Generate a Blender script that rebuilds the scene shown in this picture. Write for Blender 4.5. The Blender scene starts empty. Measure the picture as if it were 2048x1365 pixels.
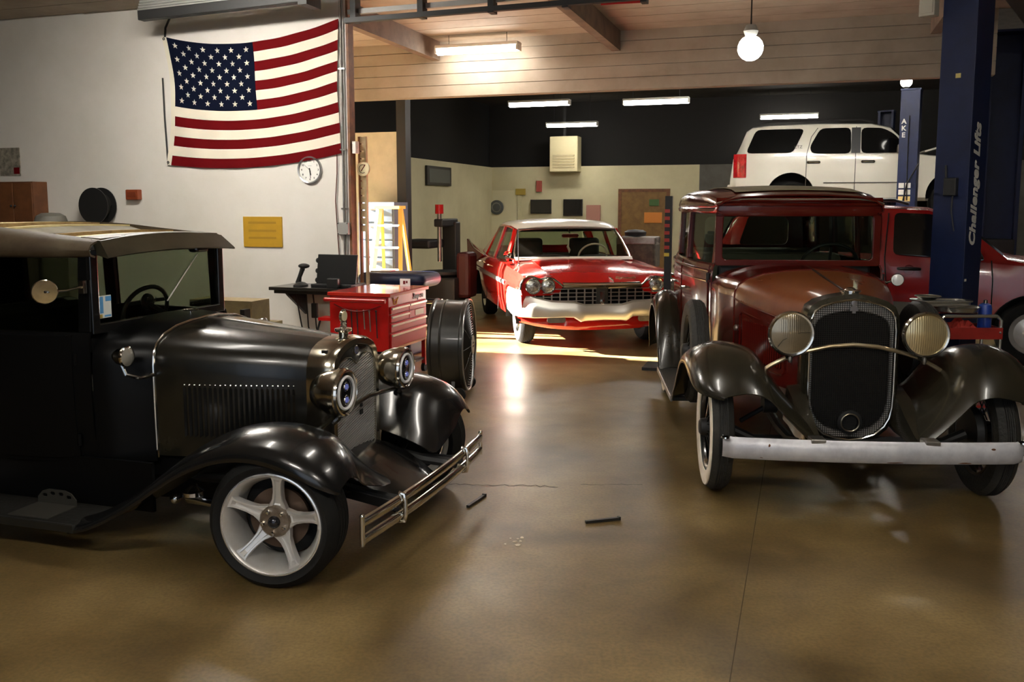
import bpy, bmesh, math, random
from mathutils import Matrix, Vector
random.seed(7)
PI = math.pi
SC = bpy.context.scene
COL = SC.collection

# ------------------------------------------------------------------ camera
FPX = 1800.0
TILT = math.radians(6.5)
cam_d = bpy.data.cameras.new('camera')
cam_d.sensor_width = 36.0
cam_d.lens = FPX * 36.0 / 2048.0
cam_d.shift_y = -(682.5 - (412 + FPX * math.tan(TILT))) / 2048.0
cam_d.clip_end = 200
cam = bpy.data.objects.new('camera', cam_d)
cam.location = (0, 0, 1.70)
cam.rotation_euler = (PI / 2 - TILT, 0, 0)
COL.objects.link(cam)
SC.camera = cam

# ------------------------------------------------------------------ world, sun, daylight, exposure
world = bpy.data.worlds.new('world')
SC.world = world
world.use_nodes = True
world.node_tree.nodes['Background'].inputs[0].default_value = (0.62, 0.78, 1.0, 1)
world.node_tree.nodes['Background'].inputs[1].default_value = 0.5
SC.view_settings.view_transform = 'Standard'
SC.view_settings.look = 'None'
SC.view_settings.gamma = 1.0
SC.view_settings.use_curve_mapping = False
SC.view_settings.exposure = 0.65

RHO = math.radians(-18.0)                       # the hall stands turned to the camera
RX, RY = (math.cos(RHO), math.sin(RHO)), (-math.sin(RHO), math.cos(RHO))
P0 = (-1.76, 9.80)
def room(a, d, z=0.0):
    return Vector((P0[0] + a * RX[0] + d * RY[0], P0[1] + a * RX[1] + d * RY[1], z))
M_ROOM = Matrix.Translation((P0[0], P0[1], 0)) @ Matrix.Rotation(RHO, 4, 'Z')

def light(kind, name, loc, energy, color, size=None, target=None, size_y=None):
    ld = bpy.data.lights.new(name, kind)
    ld.energy = energy
    ld.color = color
    if kind == 'AREA':
        ld.shape = 'RECTANGLE'
        ld.size = size
        ld.size_y = size_y or size
    o = bpy.data.objects.new(name, ld)
    o.location = loc
    if target is not None:
        o.rotation_euler = (Vector(target) - Vector(loc)).to_track_quat('-Z', 'Y').to_euler()
    COL.objects.link(o)
    return o
sun = light('SUN', 'sun', room(-14, 0.75, 6.6), 140.0, (1.0, 0.94, 0.86), target=room(1.7, 2.0, 0))
sun.data.angle = 0.012
# daylight falling in through the big open door at the camera's back
light('AREA', 'open_door_daylight', room(5.0, -13.6, 2.1), 16, (1.0, 0.93, 0.82), 6.0, room(3.0, 0, 1.0), 3.4)

# ------------------------------------------------------------------ materials
MATS = {}
def nt(name):
    m = bpy.data.materials.new(name)
    m.use_nodes = True
    t = m.node_tree
    return m, t, t.nodes['Principled BSDF']
def mat(name, col, rough=0.5, metal=0.0, coat=0.0, noise=None, bump=0.0, bscale=30.0, spec=0.5, emit=None, estr=0.0, nscale=6.0, rvar=0.0):
    """noise: second colour mixed in as cloudy wear"""
    if name in MATS:
        return MATS[name]
    m, t, b = nt(name)
    b.inputs['Base Color'].default_value = (*col, 1)
    b.inputs['Roughness'].default_value = rough
    b.inputs['Metallic'].default_value = metal
    b.inputs['Coat Weight'].default_value = coat
    b.inputs['Coat Roughness'].default_value = 0.06
    b.inputs['Specular IOR Level'].default_value = spec
    if emit:
        b.inputs['Emission Color'].default_value = (*emit, 1)
        b.inputs['Emission Strength'].default_value = estr
    if noise or bump or rvar:
        tc = t.nodes.new('ShaderNodeTexCoord')
    if noise or rvar:
        n = t.nodes.new('ShaderNodeTexNoise')
        n.inputs['Scale'].default_value = nscale
        n.inputs['Detail'].default_value = 6
        n.inputs['Roughness'].default_value = 0.62
        t.links.new(tc.outputs['Object'], n.inputs['Vector'])
        r = t.nodes.new('ShaderNodeValToRGB')
        r.color_ramp.elements[0].position = 0.40
        r.color_ramp.elements[1].position = 0.68
        t.links.new(n.outputs['Fac'], r.inputs['Fac'])
        if noise:
            mx = t.nodes.new('ShaderNodeMix')
            mx.data_type = 'RGBA'
            mx.inputs[6].default_value = (*col, 1)
            mx.inputs[7].default_value = (*noise, 1)
            t.links.new(r.outputs['Color'], mx.inputs[0])
            t.links.new(mx.outputs[2], b.inputs['Base Color'])
        if rvar:
            mr = t.nodes.new('ShaderNodeMath'); mr.operation = 'MULTIPLY_ADD'
            t.links.new(n.outputs['Fac'], mr.inputs[0])
            mr.inputs[1].default_value = 2.4 * rvar
            mr.inputs[2].default_value = rough - 1.2 * rvar
            t.links.new(mr.outputs[0], b.inputs['Roughness'])
    if bump:
        n2 = t.nodes.new('ShaderNodeTexNoise')
        n2.inputs['Scale'].default_value = bscale
        n2.inputs['Detail'].default_value = 5
        t.links.new(tc.outputs['Object'], n2.inputs['Vector'])
        bp = t.nodes.new('ShaderNodeBump')
        bp.inputs['Strength'].default_value = bump
        bp.inputs['Distance'].default_value = 0.01
        t.links.new(n2.outputs['Fac'], bp.inputs['Height'])
        t.links.new(bp.outputs['Normal'], b.inputs['Normal'])
    MATS[name] = m
    return m
def glass(name, tint=(0.8, 0.85, 0.8), gloss=0.02):
    if name in MATS:
        return MATS[name]
    m, t, b = nt(name)
    t.nodes.remove(b)
    tr = t.nodes.new('ShaderNodeBsdfTransparent')
    tr.inputs[0].default_value = (*tint, 1)
    gl = t.nodes.new('ShaderNodeBsdfGlossy')
    gl.inputs['Roughness'].default_value = gloss
    lw = t.nodes.new('ShaderNodeLayerWeight')
    pw = t.nodes.new('ShaderNodeMath'); pw.operation = 'POWER'; pw.inputs[1].default_value = 4.0
    ml = t.nodes.new('ShaderNodeMath'); ml.operation = 'MULTIPLY_ADD'; ml.inputs[1].default_value = 0.4; ml.inputs[2].default_value = 0.010
    t.links.new(lw.outputs['Facing'], pw.inputs[0]); t.links.new(pw.outputs[0], ml.inputs[0])
    mx = t.nodes.new('ShaderNodeMixShader')
    t.links.new(ml.outputs[0], mx.inputs[0])
    t.links.new(tr.outputs[0], mx.inputs[1])
    t.links.new(gl.outputs[0], mx.inputs[2])
    t.links.new(mx.outputs[0], t.nodes['Material Output'].inputs[0])
    MATS[name] = m
    return m
def emis(name, col, s):
    return mat(name, (0.8, 0.8, 0.8), 0.4, emit=col, estr=s)

def floor_material():
    m, t, b = nt('concrete_floor')
    N, Lk = t.nodes.new, t.links.new
    tc = N('ShaderNodeTexCoord')
    def noise(sc, det=6, dist=0.0):
        n = N('ShaderNodeTexNoise'); n.inputs['Scale'].default_value = sc
        n.inputs['Detail'].default_value = det; n.inputs['Distortion'].default_value = dist
        Lk(tc.outputs['Object'], n.inputs['Vector']); return n
    def ramp(src, p0, c0, p1, c1):
        r = N('ShaderNodeValToRGB')
        r.color_ramp.elements[0].position = p0; r.color_ramp.elements[0].color = (*c0, 1)
        r.color_ramp.elements[1].position = p1; r.color_ramp.elements[1].color = (*c1, 1)
        Lk(src, r.inputs['Fac']); return r
    base = ramp(noise(0.9, 7, 0.6).outputs['Fac'], 0.36, (0.100, 0.064, 0.021), 0.66, (0.275, 0.190, 0.080))
    spots = ramp(noise(5.5, 8, 0.3).outputs['Fac'], 0.30, (0.78, 0.76, 0.72), 0.62, (1, 1, 1))
    fine = ramp(noise(60, 4).outputs['Fac'], 0.28, (0.72, 0.72, 0.70), 0.62, (1.08, 1.08, 1.05))
    oil = ramp(noise(0.55, 3, 1.2).outputs['Fac'], 0.28, (0.62, 0.58, 0.52), 0.55, (1, 1, 1))
    cur = base
    for k in (spots, fine, oil):
        mx = N('ShaderNodeMix'); mx.data_type = 'RGBA'; mx.blend_type = 'MULTIPLY'; mx.inputs[0].default_value = 1
        Lk(cur.outputs[0] if cur is base else cur.outputs[2], mx.inputs[6]); Lk(k.outputs[0], mx.inputs[7]); cur = mx
    Lk(cur.outputs[2], b.inputs['Base Color'])
    rr = N('ShaderNodeMath'); rr.operation = 'MULTIPLY_ADD'; Lk(noise(2.2, 5).outputs['Fac'], rr.inputs[0])
    rr.inputs[1].default_value = 0.18; rr.inputs[2].default_value = 0.26
    Lk(rr.outputs[0], b.inputs['Roughness'])
    bp = N('ShaderNodeBump'); bp.inputs['Strength'].default_value = 0.12; bp.inputs['Distance'].default_value = 0.004
    Lk(noise(35, 6).outputs['Fac'], bp.inputs['Height']); Lk(bp.outputs[0], b.inputs['Normal'])
    return m

# ------------------------------------------------------------------ mesh helpers
def frame_of(ax):
    ax = Vector(ax).normalized()
    ref = Vector((0, 0, 1)) if abs(ax.z) < 0.9 else Vector((1, 0, 0))
    u = ref.cross(ax).normalized()
    return u, ax.cross(u), ax
class MB:
    def __init__(s, m=None):
        s.v = []; s.f = []; s.m = m
    def add(s, vs, fs):
        b = len(s.v)
        if s.m is not None:
            vs = [s.m @ Vector(p) for p in vs]
        s.v += [tuple(p) for p in vs]
        s.f += [tuple(b + i for i in f) for f in fs]
        return s
    def box(s, lo, hi):
        x0, y0, z0 = lo; x1, y1, z1 = hi
        return s.add([(x0, y0, z0), (x1, y0, z0), (x1, y1, z0), (x0, y1, z0), (x0, y0, z1), (x1, y0, z1), (x1, y1, z1), (x0, y1, z1)],
                     [(0, 3, 2, 1), (4, 5, 6, 7), (0, 1, 5, 4), (1, 2, 6, 5), (2, 3, 7, 6), (3, 0, 4, 7)])
    def beam(s, p0, p1, w, h, up=(0, 0, 1)):
        p0, p1 = Vector(p0), Vector(p1); ax = (p1 - p0).normalized()
        u = Vector(up).cross(ax)
        if u.length < 1e-4: u = Vector((1, 0, 0)).cross(ax)
        u.normalize(); v = ax.cross(u); vs = []
        for p in (p0, p1):
            for a, b in ((-1, -1), (1, -1), (1, 1), (-1, 1)):
                vs.append(p + u * (a * w / 2) + v * (b * h / 2))
        return s.add(vs, [(0, 3, 2, 1), (4, 5, 6, 7), (0, 1, 5, 4), (1, 2, 6, 5), (2, 3, 7, 6), (3, 0, 4, 7)])
    def grid(s, rows, cu=False, cv=False, cap0=False, cap1=False):
        n = len(rows[0]); R = len(rows); vs = [p for r in rows for p in r]; fs = []
        for i in range(R if cv else R - 1):
            i2 = (i + 1) % R
            for j in range(n if cu else n - 1):
                j2 = (j + 1) % n
                fs.append((i * n + j, i * n + j2, i2 * n + j2, i2 * n + j))
        if cap0: fs.append(tuple(range(n - 1, -1, -1)))
        if cap1: fs.append(tuple((R - 1) * n + j for j in range(n)))
        return s.add(vs, fs)
    def tube(s, pts, r, n=8, closed=False, flat=None):
        pts = [Vector(p) for p in pts]; K = len(pts); rows = []
        prev = None
        for i, p in enumerate(pts):
            a = pts[(i - 1) % K] if (closed or i > 0) else p
            b = pts[(i + 1) % K] if (closed or i < K - 1) else p
            d = (b - a).normalized()
            if prev is None: u, v, _ = frame_of(d)
            else:
                u = (prev - d * prev.dot(d)).normalized(); v = d.cross(u)
            prev = u
            rr = r[i] if isinstance(r, (list, tuple)) else r
            rows.append([p + u * (rr * math.cos(2 * PI * k / n)) + v * (rr * math.sin(2 * PI * k / n)) for k in range(n)])
        return s.grid(rows, cu=True, cv=closed, cap0=not closed, cap1=not closed)
    def cyl(s, p0, p1, r0, r1=None, n=16):
        u, v, ax = frame_of(Vector(p1) - Vector(p0)); r1 = r0 if r1 is None else r1; rows = []
        for p, r in ((Vector(p0), r0), (Vector(p1), r1)):
            rows.append([p + u * (r * math.cos(2 * PI * k / n)) + v * (r * math.sin(2 * PI * k / n)) for k in range(n)])
        return s.grid(rows, cu=True, cap0=True, cap1=True)
    def lathe(s, prof, o=(0, 0, 0), ax=(0, 0, 1), n=24, closed=False, caps=False, sy=1.0):
        """prof: (radius, height along ax)"""
        u, v, ax = frame_of(ax); o = Vector(o); rows = []
        for r, h in prof:
            rows.append([o + ax * h + u * (r * math.cos(2 * PI * k / n)) + v * (sy * r * math.sin(2 * PI * k / n)) for k in range(n)])
        return s.grid(rows, cu=True, cv=closed, cap0=caps and not closed, cap1=caps and not closed)
    def ball(s, c, r, n=12, sx=1, sy=1, sz=1):
        c = Vector(c); rows = []
        for i in range(n // 2 + 1):
            th = PI * i / (n // 2)
            rows.append([c + Vector((sx * r * math.sin(th) * math.cos(2 * PI * k / n), sy * r * math.sin(th) * math.sin(2 * PI * k / n), sz * r * math.cos(th))) for k in range(n)])
        return s.grid(rows, cu=True)
    def prism(s, poly, o, u, v, depth):
        """flat polygon (concave allowed) in the plane o,u,v given a thickness along u x v"""
        o, u, v = Vector(o), Vector(u), Vector(v); w = u.cross(v).normalized() * depth; n = len(poly)
        a = [o + u * p[0] + v * p[1] for p in poly]; b = [p + w for p in a]
        fs = [tuple(range(n - 1, -1, -1)), tuple(range(n, 2 * n))]
        fs += [(i, (i + 1) % n, n + (i + 1) % n, n + i) for i in range(n)]
        return s.add(a + b, fs)
    def ring(s, outer, inner, o, u, v, depth):
        """frame between two outlines with the same number of points"""
        o, u, v = Vector(o), Vector(u), Vector(v); w = u.cross(v).normalized() * depth
        P = lambda q: o + u * q[0] + v * q[1]
        rows = [[P(q) for q in outer], [P(q) for q in inner], [P(q) + w for q in inner], [P(q) + w for q in outer]]
        return s.grid(rows, cu=True, cv=True)
    def mesh(s, name, m, smooth=35):
        me = bpy.data.meshes.new(name)
        me.from_pydata(s.v, [], s.f)
        bm = bmesh.new(); bm.from_mesh(me)
        bmesh.ops.remove_doubles(bm, verts=bm.verts, dist=1e-5)
        bmesh.ops.recalc_face_normals(bm, faces=bm.faces)
        bm.to_mesh(me); bm.free()
        me.materials.append(m)
        if smooth:
            me.polygons.foreach_set('use_smooth', [True] * len(me.polygons))
            me.set_sharp_from_angle(angle=math.radians(smooth))
        return me
    def obj(s, name, m, parent=None, smooth=35, solid=0, sub=0, bevel=0, bseg=2, offset=0):
        return put(name, s.mesh(name, m, smooth), parent, solid, sub, bevel, bseg, offset)
def put(name, me, parent=None, solid=0, sub=0, bevel=0, bseg=2, offset=0, loc=None, rot=None):
    o = bpy.data.objects.new(name, me)
    COL.objects.link(o)
    if parent is not None: o.parent = parent
    if loc is not None: o.location = loc
    if rot is not None: o.rotation_euler = rot
    if sub:
        q = o.modifiers.new('smooth', 'SUBSURF'); q.levels = sub; q.render_levels = sub
    if solid:
        q = o.modifiers.new('thick', 'SOLIDIFY'); q.thickness = solid; q.offset = offset
        q = o.modifiers.new('crisp', 'EDGE_SPLIT'); q.split_angle = math.radians(55)
    if bevel:
        q = o.modifiers.new('bevel', 'BEVEL'); q.width = bevel; q.segments = bseg; q.limit_method = 'ANGLE'
    return o
def tag(o, label=None, cat=None, group=None, kind=None):
    if label: o['label'] = label
    if cat: o['category'] = cat
    if group: o['group'] = group
    if kind: o['kind'] = kind
    return o
def thing(name, label, cat, loc=(0, 0, 0), rz=0.0, group=None):
    o = bpy.data.objects.new(name, None)
    o.empty_display_size = 0.2
    COL.objects.link(o)
    o.location = loc; o.rotation_euler = (0, 0, rz)
    return tag(o, label, cat, group)
def struct(name, mb, m, smooth=0, **k):
    o = mb.obj(name, m, None, smooth, **k)
    o['kind'] = 'structure'
    return o
def copy_tree(o, parent=None):
    c = o.copy(); COL.objects.link(c)
    if parent is not None: c.parent = parent
    for ch in list(o.children):
        copy_tree(ch, c)
    return c
def carve(o, cutter):
    """cut the cutter volume out of the mesh for good"""
    tmp = cutter.obj('cutter', o.data.materials[0], None, 0)
    q = o.modifiers.new('cut', 'BOOLEAN'); q.operation = 'DIFFERENCE'; q.object = tmp; q.solver = 'EXACT'
    tmp.parent = o.parent
    bpy.context.view_layer.update()
    dg = bpy.context.evaluated_depsgraph_get()
    me = bpy.data.meshes.new_from_object(o.evaluated_get(dg))
    o.modifiers.clear(); o.data = me
    bpy.data.objects.remove(tmp)
    me.polygons.foreach_set('use_smooth', [True] * len(me.polygons))
    me.set_sharp_from_angle(angle=math.radians(35))
    return o
def text(name, s, size, m, parent, o, u, v, depth=0.002, align='CENTER', bold=0.0, shear=0.0, space=1.0):
    """raised lettering in the plane o,u,v"""
    c = bpy.data.curves.new(name, 'FONT')
    c.body = s; c.size = size; c.extrude = depth; c.align_x = align; c.align_y = 'CENTER'
    c.offset = bold; c.shear = shear; c.space_character = space; c.resolution_u = 3
    t = bpy.data.objects.new(name, c); COL.objects.link(t)
    bpy.context.view_layer.update()
    me = bpy.data.meshes.new_from_object(t.evaluated_get(bpy.context.evaluated_depsgraph_get()))
    bpy.data.objects.remove(t)
    me.materials.clear(); me.materials.append(m)
    u, v = Vector(u).normalized(), Vector(v).normalized(); w = u.cross(v)
    ob = put(name, me, parent)
    mt = Matrix(((u.x, v.x, w.x, o[0]), (u.y, v.y, w.y, o[1]), (u.z, v.z, w.z, o[2]), (0, 0, 0, 1)))
    ob.matrix_local = mt
    return ob
def wheel_well(root, x, s, y0, zc, r, depth, m):
    """dark half-drum lining a wheel opening"""
    b = MB(); A = [math.radians(-8 + 196 * k / 20) for k in range(21)]
    b.grid([[(x + r * math.cos(a), s * y, zc + r * math.sin(a)) for a in A] for y in (y0, y0 + depth)])
    b.grid([[(x + r * math.cos(a), s * y0, zc + r * math.sin(a)) for a in A], [(x, s * y0, zc) for a in A]])
    return b.obj('wheel_well', m, root, 50)
def arc(cx, cy, r, a0, a1, n, sy=1.0):
    return [(cx + r * math.cos(math.radians(a0 + (a1 - a0) * i / n)), cy + sy * r * math.sin(math.radians(a0 + (a1 - a0) * i / n))) for i in range(n + 1)]
def rrect(x0, y0, x1, y1, r, n=4):
    p = []
    for cx, cy, a in ((x1 - r, y1 - r, 0), (x0 + r, y1 - r, 90), (x0 + r, y0 + r, 180), (x1 - r, y0 + r, 270)):
        p += arc(cx, cy, r, a, a + 90, n)
    return p
def lerp(a, b, t): return a + (b - a) * t
def curve_at(keys, t):
    """piecewise smooth interpolation of tuples: keys [(t, v0, v1..)]"""
    if t <= keys[0][0]: return keys[0][1:]
    for k in range(len(keys) - 1):
        if t <= keys[k + 1][0]:
            t0, t1 = keys[k][0], keys[k + 1][0]; s = (t - t0) / (t1 - t0)
            res = []
            for c in range(1, len(keys[0])):
                p1, p2 = keys[k][c], keys[k + 1][c]
                p0 = keys[k - 1][c] if k > 0 else p1
                p3 = keys[k + 2][c] if k + 2 < len(keys) else p2
                ta = t0 - (keys[k - 1][0] if k > 0 else t0 - (t1 - t0)); tb = (keys[k + 2][0] if k + 2 < len(keys) else t1 + (t1 - t0)) - t1
                m1 = (p2 - p0) / (t1 - t0 + ta) * (t1 - t0); m2 = (p3 - p1) / (t1 - t0 + tb) * (t1 - t0)
                res.append((2 * s ** 3 - 3 * s ** 2 + 1) * p1 + (s ** 3 - 2 * s ** 2 + s) * m1 + (-2 * s ** 3 + 3 * s ** 2) * p2 + (s ** 3 - s ** 2) * m2)
            return tuple(res)
    return keys[-1][1:]

# shared materials
BODYB = mat('black_body_paint', (0.003, 0.003, 0.003), 0.34, spec=0.12)
BLACK = mat('black_paint', (0.006, 0.006, 0.006), 0.22, coat=0.35, rvar=0.07, nscale=9)
DUSTY = mat('dusty_black_paint', (0.020, 0.017, 0.010), 0.30, coat=0.2, noise=(0.045, 0.038, 0.022), rvar=0.1, nscale=5)
RUBBER = mat('tyre_rubber', (0.008, 0.008, 0.008), 0.75, spec=0.2, noise=(0.013, 0.0125, 0.011), bump=0.15, bscale=60)
CHROME = mat('chrome', (0.78, 0.76, 0.70), 0.10, metal=1.0, rvar=0.05, nscale=14)
STEEL = mat('dull_steel', (0.42, 0.41, 0.39), 0.36, metal=1.0, noise=(0.28, 0.25, 0.21), nscale=8)
DARK = mat('dark_metal', (0.02, 0.02, 0.02), 0.5, metal=0.3)
PITCH = mat('black_void', (0.004, 0.004, 0.004), 0.9)
BPLAST = mat('black_plastic', (0.012, 0.012, 0.012), 0.42)
WHITE = mat('white_paint', (0.78, 0.76, 0.70), 0.45)
RED = mat('toolbox_red', (0.46, 0.006, 0.006), 0.32, coat=0.3, noise=(0.36, 0.008, 0.006))
GREY = mat('grey_metal', (0.33, 0.33, 0.31), 0.5, metal=0.2)
GLASS = glass('window_glass', (0.80, 0.84, 0.78))
BROWNWOOD = mat('brown_wood', (0.19, 0.075, 0.025), 0.6, noise=(0.11, 0.045, 0.02), nscale=12)

# ------------------------------------------------------------------ the hall
FLOORM = floor_material()
WALLM = mat('white_wall_paint', (0.72, 0.69, 0.64), 0.6, noise=(0.64, 0.61, 0.55), bump=0.12, bscale=18, nscale=0.9)
CEILM = mat('white_ceiling_boards', (0.34, 0.285, 0.225), 0.75, noise=(0.26, 0.215, 0.165), bump=0.2, bscale=12, nscale=2.0)
DCEIL = mat('dark_ceiling', (0.05, 0.045, 0.04), 0.9, noise=(0.03, 0.028, 0.025))
CREAM = mat('cream_wall_paint', (0.62, 0.57, 0.36), 0.7, noise=(0.52, 0.47, 0.29), nscale=0.8)
BLOCKW = mat('grey_block_wall', (0.12, 0.115, 0.10), 0.8, noise=(0.09, 0.085, 0.07), nscale=3)
R = lambda: MB(M_ROOM)

fl = MB()                                         # slabs of concrete split by sawn joints
A0, A1, D0, D1 = -8.5, 13.5, -14.0, 14.4
slab_a = [A0, -4.3, 0.1, 4.5, 8.9, A1]; slab_d = [D0, -9.5, 3.0, 9.0, D1]
J = 0.0025
for i in range(5):
    for k in range(4):
        fl.m = M_ROOM
        fl.box((slab_a[i] + J, slab_d[k] + J, -0.12), (slab_a[i + 1] - J, slab_d[k + 1] - J, 0))
floor = struct('floor', fl, FLOORM)
jt = R(); jt.box((A0, D0, -0.125), (A1, D1, -0.003))
o = jt.obj('joint_filler', mat('joint_filler', (0.085, 0.065, 0.04), 0.9), floor, 0)
# hairline crack running across the slab: a slightly proud dark seam of filler
def crack(pts, w):
    c = MB()
    L_, R_ = [], []
    for i, p in enumerate(pts):
        q = pts[min(i + 1, len(pts) - 1)]; r = pts[max(i - 1, 0)]
        d = Vector((q[0] - r[0], q[1] - r[1], 0)).normalized(); nn = Vector((-d.y, d.x, 0)); ww = w * random.uniform(0.3, 1.0)
        L_.append(Vector((p[0], p[1], 0.0012)) + nn * ww); R_.append(Vector((p[0], p[1], 0.0012)) - nn * ww)
    c.grid([L_, R_])
    c.obj('floor_crack', mat('joint_dirt', (0.03, 0.025, 0.018), 0.9), floor, 0)
pts = []
for i in range(26):
    t = i / 25
    pts.append((lerp(-0.40, 0.28, t), lerp(5.38, 5.32, t) + random.uniform(-0.02, 0.02)))
crack(pts, 0.006)
crack([(lerp(0.42, 0.80, i / 12), 5.36 + random.uniform(-0.012, 0.012)) for i in range(13)], 0.004)

CZ = 3.95
w = R(); w.box((A0, 0, 0), (0, 0.11, CZ)); w.box((A0, 0.11, 0), (-3.4, 0.24, CZ)); wall_flag = struct('wall_left', w, WALLM)
w = R(); w.box((0.0, -0.004, 0), (0.028, 0.112, CZ)); struct('trim_1', w, BROWNWOOD)
w = R(); w.box((A0, D0, 0), (A0 + 0.2, 0, CZ)); struct('wall_side', w, mat('darkened_side_wall', (0.16, 0.15, 0.13), 0.7))  # unseen wall darkened to cut its reflection in the car paint
w = R(); w.box((A1 - 0.2, D0, 0), (A1, D1, 4.6)); struct('wall_right', w, BLOCKW)
# unseen wall behind the camera, darkened to cut reflections, pierced by the big open door
w = R(); w.box((A0, D0, 0), (1.5, D0 + 0.2, CZ)); w.box((8.5, D0, 0), (A1, D0 + 0.2, CZ)); w.box((1.5, D0, 3.8), (8.5, D0 + 0.2, CZ)); struct('wall_behind', w, mat('darkened_rear_wall', (0.035, 0.03, 0.025), 0.8))
w = R(); w.box((A0, D0, CZ), (A1, 0.24, CZ + 0.15)); w.box((-3.6, 0.24, CZ), (A1, 3.1, CZ + 0.15)); ceil = struct('ceiling', w, CEILM)
w = R(); w.box((-3.6, 3.1, 4.35), (A1, D1, 4.5)); struct('ceiling_bay', w, DCEIL)
# dropped header of painted boards between the two halves of the hall
hd = R(); hd.box((-3.6, 2.95, 3.19), (6.7, 3.1, 4.5)); hd.box((6.7, 2.95, CZ), (A1, 3.1, 4.5)); header = struct('wall_header', hd, CEILM)
for k in range(5):
    b = R(); z0 = 3.19 + k * 0.152
    b.box((-3.3, 2.93, z0 + 0.004), (6.7, 2.95, z0 + 0.148)); b.obj('plank', CEILM, header, 0)
# boards of the ceiling
cb = None
for k in range(12):
    b = R(); d0 = -2.2 + k * 0.43
    b.box(((A0 + 0.2) if d0 < -0.2 else -3.4, d0 + 0.008, CZ - 0.02), (A1 - 0.2, d0 + 0.422, CZ)); b.obj('plank', CEILM, ceil, 0)
# wooden purlins under the near ceiling
for n, a in enumerate((-0.25, 2.25, 6.0, 9.8)):
    w = R(); w.box((a, 0.15 if n == 0 else -9.0, 3.68), (a + 0.11, 2.93, 3.93))
    struct('trim_%d' % (n + 2), w, mat('purlin_wood', (0.16, 0.11, 0.075), 0.8, noise=(0.10, 0.07, 0.05), nscale=5))
# side wall of the rear bay with the sunlit doorway
w = R()
w.box((-3.6, 0.24, 0), (-3.4, 0.30, 4.4)); w.box((-3.6, 2.45, 0), (-3.4, D1, 2.72)); w.box((-3.6, 2.45, 2.72), (-3.4, 3.05, 4.4)); w.box((-3.6, 0.30, 3.1), (-3.4, 2.45, 4.4))
for y in (2.06, 2.24):
    w.box((-3.53, y, 0), (-3.47, y + 0.07, 3.1))
wl = struct('wall_bay', w, CREAM)
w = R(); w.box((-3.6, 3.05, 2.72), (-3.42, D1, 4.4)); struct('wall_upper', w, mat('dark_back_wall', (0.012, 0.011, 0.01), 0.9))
w = R(); w.box((-3.4, 3.1, 0), (-0.88, 3.2, 2.75)); w.box((-3.4, 3.085, 1.20), (-0.88, 3.1, 1.24)); struct('wall_partition', w, mat('beige_panel', (0.46, 0.42, 0.30), 0.7, noise=(0.40, 0.36, 0.26)))
w = R(); w.box((-0.88, 3.08, 0), (-0.74, 3.26, 4.35)); struct('trim_6', w, DARK)
w = R(); w.box((-3.4, 7.6, 0), (-3.15, 13.8, 2.70)); struct('wall_office', w, CREAM)
w = R(); w.box((-3.4, 13.7, 0), (2.2, 13.9, 2.70)); struct('wall_far', w, CREAM)
w = R(); w.box((2.2, 13.7, 0), (A1, 13.9, 2.70)); struct('wall_block', w, BLOCKW)
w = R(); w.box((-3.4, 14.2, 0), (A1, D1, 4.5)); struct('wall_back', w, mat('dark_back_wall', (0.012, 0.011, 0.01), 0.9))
# bricks of the grey block wall right of the cream wall

# ------------------------------------------------------------------ wheels
def tyre_profile(R, rim, W, grooves=4, shoulder=0.03, gw=0.007, gd=0.007):
    h = W / 2
    p = [(rim, -h + 0.03), (rim + 0.012, -h + 0.008), (lerp(rim, R, 0.5), -h - 0.006), (R - shoulder, -h + 0.004), (R - 0.008, -h + shoulder)]
    a, b = -h + shoulder + 0.012, h - shoulder - 0.012
    for i in range(grooves):
        c = lerp(a, b, (i + 0.5) / grooves)
        p += [(R, c - gw), (R - gd, c - gw * 0.6), (R - gd, c + gw * 0.6), (R, c + gw)]
    p += [(R - 0.008, h - shoulder), (R - shoulder, h - 0.004), (lerp(rim, R, 0.5), h + 0.006), (rim + 0.012, h - 0.008), (rim, h - 0.03)]
    return p
AXO = (0, -1, 0)
CACHE = {}
def cached(key, fn):
    if key not in CACHE: CACHE[key] = fn()
    return CACHE[key]
SILVER = mat('silver_wheel_paint', (0.66, 0.65, 0.63), 0.33, metal=0.55, noise=(0.56, 0.53, 0.48), nscale=7)
HUBM = mat('tarnished_hub', (0.35, 0.30, 0.25), 0.34, metal=0.9, noise=(0.22, 0.17, 0.12), nscale=22)

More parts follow.
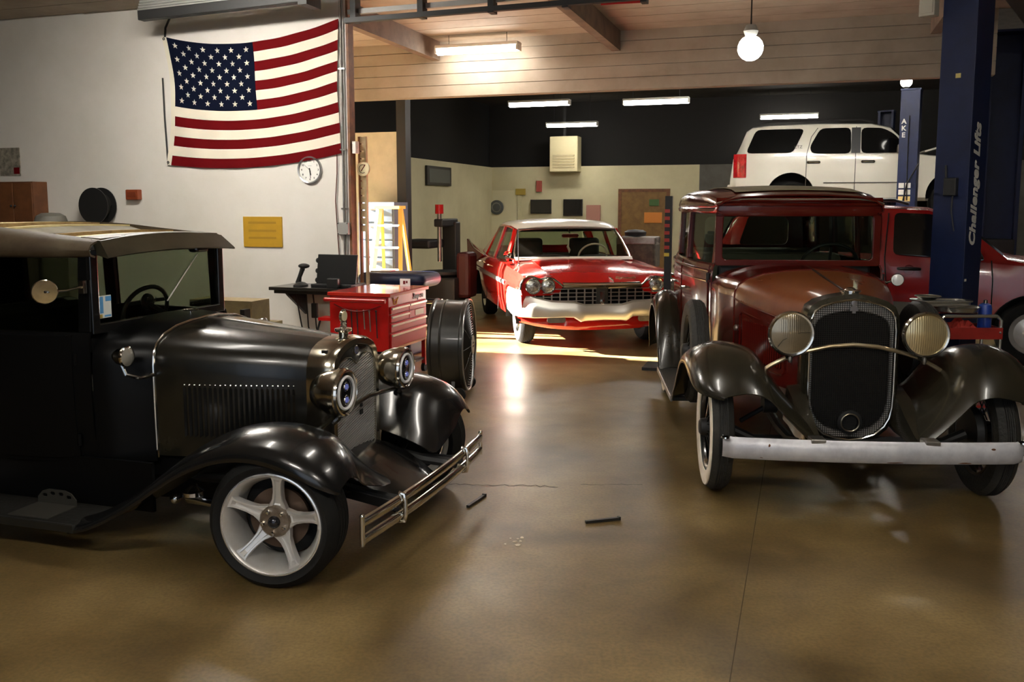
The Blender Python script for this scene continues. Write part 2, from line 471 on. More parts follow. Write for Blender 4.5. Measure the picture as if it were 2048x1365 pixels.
def star_wheel(parent, loc, rz, R=0.303, W=0.225, rim=0.226):
    """five-spoke alloy wheel on a low tyre; outer face towards -y"""
    def m_rim():
        b = MB()
        b.lathe([(0.206, -0.095), (0.228, -0.10), (0.232, -0.09), (0.195, -0.07), (0.188, 0.02), (0.205, 0.075), (0.213, 0.088), (0.219, 0.100), (0.229, 0.106), (0.234, 0.101), (0.229, 0.088), (0.222, 0.060)], ax=AXO, n=56)
        return b.mesh('wheel', SILVER)
    wh = put('wheel', cached('star_rim', m_rim), parent, loc=loc, rot=(0, 0, rz))
    put('tire', cached('star_tire', lambda: MB().lathe(tyre_profile(R, rim, W, 4), ax=AXO, n=64, closed=True).mesh('tire', RUBBER)), wh)
    put('rim_lip', cached('star_lip', lambda: MB().lathe([(0.224, 0.102), (0.2275, 0.1085), (0.2335, 0.1065), (0.2365, 0.099)], ax=AXO, n=64).mesh('rim_lip', mat('machined_lip', (0.85, 0.84, 0.82), 0.22, metal=0.8))), wh)
    def m_spoke():
        b = MB(); rows = []
        for r, hw, h in ((0.035, 0.045, 0.050), (0.06, 0.045, 0.052), (0.08, 0.035, 0.055), (0.10, 0.026, 0.060), (0.135, 0.0215, 0.069), (0.165, 0.0215, 0.078), (0.190, 0.0235, 0.086), (0.205, 0.028, 0.091), (0.215, 0.036, 0.093)):
            g = 0.0 if r < 0.07 or r > 0.2 else 0.012
            rows.append([(t * hw, -(h + dh), r) for t, dh in ((-1, -0.035), (-0.97, -0.006), (-0.82, 0), (-0.50, 0), (-0.40, -g), (0.40, -g), (0.50, 0), (0.82, 0), (0.97, -0.006), (1, -0.035))])
        b.grid(rows)
        return b.mesh('spoke', SILVER, 30)
    for k in range(5):
        s_ = put('spoke', cached('star_spoke', m_spoke), wh, rot=(0, math.radians(72 * k + 8), 0))
    put('hub', cached('star_hub', lambda: MB().lathe([(0.0, 0.062), (0.045, 0.062), (0.066, 0.060), (0.073, 0.052), (0.075, 0.03)], ax=AXO, n=32).mesh('hub', HUBM)), wh)
    put('center_cap', cached('star_cap', lambda: MB().ball((0, -0.062, 0), 0.029, 16, 1, 0.9, 1).mesh('center_cap', mat('dark_cap', (0.05, 0.05, 0.055), 0.2, metal=0.8))), wh)
    for k in range(5):
        a = math.radians(72 * k + 44)
        put('lug_nut', cached('lug', lambda: MB().lathe([(0.010, 0), (0.010, 0.014), (0.007, 0.02), (0, 0.021)], ax=AXO, n=8).mesh('lug_nut', CHROME)), wh, loc=(0.052 * math.sin(a), -0.060, 0.052 * math.cos(a)))
    put('brake_disc', cached('disc', lambda: MB().lathe([(0.0, 0.0), (0.14, 0.0), (0.14, -0.02), (0, -0.02)], ax=AXO, n=40).mesh('brake_disc', mat('rusty_disc', (0.10, 0.065, 0.045), 0.45, metal=0.7))), wh)
    put('rim_back', cached('rimback', lambda: MB().lathe([(0.0, -0.07), (0.19, -0.07), (0.19, -0.08), (0, -0.08)], ax=AXO, n=40).mesh('rim_back', PITCH)), wh)
    return wh

def fender(keys, s, name, m, parent, n=22, solid=0.008):
    """keys: t, x, crown z, outer y, inner y, outer drop, apron y, apron z"""
    b = MB(); rows = []
    for i in range(n + 1):
        x, z, yo, yi, dr, ya, za = curve_at(keys, i / n)
        mid = lerp(yo, yi, 0.5)
        c = [(yo, z - dr - 0.012), (yo + 0.004, z - dr), (yo - 0.006, z - dr * 0.55), (lerp(yo, yi, 0.16), z - dr * 0.18), (lerp(yo, yi, 0.36), z + 0.008), (mid, z + 0.012),
             (lerp(yo, yi, 0.72), z - 0.0), (lerp(yo, yi, 0.9), z - 0.025), (yi, z - 0.06), (lerp(yi, ya, 0.5), lerp(z - 0.06, za, 0.55)), (ya, za)]
        rows.append([(x, s * y, zz) for y, zz in c])
    b.grid(rows)
    return b.obj(name, m, parent, 60, solid=solid, sub=1)

# ------------------------------------------------------------------ black hot rod
FC = (-0.83, 4.65); FH = math.radians(-17.5)
hot = thing('hot_rod', 'black vintage hot rod with open slatted roof and silver five-spoke wheels, at left', 'car', (FC[0], FC[1], 0), FH)
STEER = math.radians(9)
star_wheel(hot, (0.01, -0.755, 0.303), STEER)
star_wheel(hot, (0.01, 0.755, 0.303), PI + STEER)
star_wheel(hot, (-2.66, -0.74, 0.303), 0)
star_wheel(hot, (-2.66, 0.74, 0.303), PI)

KF = [(0, -1.06, 0.185, 0.89, 0.62, 0.02, 0.56, 0.20), (0.12, -0.93, 0.23, 0.89, 0.58, 0.03, 0.52, 0.30), (0.3, -0.70, 0.37, 0.89, 0.50, 0.05, 0.46, 0.38),
      (0.45, -0.45, 0.555, 0.89, 0.47, 0.07, 0.40, 0.45), (0.6, -0.22, 0.672, 0.89, 0.47, 0.09, 0.35, 0.46), (0.72, -0.02, 0.70, 0.89, 0.47, 0.10, 0.30, 0.46),
      (0.84, 0.17, 0.665, 0.89, 0.48, 0.11, 0.27, 0.42), (0.93, 0.285, 0.59, 0.865, 0.54, 0.09, 0.26, 0.38), (1.0, 0.345, 0.495, 0.81, 0.60, 0.03, 0.27, 0.34)]
for s in (-1, 1):
    fender(KF, s, 'front_fender', BLACK, hot)
KR = [(0, -3.15, 0.26, 0.86, 0.64, 0.03, 0.60, 0.28), (0.2, -3.06, 0.50, 0.87, 0.62, 0.06, 0.58, 0.4), (0.4, -2.86, 0.70, 0.87, 0.62, 0.09, 0.58, 0.5), (0.55, -2.64, 0.74, 0.87, 0.62, 0.10, 0.58, 0.5),
      (0.7, -2.40, 0.66, 0.87, 0.62, 0.09, 0.58, 0.46), (0.85, -2.20, 0.44, 0.87, 0.62, 0.06, 0.58, 0.36), (1.0, -2.02, 0.19, 0.86, 0.62, 0.02, 0.58, 0.2)]
for s in (-1, 1):
    fender(KR, s, 'rear_fender', BLACK, hot)
for s in (-1, 1):
    b = MB(); y0, y1 = sorted((s * 0.60, s * 0.88))
    b.box((-2.08, y0, 0.165), (-1.03, y1, 0.195)); b.obj('running_board', mat('running_board_rubber', (0.009, 0.0085, 0.007), 0.6, spec=0.3, bump=0.3, bscale=40), hot, 0, bevel=0.008)
    b = MB(); b.box((-2.10, s * 0.888 - 0.008, 0.160), (-1.02, s * 0.888 + 0.008, 0.200)); b.obj('running_board_trim', mat('dull_trim', (0.05, 0.05, 0.045), 0.4, metal=0.8), hot, 0, bevel=0.004)
    b = MB(); b.box((-2.9, s * 0.57 - 0.01, 0.18), (-0.82, s * 0.57 + 0.01, 0.43)); b.obj('splash_apron', BODYB, hot, 0)
# cast step plate with a slotted upright, standing on the near running board
sp = MB(); sp.box((-1.45, -0.86, 0.195), (-1.21, -0.67, 0.203)); stp = sp.obj('step_plate', mat('worn_aluminium', (0.10, 0.095, 0.08), 0.45, metal=0.8), hot, 0, bevel=0.003)
def slotted():
    b = MB(); pl = [(-0.12, 0), (0.12, 0), (0.12, 0.03), (0.09, 0.062), (0.05, 0.075), (-0.05, 0.075), (-0.09, 0.062), (-0.12, 0.03)]
    b.prism(pl, (-1.33, -0.665, 0.2), (1, 0, 0), (0, 0, 1), 0.006); ob = b.obj('step_upright', mat('worn_aluminium', (0.10, 0.095, 0.08), 0.45, metal=0.8), stp, 0)
    c = MB()
    for x, z in ((-0.075, 0.042), (-0.026, 0.054), (0.026, 0.054), (0.075, 0.042)):
        c.prism(rrect(x - 0.016, z - 0.009, x + 0.016, z + 0.009, 0.008), (-1.33, -0.65, 0.2), (1, 0, 0), (0, 0, 1), 0.05)
    return carve(ob, c)
slotted()

# body tub, cowl, hood
ZB, ZT = 0.40, 1.065
def hw_body(x):                                   # half width along the cab
    return curve_at([(-3.05, 0.50), (-2.9, 0.57), (-2.5, 0.63), (-2.0, 0.645), (-1.5, 0.62), (-1.17, 0.555)], x)[0]
b = MB(); rows = []
for i in range(15):
    x = lerp(-1.17, -3.05, i / 14); h = hw_body(x)
    rows.append([(x, h, ZT), (x, h + 0.012, ZT - 0.03), (x, h + 0.015, 0.85), (x, h + 0.01, 0.6), (x, h - 0.02, ZB), (x, 0, ZB - 0.02), (x, -h + 0.02, ZB), (x, -h - 0.01, 0.6), (x, -h - 0.015, 0.85), (x, -h - 0.012, ZT - 0.03), (x, -h, ZT)])
b.grid(rows, cap1=True)
body = b.obj('body', BODYB, hot, 40, solid=0.012)
for s in (-1, 1):                                 # doors
    rows = []
    d = MB()
    for i in range(7):
        x = lerp(-1.26, -2.05, i / 6); h = hw_body(x) + 0.018
        rows.append([(x, s * h, ZT - 0.012), (x, s * (h + 0.006), 0.85), (x, s * (h + 0.0), 0.6), (x, s * (h - 0.022), ZB + 0.02)])
    d.grid(rows); dr = d.obj('door', BODYB, hot, 40, solid=0.008)
    hb = MB(); xh = -1.93; yh = s * (hw_body(xh) + 0.05)
    hb.tube([(xh, s * (hw_body(xh) + 0.02), 0.95), (xh, yh, 0.95), (xh + 0.10, yh, 0.95)], 0.009, 8); hb.obj('door_handle', CHROME, dr)
    for z in (0.93, 0.52):
        hb = MB(); hb.cyl((-1.245, s * (hw_body(-1.245) + 0.02), z - 0.03), (-1.245, s * (hw_body(-1.245) + 0.02), z + 0.03), 0.011, n=10)
        hb.obj('door_hinge', BODYB, dr)
def hood_sec(x, w, zt, zb=0.43, shrink=1.0):
    p = [(0, zt), (0.30, zt - 0.006), (0.58, zt - 0.022), (0.80, zt - 0.052), (0.92, zt - 0.088), (0.985, zt - 0.14), (1.0, zt - 0.20), (1.0, lerp(zt, zb, 0.6)), (0.99, zb)]
    half = [(x, w * a, z) for a, z in p]
    return [(x, -y, z) for _, y, z in reversed(half[1:])] + half
b = MB(); rows = []
for i in range(7):
    t = i / 6; x = lerp(-1.17, -0.895, t); w_ = curve_at([(0, 0.555), (0.35, 0.535), (1, 0.445)], t)[0]; zt = lerp(1.105, 1.09, t)
    rows.append(hood_sec(x, w_, zt, ZB))
b.grid(rows); b.obj('cowl', BODYB, hot, 50, solid=0.01)
for side, nm in ((1, 'hood'), (-1, 'hood')):
    b = MB(); rows = []
    for i in range(9):
        t = i / 8; x = lerp(-0.885, -0.125, t); w_ = curve_at([(0, 0.44), (0.5, 0.36), (1, 0.262)], t)[0]; zt = lerp(1.088, 1.022, t)
        sec = hood_sec(x, w_, zt)
        rows.append(sec[8:] if side > 0 else sec[:9])
    b.grid(rows); hd_ = b.obj(nm, mat('hood_black', (0.006, 0.0055, 0.004), 0.25, coat=0.2, noise=(0.013, 0.011, 0.006), rvar=0.07, nscale=5), hot, 50, solid=0.008)
    # vent louvres pressed into the side of the hood
    lv = cached('louvre', lambda: MB().grid([[(-0.006, 0, z), (0.0, 0.012, z + (0.01 if z > 0 else -0.01)), (0.010, 0.0, z)] for z in (-0.12, -0.10, 0.0, 0.10, 0.12)]).mesh('louver', BLACK, 60))
    for k in range(22):
        x = lerp(-0.73, -0.19, k / 21); t = (x + 0.885) / 0.76; w_ = curve_at([(0, 0.44), (0.5, 0.36), (1, 0.262)], t)[0]
        put('louver', lv, hd_, loc=(x, side * (w_ + 0.004), 0.665 - 0.01 * t), rot=(0, 0, (PI if side < 0 else 0) + side * 0.24))
    # bright studs over each louvre
    for k in range(22):
        x = lerp(-0.73, -0.19, k / 21); t = (x + 0.885) / 0.76; w_ = curve_at([(0, 0.44), (0.5, 0.36), (1, 0.262)], t)[0]
        put('rivet', cached('rivet', lambda: MB().ball((0, 0, 0), 0.0052, 8).mesh('rivet', CHROME)), hd_, loc=(x, side * (w_ + 0.006), 0.802 - 0.002 * t))
b = MB(); b.tube([(-0.88, 0, 1.092), (-0.13, 0, 1.026)], 0.007, 8); b.obj('hood_hinge', STEEL, hot)
def sec_path(x, w, zt, zb, grow):
    return [(x, y * (1 + grow), z + (grow * 0.5 if z > zb + 0.02 else 0)) for _, y, z in hood_sec(x, w, zt, zb)]
b = MB(); b.tube(sec_path(-0.89, 0.443, 1.091, 0.42, 0.012), 0.008, 8); b.obj('cowl_bead', CHROME, hot)

# radiator shell
def shell_outline(w, z0, z1, n=6):
    """half outline from the bottom corner up and over"""
    pts = [(w * 0.93, z0), (w, z0 + 0.10), (w * 1.0, lerp(z0, z1, 0.5)), (w * 1.0, z1 - 0.20), (w * 0.985, z1 - 0.14), (w * 0.92, z1 - 0.085), (w * 0.78, z1 - 0.045), (w * 0.55, z1 - 0.02), (w * 0.28, z1 - 0.006), (0, z1)]
    return [(-y, z) for y, z in pts[:-1]] + list(reversed(pts))
BRIGHT = mat('nickel_shell', (0.62, 0.58, 0.48), 0.16, metal=1.0, noise=(0.45, 0.41, 0.32), rvar=0.06, nscale=6)
so = shell_outline(0.265, 0.36, 1.025); si = shell_outline(0.222, 0.405, 0.985)
b = MB()
b.grid([[(-0.125, y, z) for y, z in so], [(-0.05, y * 1.005, z) for y, z in so], [(0.0, y * 0.99, z - 0.002) for y, z in so], [(0.018, y * 0.955, z - 0.012) for y, z in so],
        [(0.018, y, z) for y, z in si], [(-0.01, y * 0.985, z - 0.005) for y, z in si]])
shell = b.obj('radiator_shell', BRIGHT, hot, 40, solid=0.005)
# black panel at the top of the shell with its scalloped lower edge
pan = [(-y, z) for y, z in ((0.0, 0.845), (0.02, 0.855), (0.06, 0.872), (0.11, 0.878), (0.16, 0.868), (0.195, 0.842), (0.222, 0.80))]
top = [(y, z) for y, z in si if z > 0.80]
poly = [(-0.222, 0.855)] + [(-y, z) for y, z in ((0.205, 0.885), (0.17, 0.912), (0.12, 0.926), (0.07, 0.922), (0.03, 0.902), (0.0, 0.880))] + [(y, z) for y, z in ((0.03, 0.902), (0.07, 0.922), (0.12, 0.926), (0.17, 0.912), (0.205, 0.885), (0.222, 0.855))] + [(0.222, 0.87), (0.21, 0.91), (0.18, 0.945), (0.12, 0.97), (0.06, 0.985), (0, 0.988), (-0.06, 0.985), (-0.12, 0.97), (-0.18, 0.945), (-0.21, 0.91), (-0.222, 0.87)]
b = MB(); b.prism(poly, (0.0, 0, 0), (0, 1, 0), (0, 0, 1), 0.014); b.obj('shell_panel', BLACK, hot, 0, bevel=0.002)
b = MB(); b.tube([(0.016, y, z) for y, z in poly[:13]], 0.004, 6); b.obj('panel_bead', BRIGHT, hot)
b = MB(); b.lathe([(0, 0.004), (0.020, 0.004), (0.024, 0.0), (0.024, -0.004)], (0.016, 0, 0.952), (1, 0, 0), 24, sy=0.9); em = b.obj('emblem', mat('emblem_blue', (0.01, 0.02, 0.12), 0.25, coat=0.5), hot)
b = MB(); b.lathe([(0.025, -0.004), (0.028, 0.004), (0.025, 0.006)], (0.015, 0, 0.952), (1, 0, 0), 24, sy=0.9); b.obj('emblem_rim', BRIGHT, em)
text('emblem_script', 'Ford', 0.021, BRIGHT, em, (0.022, 0, 0.952), (0, 1, 0), (0, 0, 1), 0.0006, shear=0.3)
# woven stone guard: two layers of slanting wires
b = MB(); pitch = 0.0135; w0, z0, z1 = 0.224, 0.395, 0.935
for layer, (dy, dz) in enumerate(((1, 0.24), (0, 1))):
    if layer == 0:
        z = z0 - 0.12
        while z < z1:
            za, zb = z, z + 0.24 * 2 * w0; ya, yb = -w0, w0
            if za < z0: ya = -w0 + (z0 - za) / 0.24; za = z0
            if zb > z1: yb = w0 - (zb - z1) / 0.24; zb = z1
            if yb > ya: b.beam((0.006, ya, za), (0.006, yb, zb), 0.006, 0.0075)
            z += pitch
    else:
        y = -w0
        while y < w0:
            b.beam((0.004, y, z0), (0.004, y, z1), 0.0035, 0.004, up=(1, 0, 0)); y += pitch
tag(b.obj('stone_guard', mat('guard_wire', (0.52, 0.51, 0.50), 0.42, metal=0.6), hot, 0), kind='stuff')
b = MB(); b.box((-0.06, -0.225, 0.38), (-0.03, 0.225, 0.98)); b.obj('radiator_core', PITCH, hot, 0)
b = MB(); b.box((0.012, 0.035, 0.60), (0.018, 0.065, 0.625)); b.box((0.012, 0.040, 0.64), (0.018, 0.060, 0.685)); b.obj('guard_badge', DARK, hot, 0)
# filler cap and mascot
b = MB(); b.lathe([(0.030, -0.03), (0.030, 0.0), (0.024, 0.004), (0.026, 0.02), (0.044, 0.026), (0.047, 0.034), (0.044, 0.041), (0.02, 0.046), (0.012, 0.060), (0.016, 0.066), (0.010, 0.074), (0.0, 0.076)], (-0.055, 0, 1.022), n=24); cap = b.obj('radiator_cap', CHROME, hot)
b = MB(); b.lathe([(0, -0.008), (0.030, -0.008), (0.036, -0.003), (0.036, 0.003), (0.030, 0.008), (0.0, 0.008)], (-0.055, 0, 1.128), (1, 0, 0), 24); ms = b.obj('mascot', CHROME, cap)
b = MB(); b.lathe([(0, 0.0), (0.026, 0.0), (0.026, 0.003), (0, 0.003)], (-0.047, 0, 1.128), (1, 0, 0), 20); b.obj('gauge_face', mat('gauge_cream', (0.62, 0.55, 0.34), 0.35), cap)
# head lamps
HALO = mat('halo_ring_white', (0.85, 0.85, 0.85), 0.3, emit=(1, 1, 1), estr=0.0)
LENS = mat('dark_lens', (0.01, 0.01, 0.012), 0.08, coat=1.0)
LED = mat('blue_lens', (0.25, 0.3, 0.6), 0.05, metal=0.9, emit=(0.3, 0.35, 1.0), estr=0.15)
for s in (-1, 1):
    c = Vector((0.10, s * 0.352, 0.802))
    b = MB(); b.lathe([(0.0, -0.145), (0.03, -0.141), (0.065, -0.122), (0.094, -0.085), (0.110, -0.035), (0.113, 0.0), (0.119, 0.004), (0.120, 0.028), (0.115, 0.034)], c, (1, 0, 0), 40); hl = b.obj('headlamp', BRIGHT, hot)
    b = MB(); b.lathe([(0.116, 0.030), (0.112, 0.046), (0.104, 0.048), (0.100, 0.036)], c, (1, 0, 0), 40); b.obj('lamp_bezel', CHROME, hl)
    b = MB(); b.lathe([(0.104, 0.034), (0.06, 0.040), (0, 0.042)], c, (1, 0, 0), 40); b.obj('lens', LENS, hl)
    b = MB(); b.tube([c + Vector((0.042, 0.078 * math.cos(a * PI / 20), 0.078 * math.sin(a * PI / 20))) for a in range(40)], 0.0075, 8, closed=True); b.obj('halo_ring', HALO, hl)
    for dz in (0.030, -0.034):
        b = MB(); b.lathe([(0.015, 0.0), (0.013, 0.008), (0.006, 0.013), (0, 0.014)], c + Vector((0.040, 0, dz)), (1, 0, 0), 16); b.obj('projector_lens', LED, hl)
        b = MB(); b.tube([c + Vector((0.043, 0.021 * math.cos(a * PI / 10), dz + 0.021 * math.sin(a * PI / 10))) for a in range(20)], 0.003, 6, closed=True); b.obj('projector_ring', CHROME, hl)
    b = MB(); b.tube([c + Vector((0, 0, -0.10)), c + Vector((-0.01, 0, -0.13)), c + Vector((-0.03, s * 0.02, -0.15))], 0.018, 10); b.obj('lamp_bracket', BLACK, hl)
b = MB(); b.tube([(0.03, -0.54, 0.61), (0.07, -0.40, 0.665), (0.085, -0.30, 0.69), (0.09, 0, 0.715), (0.085, 0.30, 0.69), (0.07, 0.40, 0.665), (0.03, 0.54, 0.61)], 0.011, 10); b.obj('lamp_bar', mat('black_bar', (0.02, 0.018, 0.012), 0.18, coat=0.6), hot)
# splash pan, frame horns, axle
b = MB(); rows = []
for x, z, w_ in ((0.0, 0.42, 0.27), (0.08, 0.40, 0.30), (0.18, 0.355, 0.32), (0.28, 0.30, 0.31), (0.36, 0.255, 0.28)):
    rows.append([(x, -w_, z - 0.05), (x, -w_ * 0.8, z), (x, -w_ * 0.4, z + 0.012), (x, 0, z + 0.016), (x, w_ * 0.4, z + 0.012), (x, w_ * 0.8, z), (x, w_, z - 0.05)])
b.grid(rows); b.obj('front_apron', BLACK, hot, 50, solid=0.006)
for s in (-1, 1):
    b = MB(); b.tube([(-3.0, s * 0.36, 0.30), (-0.9, s * 0.36, 0.30), (0.0, s * 0.33, 0.34), (0.25, s * 0.33, 0.30), (0.44, s * 0.34, 0.285)], 0.028, 8); b.obj('frame_rail', DARK, hot)
b = MB(); b.tube([(0, -0.62, 0.30), (0, -0.5, 0.25), (0, 0.5, 0.25), (0, 0.62, 0.30)], 0.028, 10); b.obj('front_axle', DARK, hot)
for s in (-1, 1):
    b = MB(); b.box((-1.0, s * 0.42 - 0.008, 0.20), (-0.10, s * 0.42 + 0.008, 0.47)); b.v = [(x, y - s * (0.16 * (x + 0.96) / 0.86 if x > -0.5 else 0), z) for x, y, z in b.v]; b.obj('engine_apron', BODYB, hot, 0)
POL = mat('polished_arm', (0.6, 0.62, 0.66), 0.15, metal=1.0)
for s in (-1, 1):
    b = MB(); b.tube([(-0.30, s * 0.66, 0.285), (-0.48, s * 0.62, 0.285), (-0.60, s * 0.58, 0.28)], [0.026, 0.022, 0.03], 12); ar = b.obj('suspension_arm', POL, hot)
    b = MB(); b.lathe([(0.05, 0), (0.052, 0.02), (0.03, 0.035), (0.02, 0.05), (0.0, 0.052)], (-0.55, s * 0.62, 0.31), n=20); b.obj('spring_seat', POL, ar)
    b = MB(); b.ball((-0.67, s * 0.60, 0.275), 0.028, 12); b.obj('ball_joint', POL, ar)
# twin-bar bumper
BX, BH = 0.43, 0.77
def bumper_path(z, off=0.0):
    return [(BX + off + 0.035 * (1 - (y / BH) ** 2), y, z) for y in [lerp(-BH, BH, i / 20) for i in range(21)]]
bp_ = None
for z in (0.326, 0.250):
    b = MB(); rows = []
    for x, y, _ in bumper_path(z):
        rows.append([(x - 0.006, y, z - 0.023), (x + 0.006, y, z - 0.017), (x + 0.011, y, z), (x + 0.006, y, z + 0.017), (x - 0.006, y, z + 0.023)])
    b.grid(rows)
    if bp_ is None: bp_ = b.obj('bumper', CHROME, hot, 50, solid=0.006)
    else: b.obj('bumper_bar', CHROME, bp_, 50, solid=0.006)
for y in (-BH, BH):
    b = MB(); b.cyl((BX, y, 0.222), (BX, y, 0.352), 0.011, n=12); b.ball((BX, y, 0.355), 0.013, 10); b.obj('bumper_bolt', CHROME, bp_)
for y in (-0.42, 0.42):
    x = BX + 0.035 * (1 - (y / BH) ** 2)
    b = MB(); b.tube([(x - 0.01, y, 0.355), (x + 0.016, y, 0.350), (x + 0.022, y, 0.320), (x + 0.022, y, 0.250), (x + 0.016, y, 0.222), (x - 0.01, y, 0.218)], 0.011, 8); b.obj('bumper_clamp', CHROME, bp_)
    b = MB(); b.beam((x - 0.005, y, 0.285), (0.10, y * 0.8, 0.30), 0.012, 0.045); b.obj('bumper_iron', DARK, bp_, 0)

# greenhouse
ZG = 1.455
for s in (-1, 1):
    for x0, x1 in ((-1.17, -1.24), (-2.02, -2.10), (-2.72, -3.03)):
        b = MB(); h0, h1 = hw_body(x0), hw_body(x1)
        b.add([(x0, s * h0, ZT), (x1, s * h1, ZT), (x1, s * (h1 - 0.02), ZG), (x0, s * (h0 - 0.02), ZG), (x0, s * (h0 - 0.05), ZT), (x1, s * (h1 - 0.05), ZT), (x1, s * (h1 - 0.07), ZG), (x0, s * (h0 - 0.07), ZG)],
              [(0, 1, 2, 3), (4, 7, 6, 5), (0, 3, 7, 4), (1, 5, 6, 2), (0, 4, 5, 1), (3, 2, 6, 7)])
        b.obj('window_pillar', BODYB, hot, 0, bevel=0.006)
    for k, (x0, x1) in enumerate(((-1.25, -2.01), (-2.11, -2.71))):
        g = MB(); y0, y1 = hw_body(x0) - 0.03, hw_body(x1) - 0.03
        g.add([(x0, s * y0, ZT), (x1, s * y1, ZT), (x1, s * (y1 - 0.015), ZG), (x0, s * (y0 - 0.015), ZG)], [(0, 1, 2, 3)])
        g.obj('side_window', glass('side_glass', (0.50, 0.52, 0.45)), hot, 0, solid=0.004)
b = MB(); b.prism([(-0.48, ZT), (0.48, ZT), (0.48, ZG + 0.05), (-0.48, ZG + 0.05), (-0.48, ZT + 0.001), (-0.30, 1.14), (-0.30, 1.38), (0.30, 1.38), (0.30, 1.14), (-0.30, 1.139)], (-3.05, 0, 0), (0, 1, 0), (0, 0, 1), 0.03); b.obj('rear_panel', BLACK, hot, 0)
ROOFM = mat('bare_dusty_roof', (0.045, 0.028, 0.014), 0.5, noise=(0.09, 0.07, 0.04), bump=0.15, bscale=25, nscale=4)
def roof_z(x, y):
    return 1.552 + 0.012 * (1 - (y / 0.5) ** 2) + curve_at([(-3.1, -0.07), (-2.8, 0.01), (-2.3, 0.045), (-1.85, 0.036), (-1.6, 0.014), (-1.3, -0.012), (-1.15, -0.022)], x)[0]
for s in (-1, 1):
    b = MB(); rows = []
    for i in range(13):
        x = lerp(-1.15, -3.06, i / 12); h = hw_body(x) - 0.005
        rows.append([(x, s * (h - 0.03), ZG - 0.01), (x, s * h, ZG), (x, s * (h + 0.012), ZG + 0.025), (x, s * (h - 0.004), lerp(ZG, roof_z(x, 0.5), 0.65)), (x, s * (h - 0.035), roof_z(x, 0.5) - 0.012), (x, s * 0.475, roof_z(x, 0.475)), (x, s * 0.47, roof_z(x, 0.47) - 0.03)])
    b.grid(rows); b.obj('roof_rail', ROOFM, hot, 50, solid=0.01)
for nm, xa, xb, m in (('roof_front', -1.15, -1.27, ROOFM), ('roof_rear', -2.86, -3.06, ROOFM)):
    b = MB(); b.grid([[(x, y, roof_z(x, y)) for y in [lerp(-0.48, 0.48, k / 10) for k in range(11)]] for x in (xa, lerp(xa, xb, 0.5), xb)]); b.obj(nm, m, hot, 50, solid=0.012)
SLATM = mat('bare_roof_wood', (0.42, 0.27, 0.10), 0.7, noise=(0.24, 0.14, 0.05), nscale=14)
PALE = mat('pale_batten', (0.72, 0.60, 0.30), 0.7, noise=(0.60, 0.48, 0.22), nscale=10)
for x, wd, m in ((-1.32, 0.11, PALE), (-1.47, 0.03, SLATM), (-1.80, 0.05, PALE), (-2.02, 0.03, SLATM), (-2.10, 0.05, PALE), (-2.42, 0.035, SLATM), (-2.72, 0.035, SLATM)):
    b = MB(); rows = []
    for k in range(11):
        y = lerp(-0.48, 0.48, k / 10); z = roof_z(x, y) - 0.006
        rows.append([(x - wd / 2, y, z - 0.035), (x + wd / 2, y, z - 0.035), (x + wd / 2, y, z + 0.004), (x - wd / 2, y, z + 0.004)])
    b.grid(rows, cu=True, cap0=True, cap1=True); b.obj('roof_slat', m, hot, 30)
b = MB(); b.grid([[(x, y, roof_z(x, y) - 0.012 + dz) for y in [lerp(-0.47, 0.47, k / 8) for k in range(9)]] for x, dz in ((-1.60, -0.01), (-1.69, -0.012), (-1.775, 0))]); b.obj('roof_canvas', mat('grey_canvas', (0.20, 0.18, 0.13), 0.9, noise=(0.14, 0.12, 0.08)), hot, 50, solid=0.004)
b = MB(); b.grid([[(x, y, 1.455) for y in (-0.52, 0, 0.52)] for x in (-1.28, -2.9)]); b.obj('head_lining', PITCH, hot, 0, solid=0.006)
# sun visor over the windscreen
b = MB(); rows = []
for i in range(13):
    t = lerp(-1, 1, i / 12); q = t * t; y0, y1 = 0.50 * t, 0.53 * t
    rows.append([(-1.19, y0, 1.556 - 0.024 * q), (-1.135, y0, 1.553 - 0.028 * q), (-1.065, y1, 1.474 - 0.022 * q), (-1.060, y1, 1.466 - 0.022 * q), (-1.068, y1, 1.460 - 0.02 * q), (-1.16, y0, 1.475 - 0.02 * q)])
b.grid(rows, cap0=True, cap1=True); b.obj('sun_visor', DUSTY, hot, 30)
# windscreen
fw, fz0, fz1 = 0.515, 1.085, 1.47
b = MB(); b.ring([(-fw - 0.03, fz0 - 0.03), (fw + 0.03, fz0 - 0.03), (fw + 0.03, fz1 + 0.01), (-fw - 0.03, fz1 + 0.01)], [(-fw + 0.02, fz0 + 0.02), (fw - 0.02, fz0 + 0.02), (fw - 0.02, fz1 - 0.02), (-fw + 0.02, fz1 - 0.02)], (-1.19, 0, 0), (0, 1, 0), (0, 0, 1), 0.03); wsf = b.obj('windshield_frame', BLACK, hot, 0, bevel=0.005)
b = MB(); b.box((-1.178, -fw, fz0), (-1.173, fw, fz1)); wsg = b.obj('windshield', GLASS, hot, 0)
b = MB(); b.box((-1.172, -0.505, 1.13), (-1.170, -0.405, 1.245)); stk = b.obj('registration_sticker', mat('sticker_white', (0.72, 0.75, 0.70), 0.5), wsg, 0)
for (y0, y1, z0, z1, c) in ((-0.445, -0.405, 1.215, 1.24, 'blue'), (-0.505, -0.462, 1.155, 1.24, 'blue'), (-0.50, -0.47, 1.132, 1.15, 'gold'), (-0.455, -0.410, 1.135, 1.145, 'blue')):
    b = MB(); b.box((-1.1698, y0, z0), (-1.1690, y1, z1)); b.obj('sticker_print', mat('sticker_' + c, (0.10, 0.32, 0.62) if c == 'blue' else (0.45, 0.34, 0.08), 0.5), wsg, 0)
b = MB(); b.box((-1.168, 0.22, 1.432), (-1.10, 0.33, 1.475)); b.obj('wiper_motor', BLACK, wsf, 0, bevel=0.015)
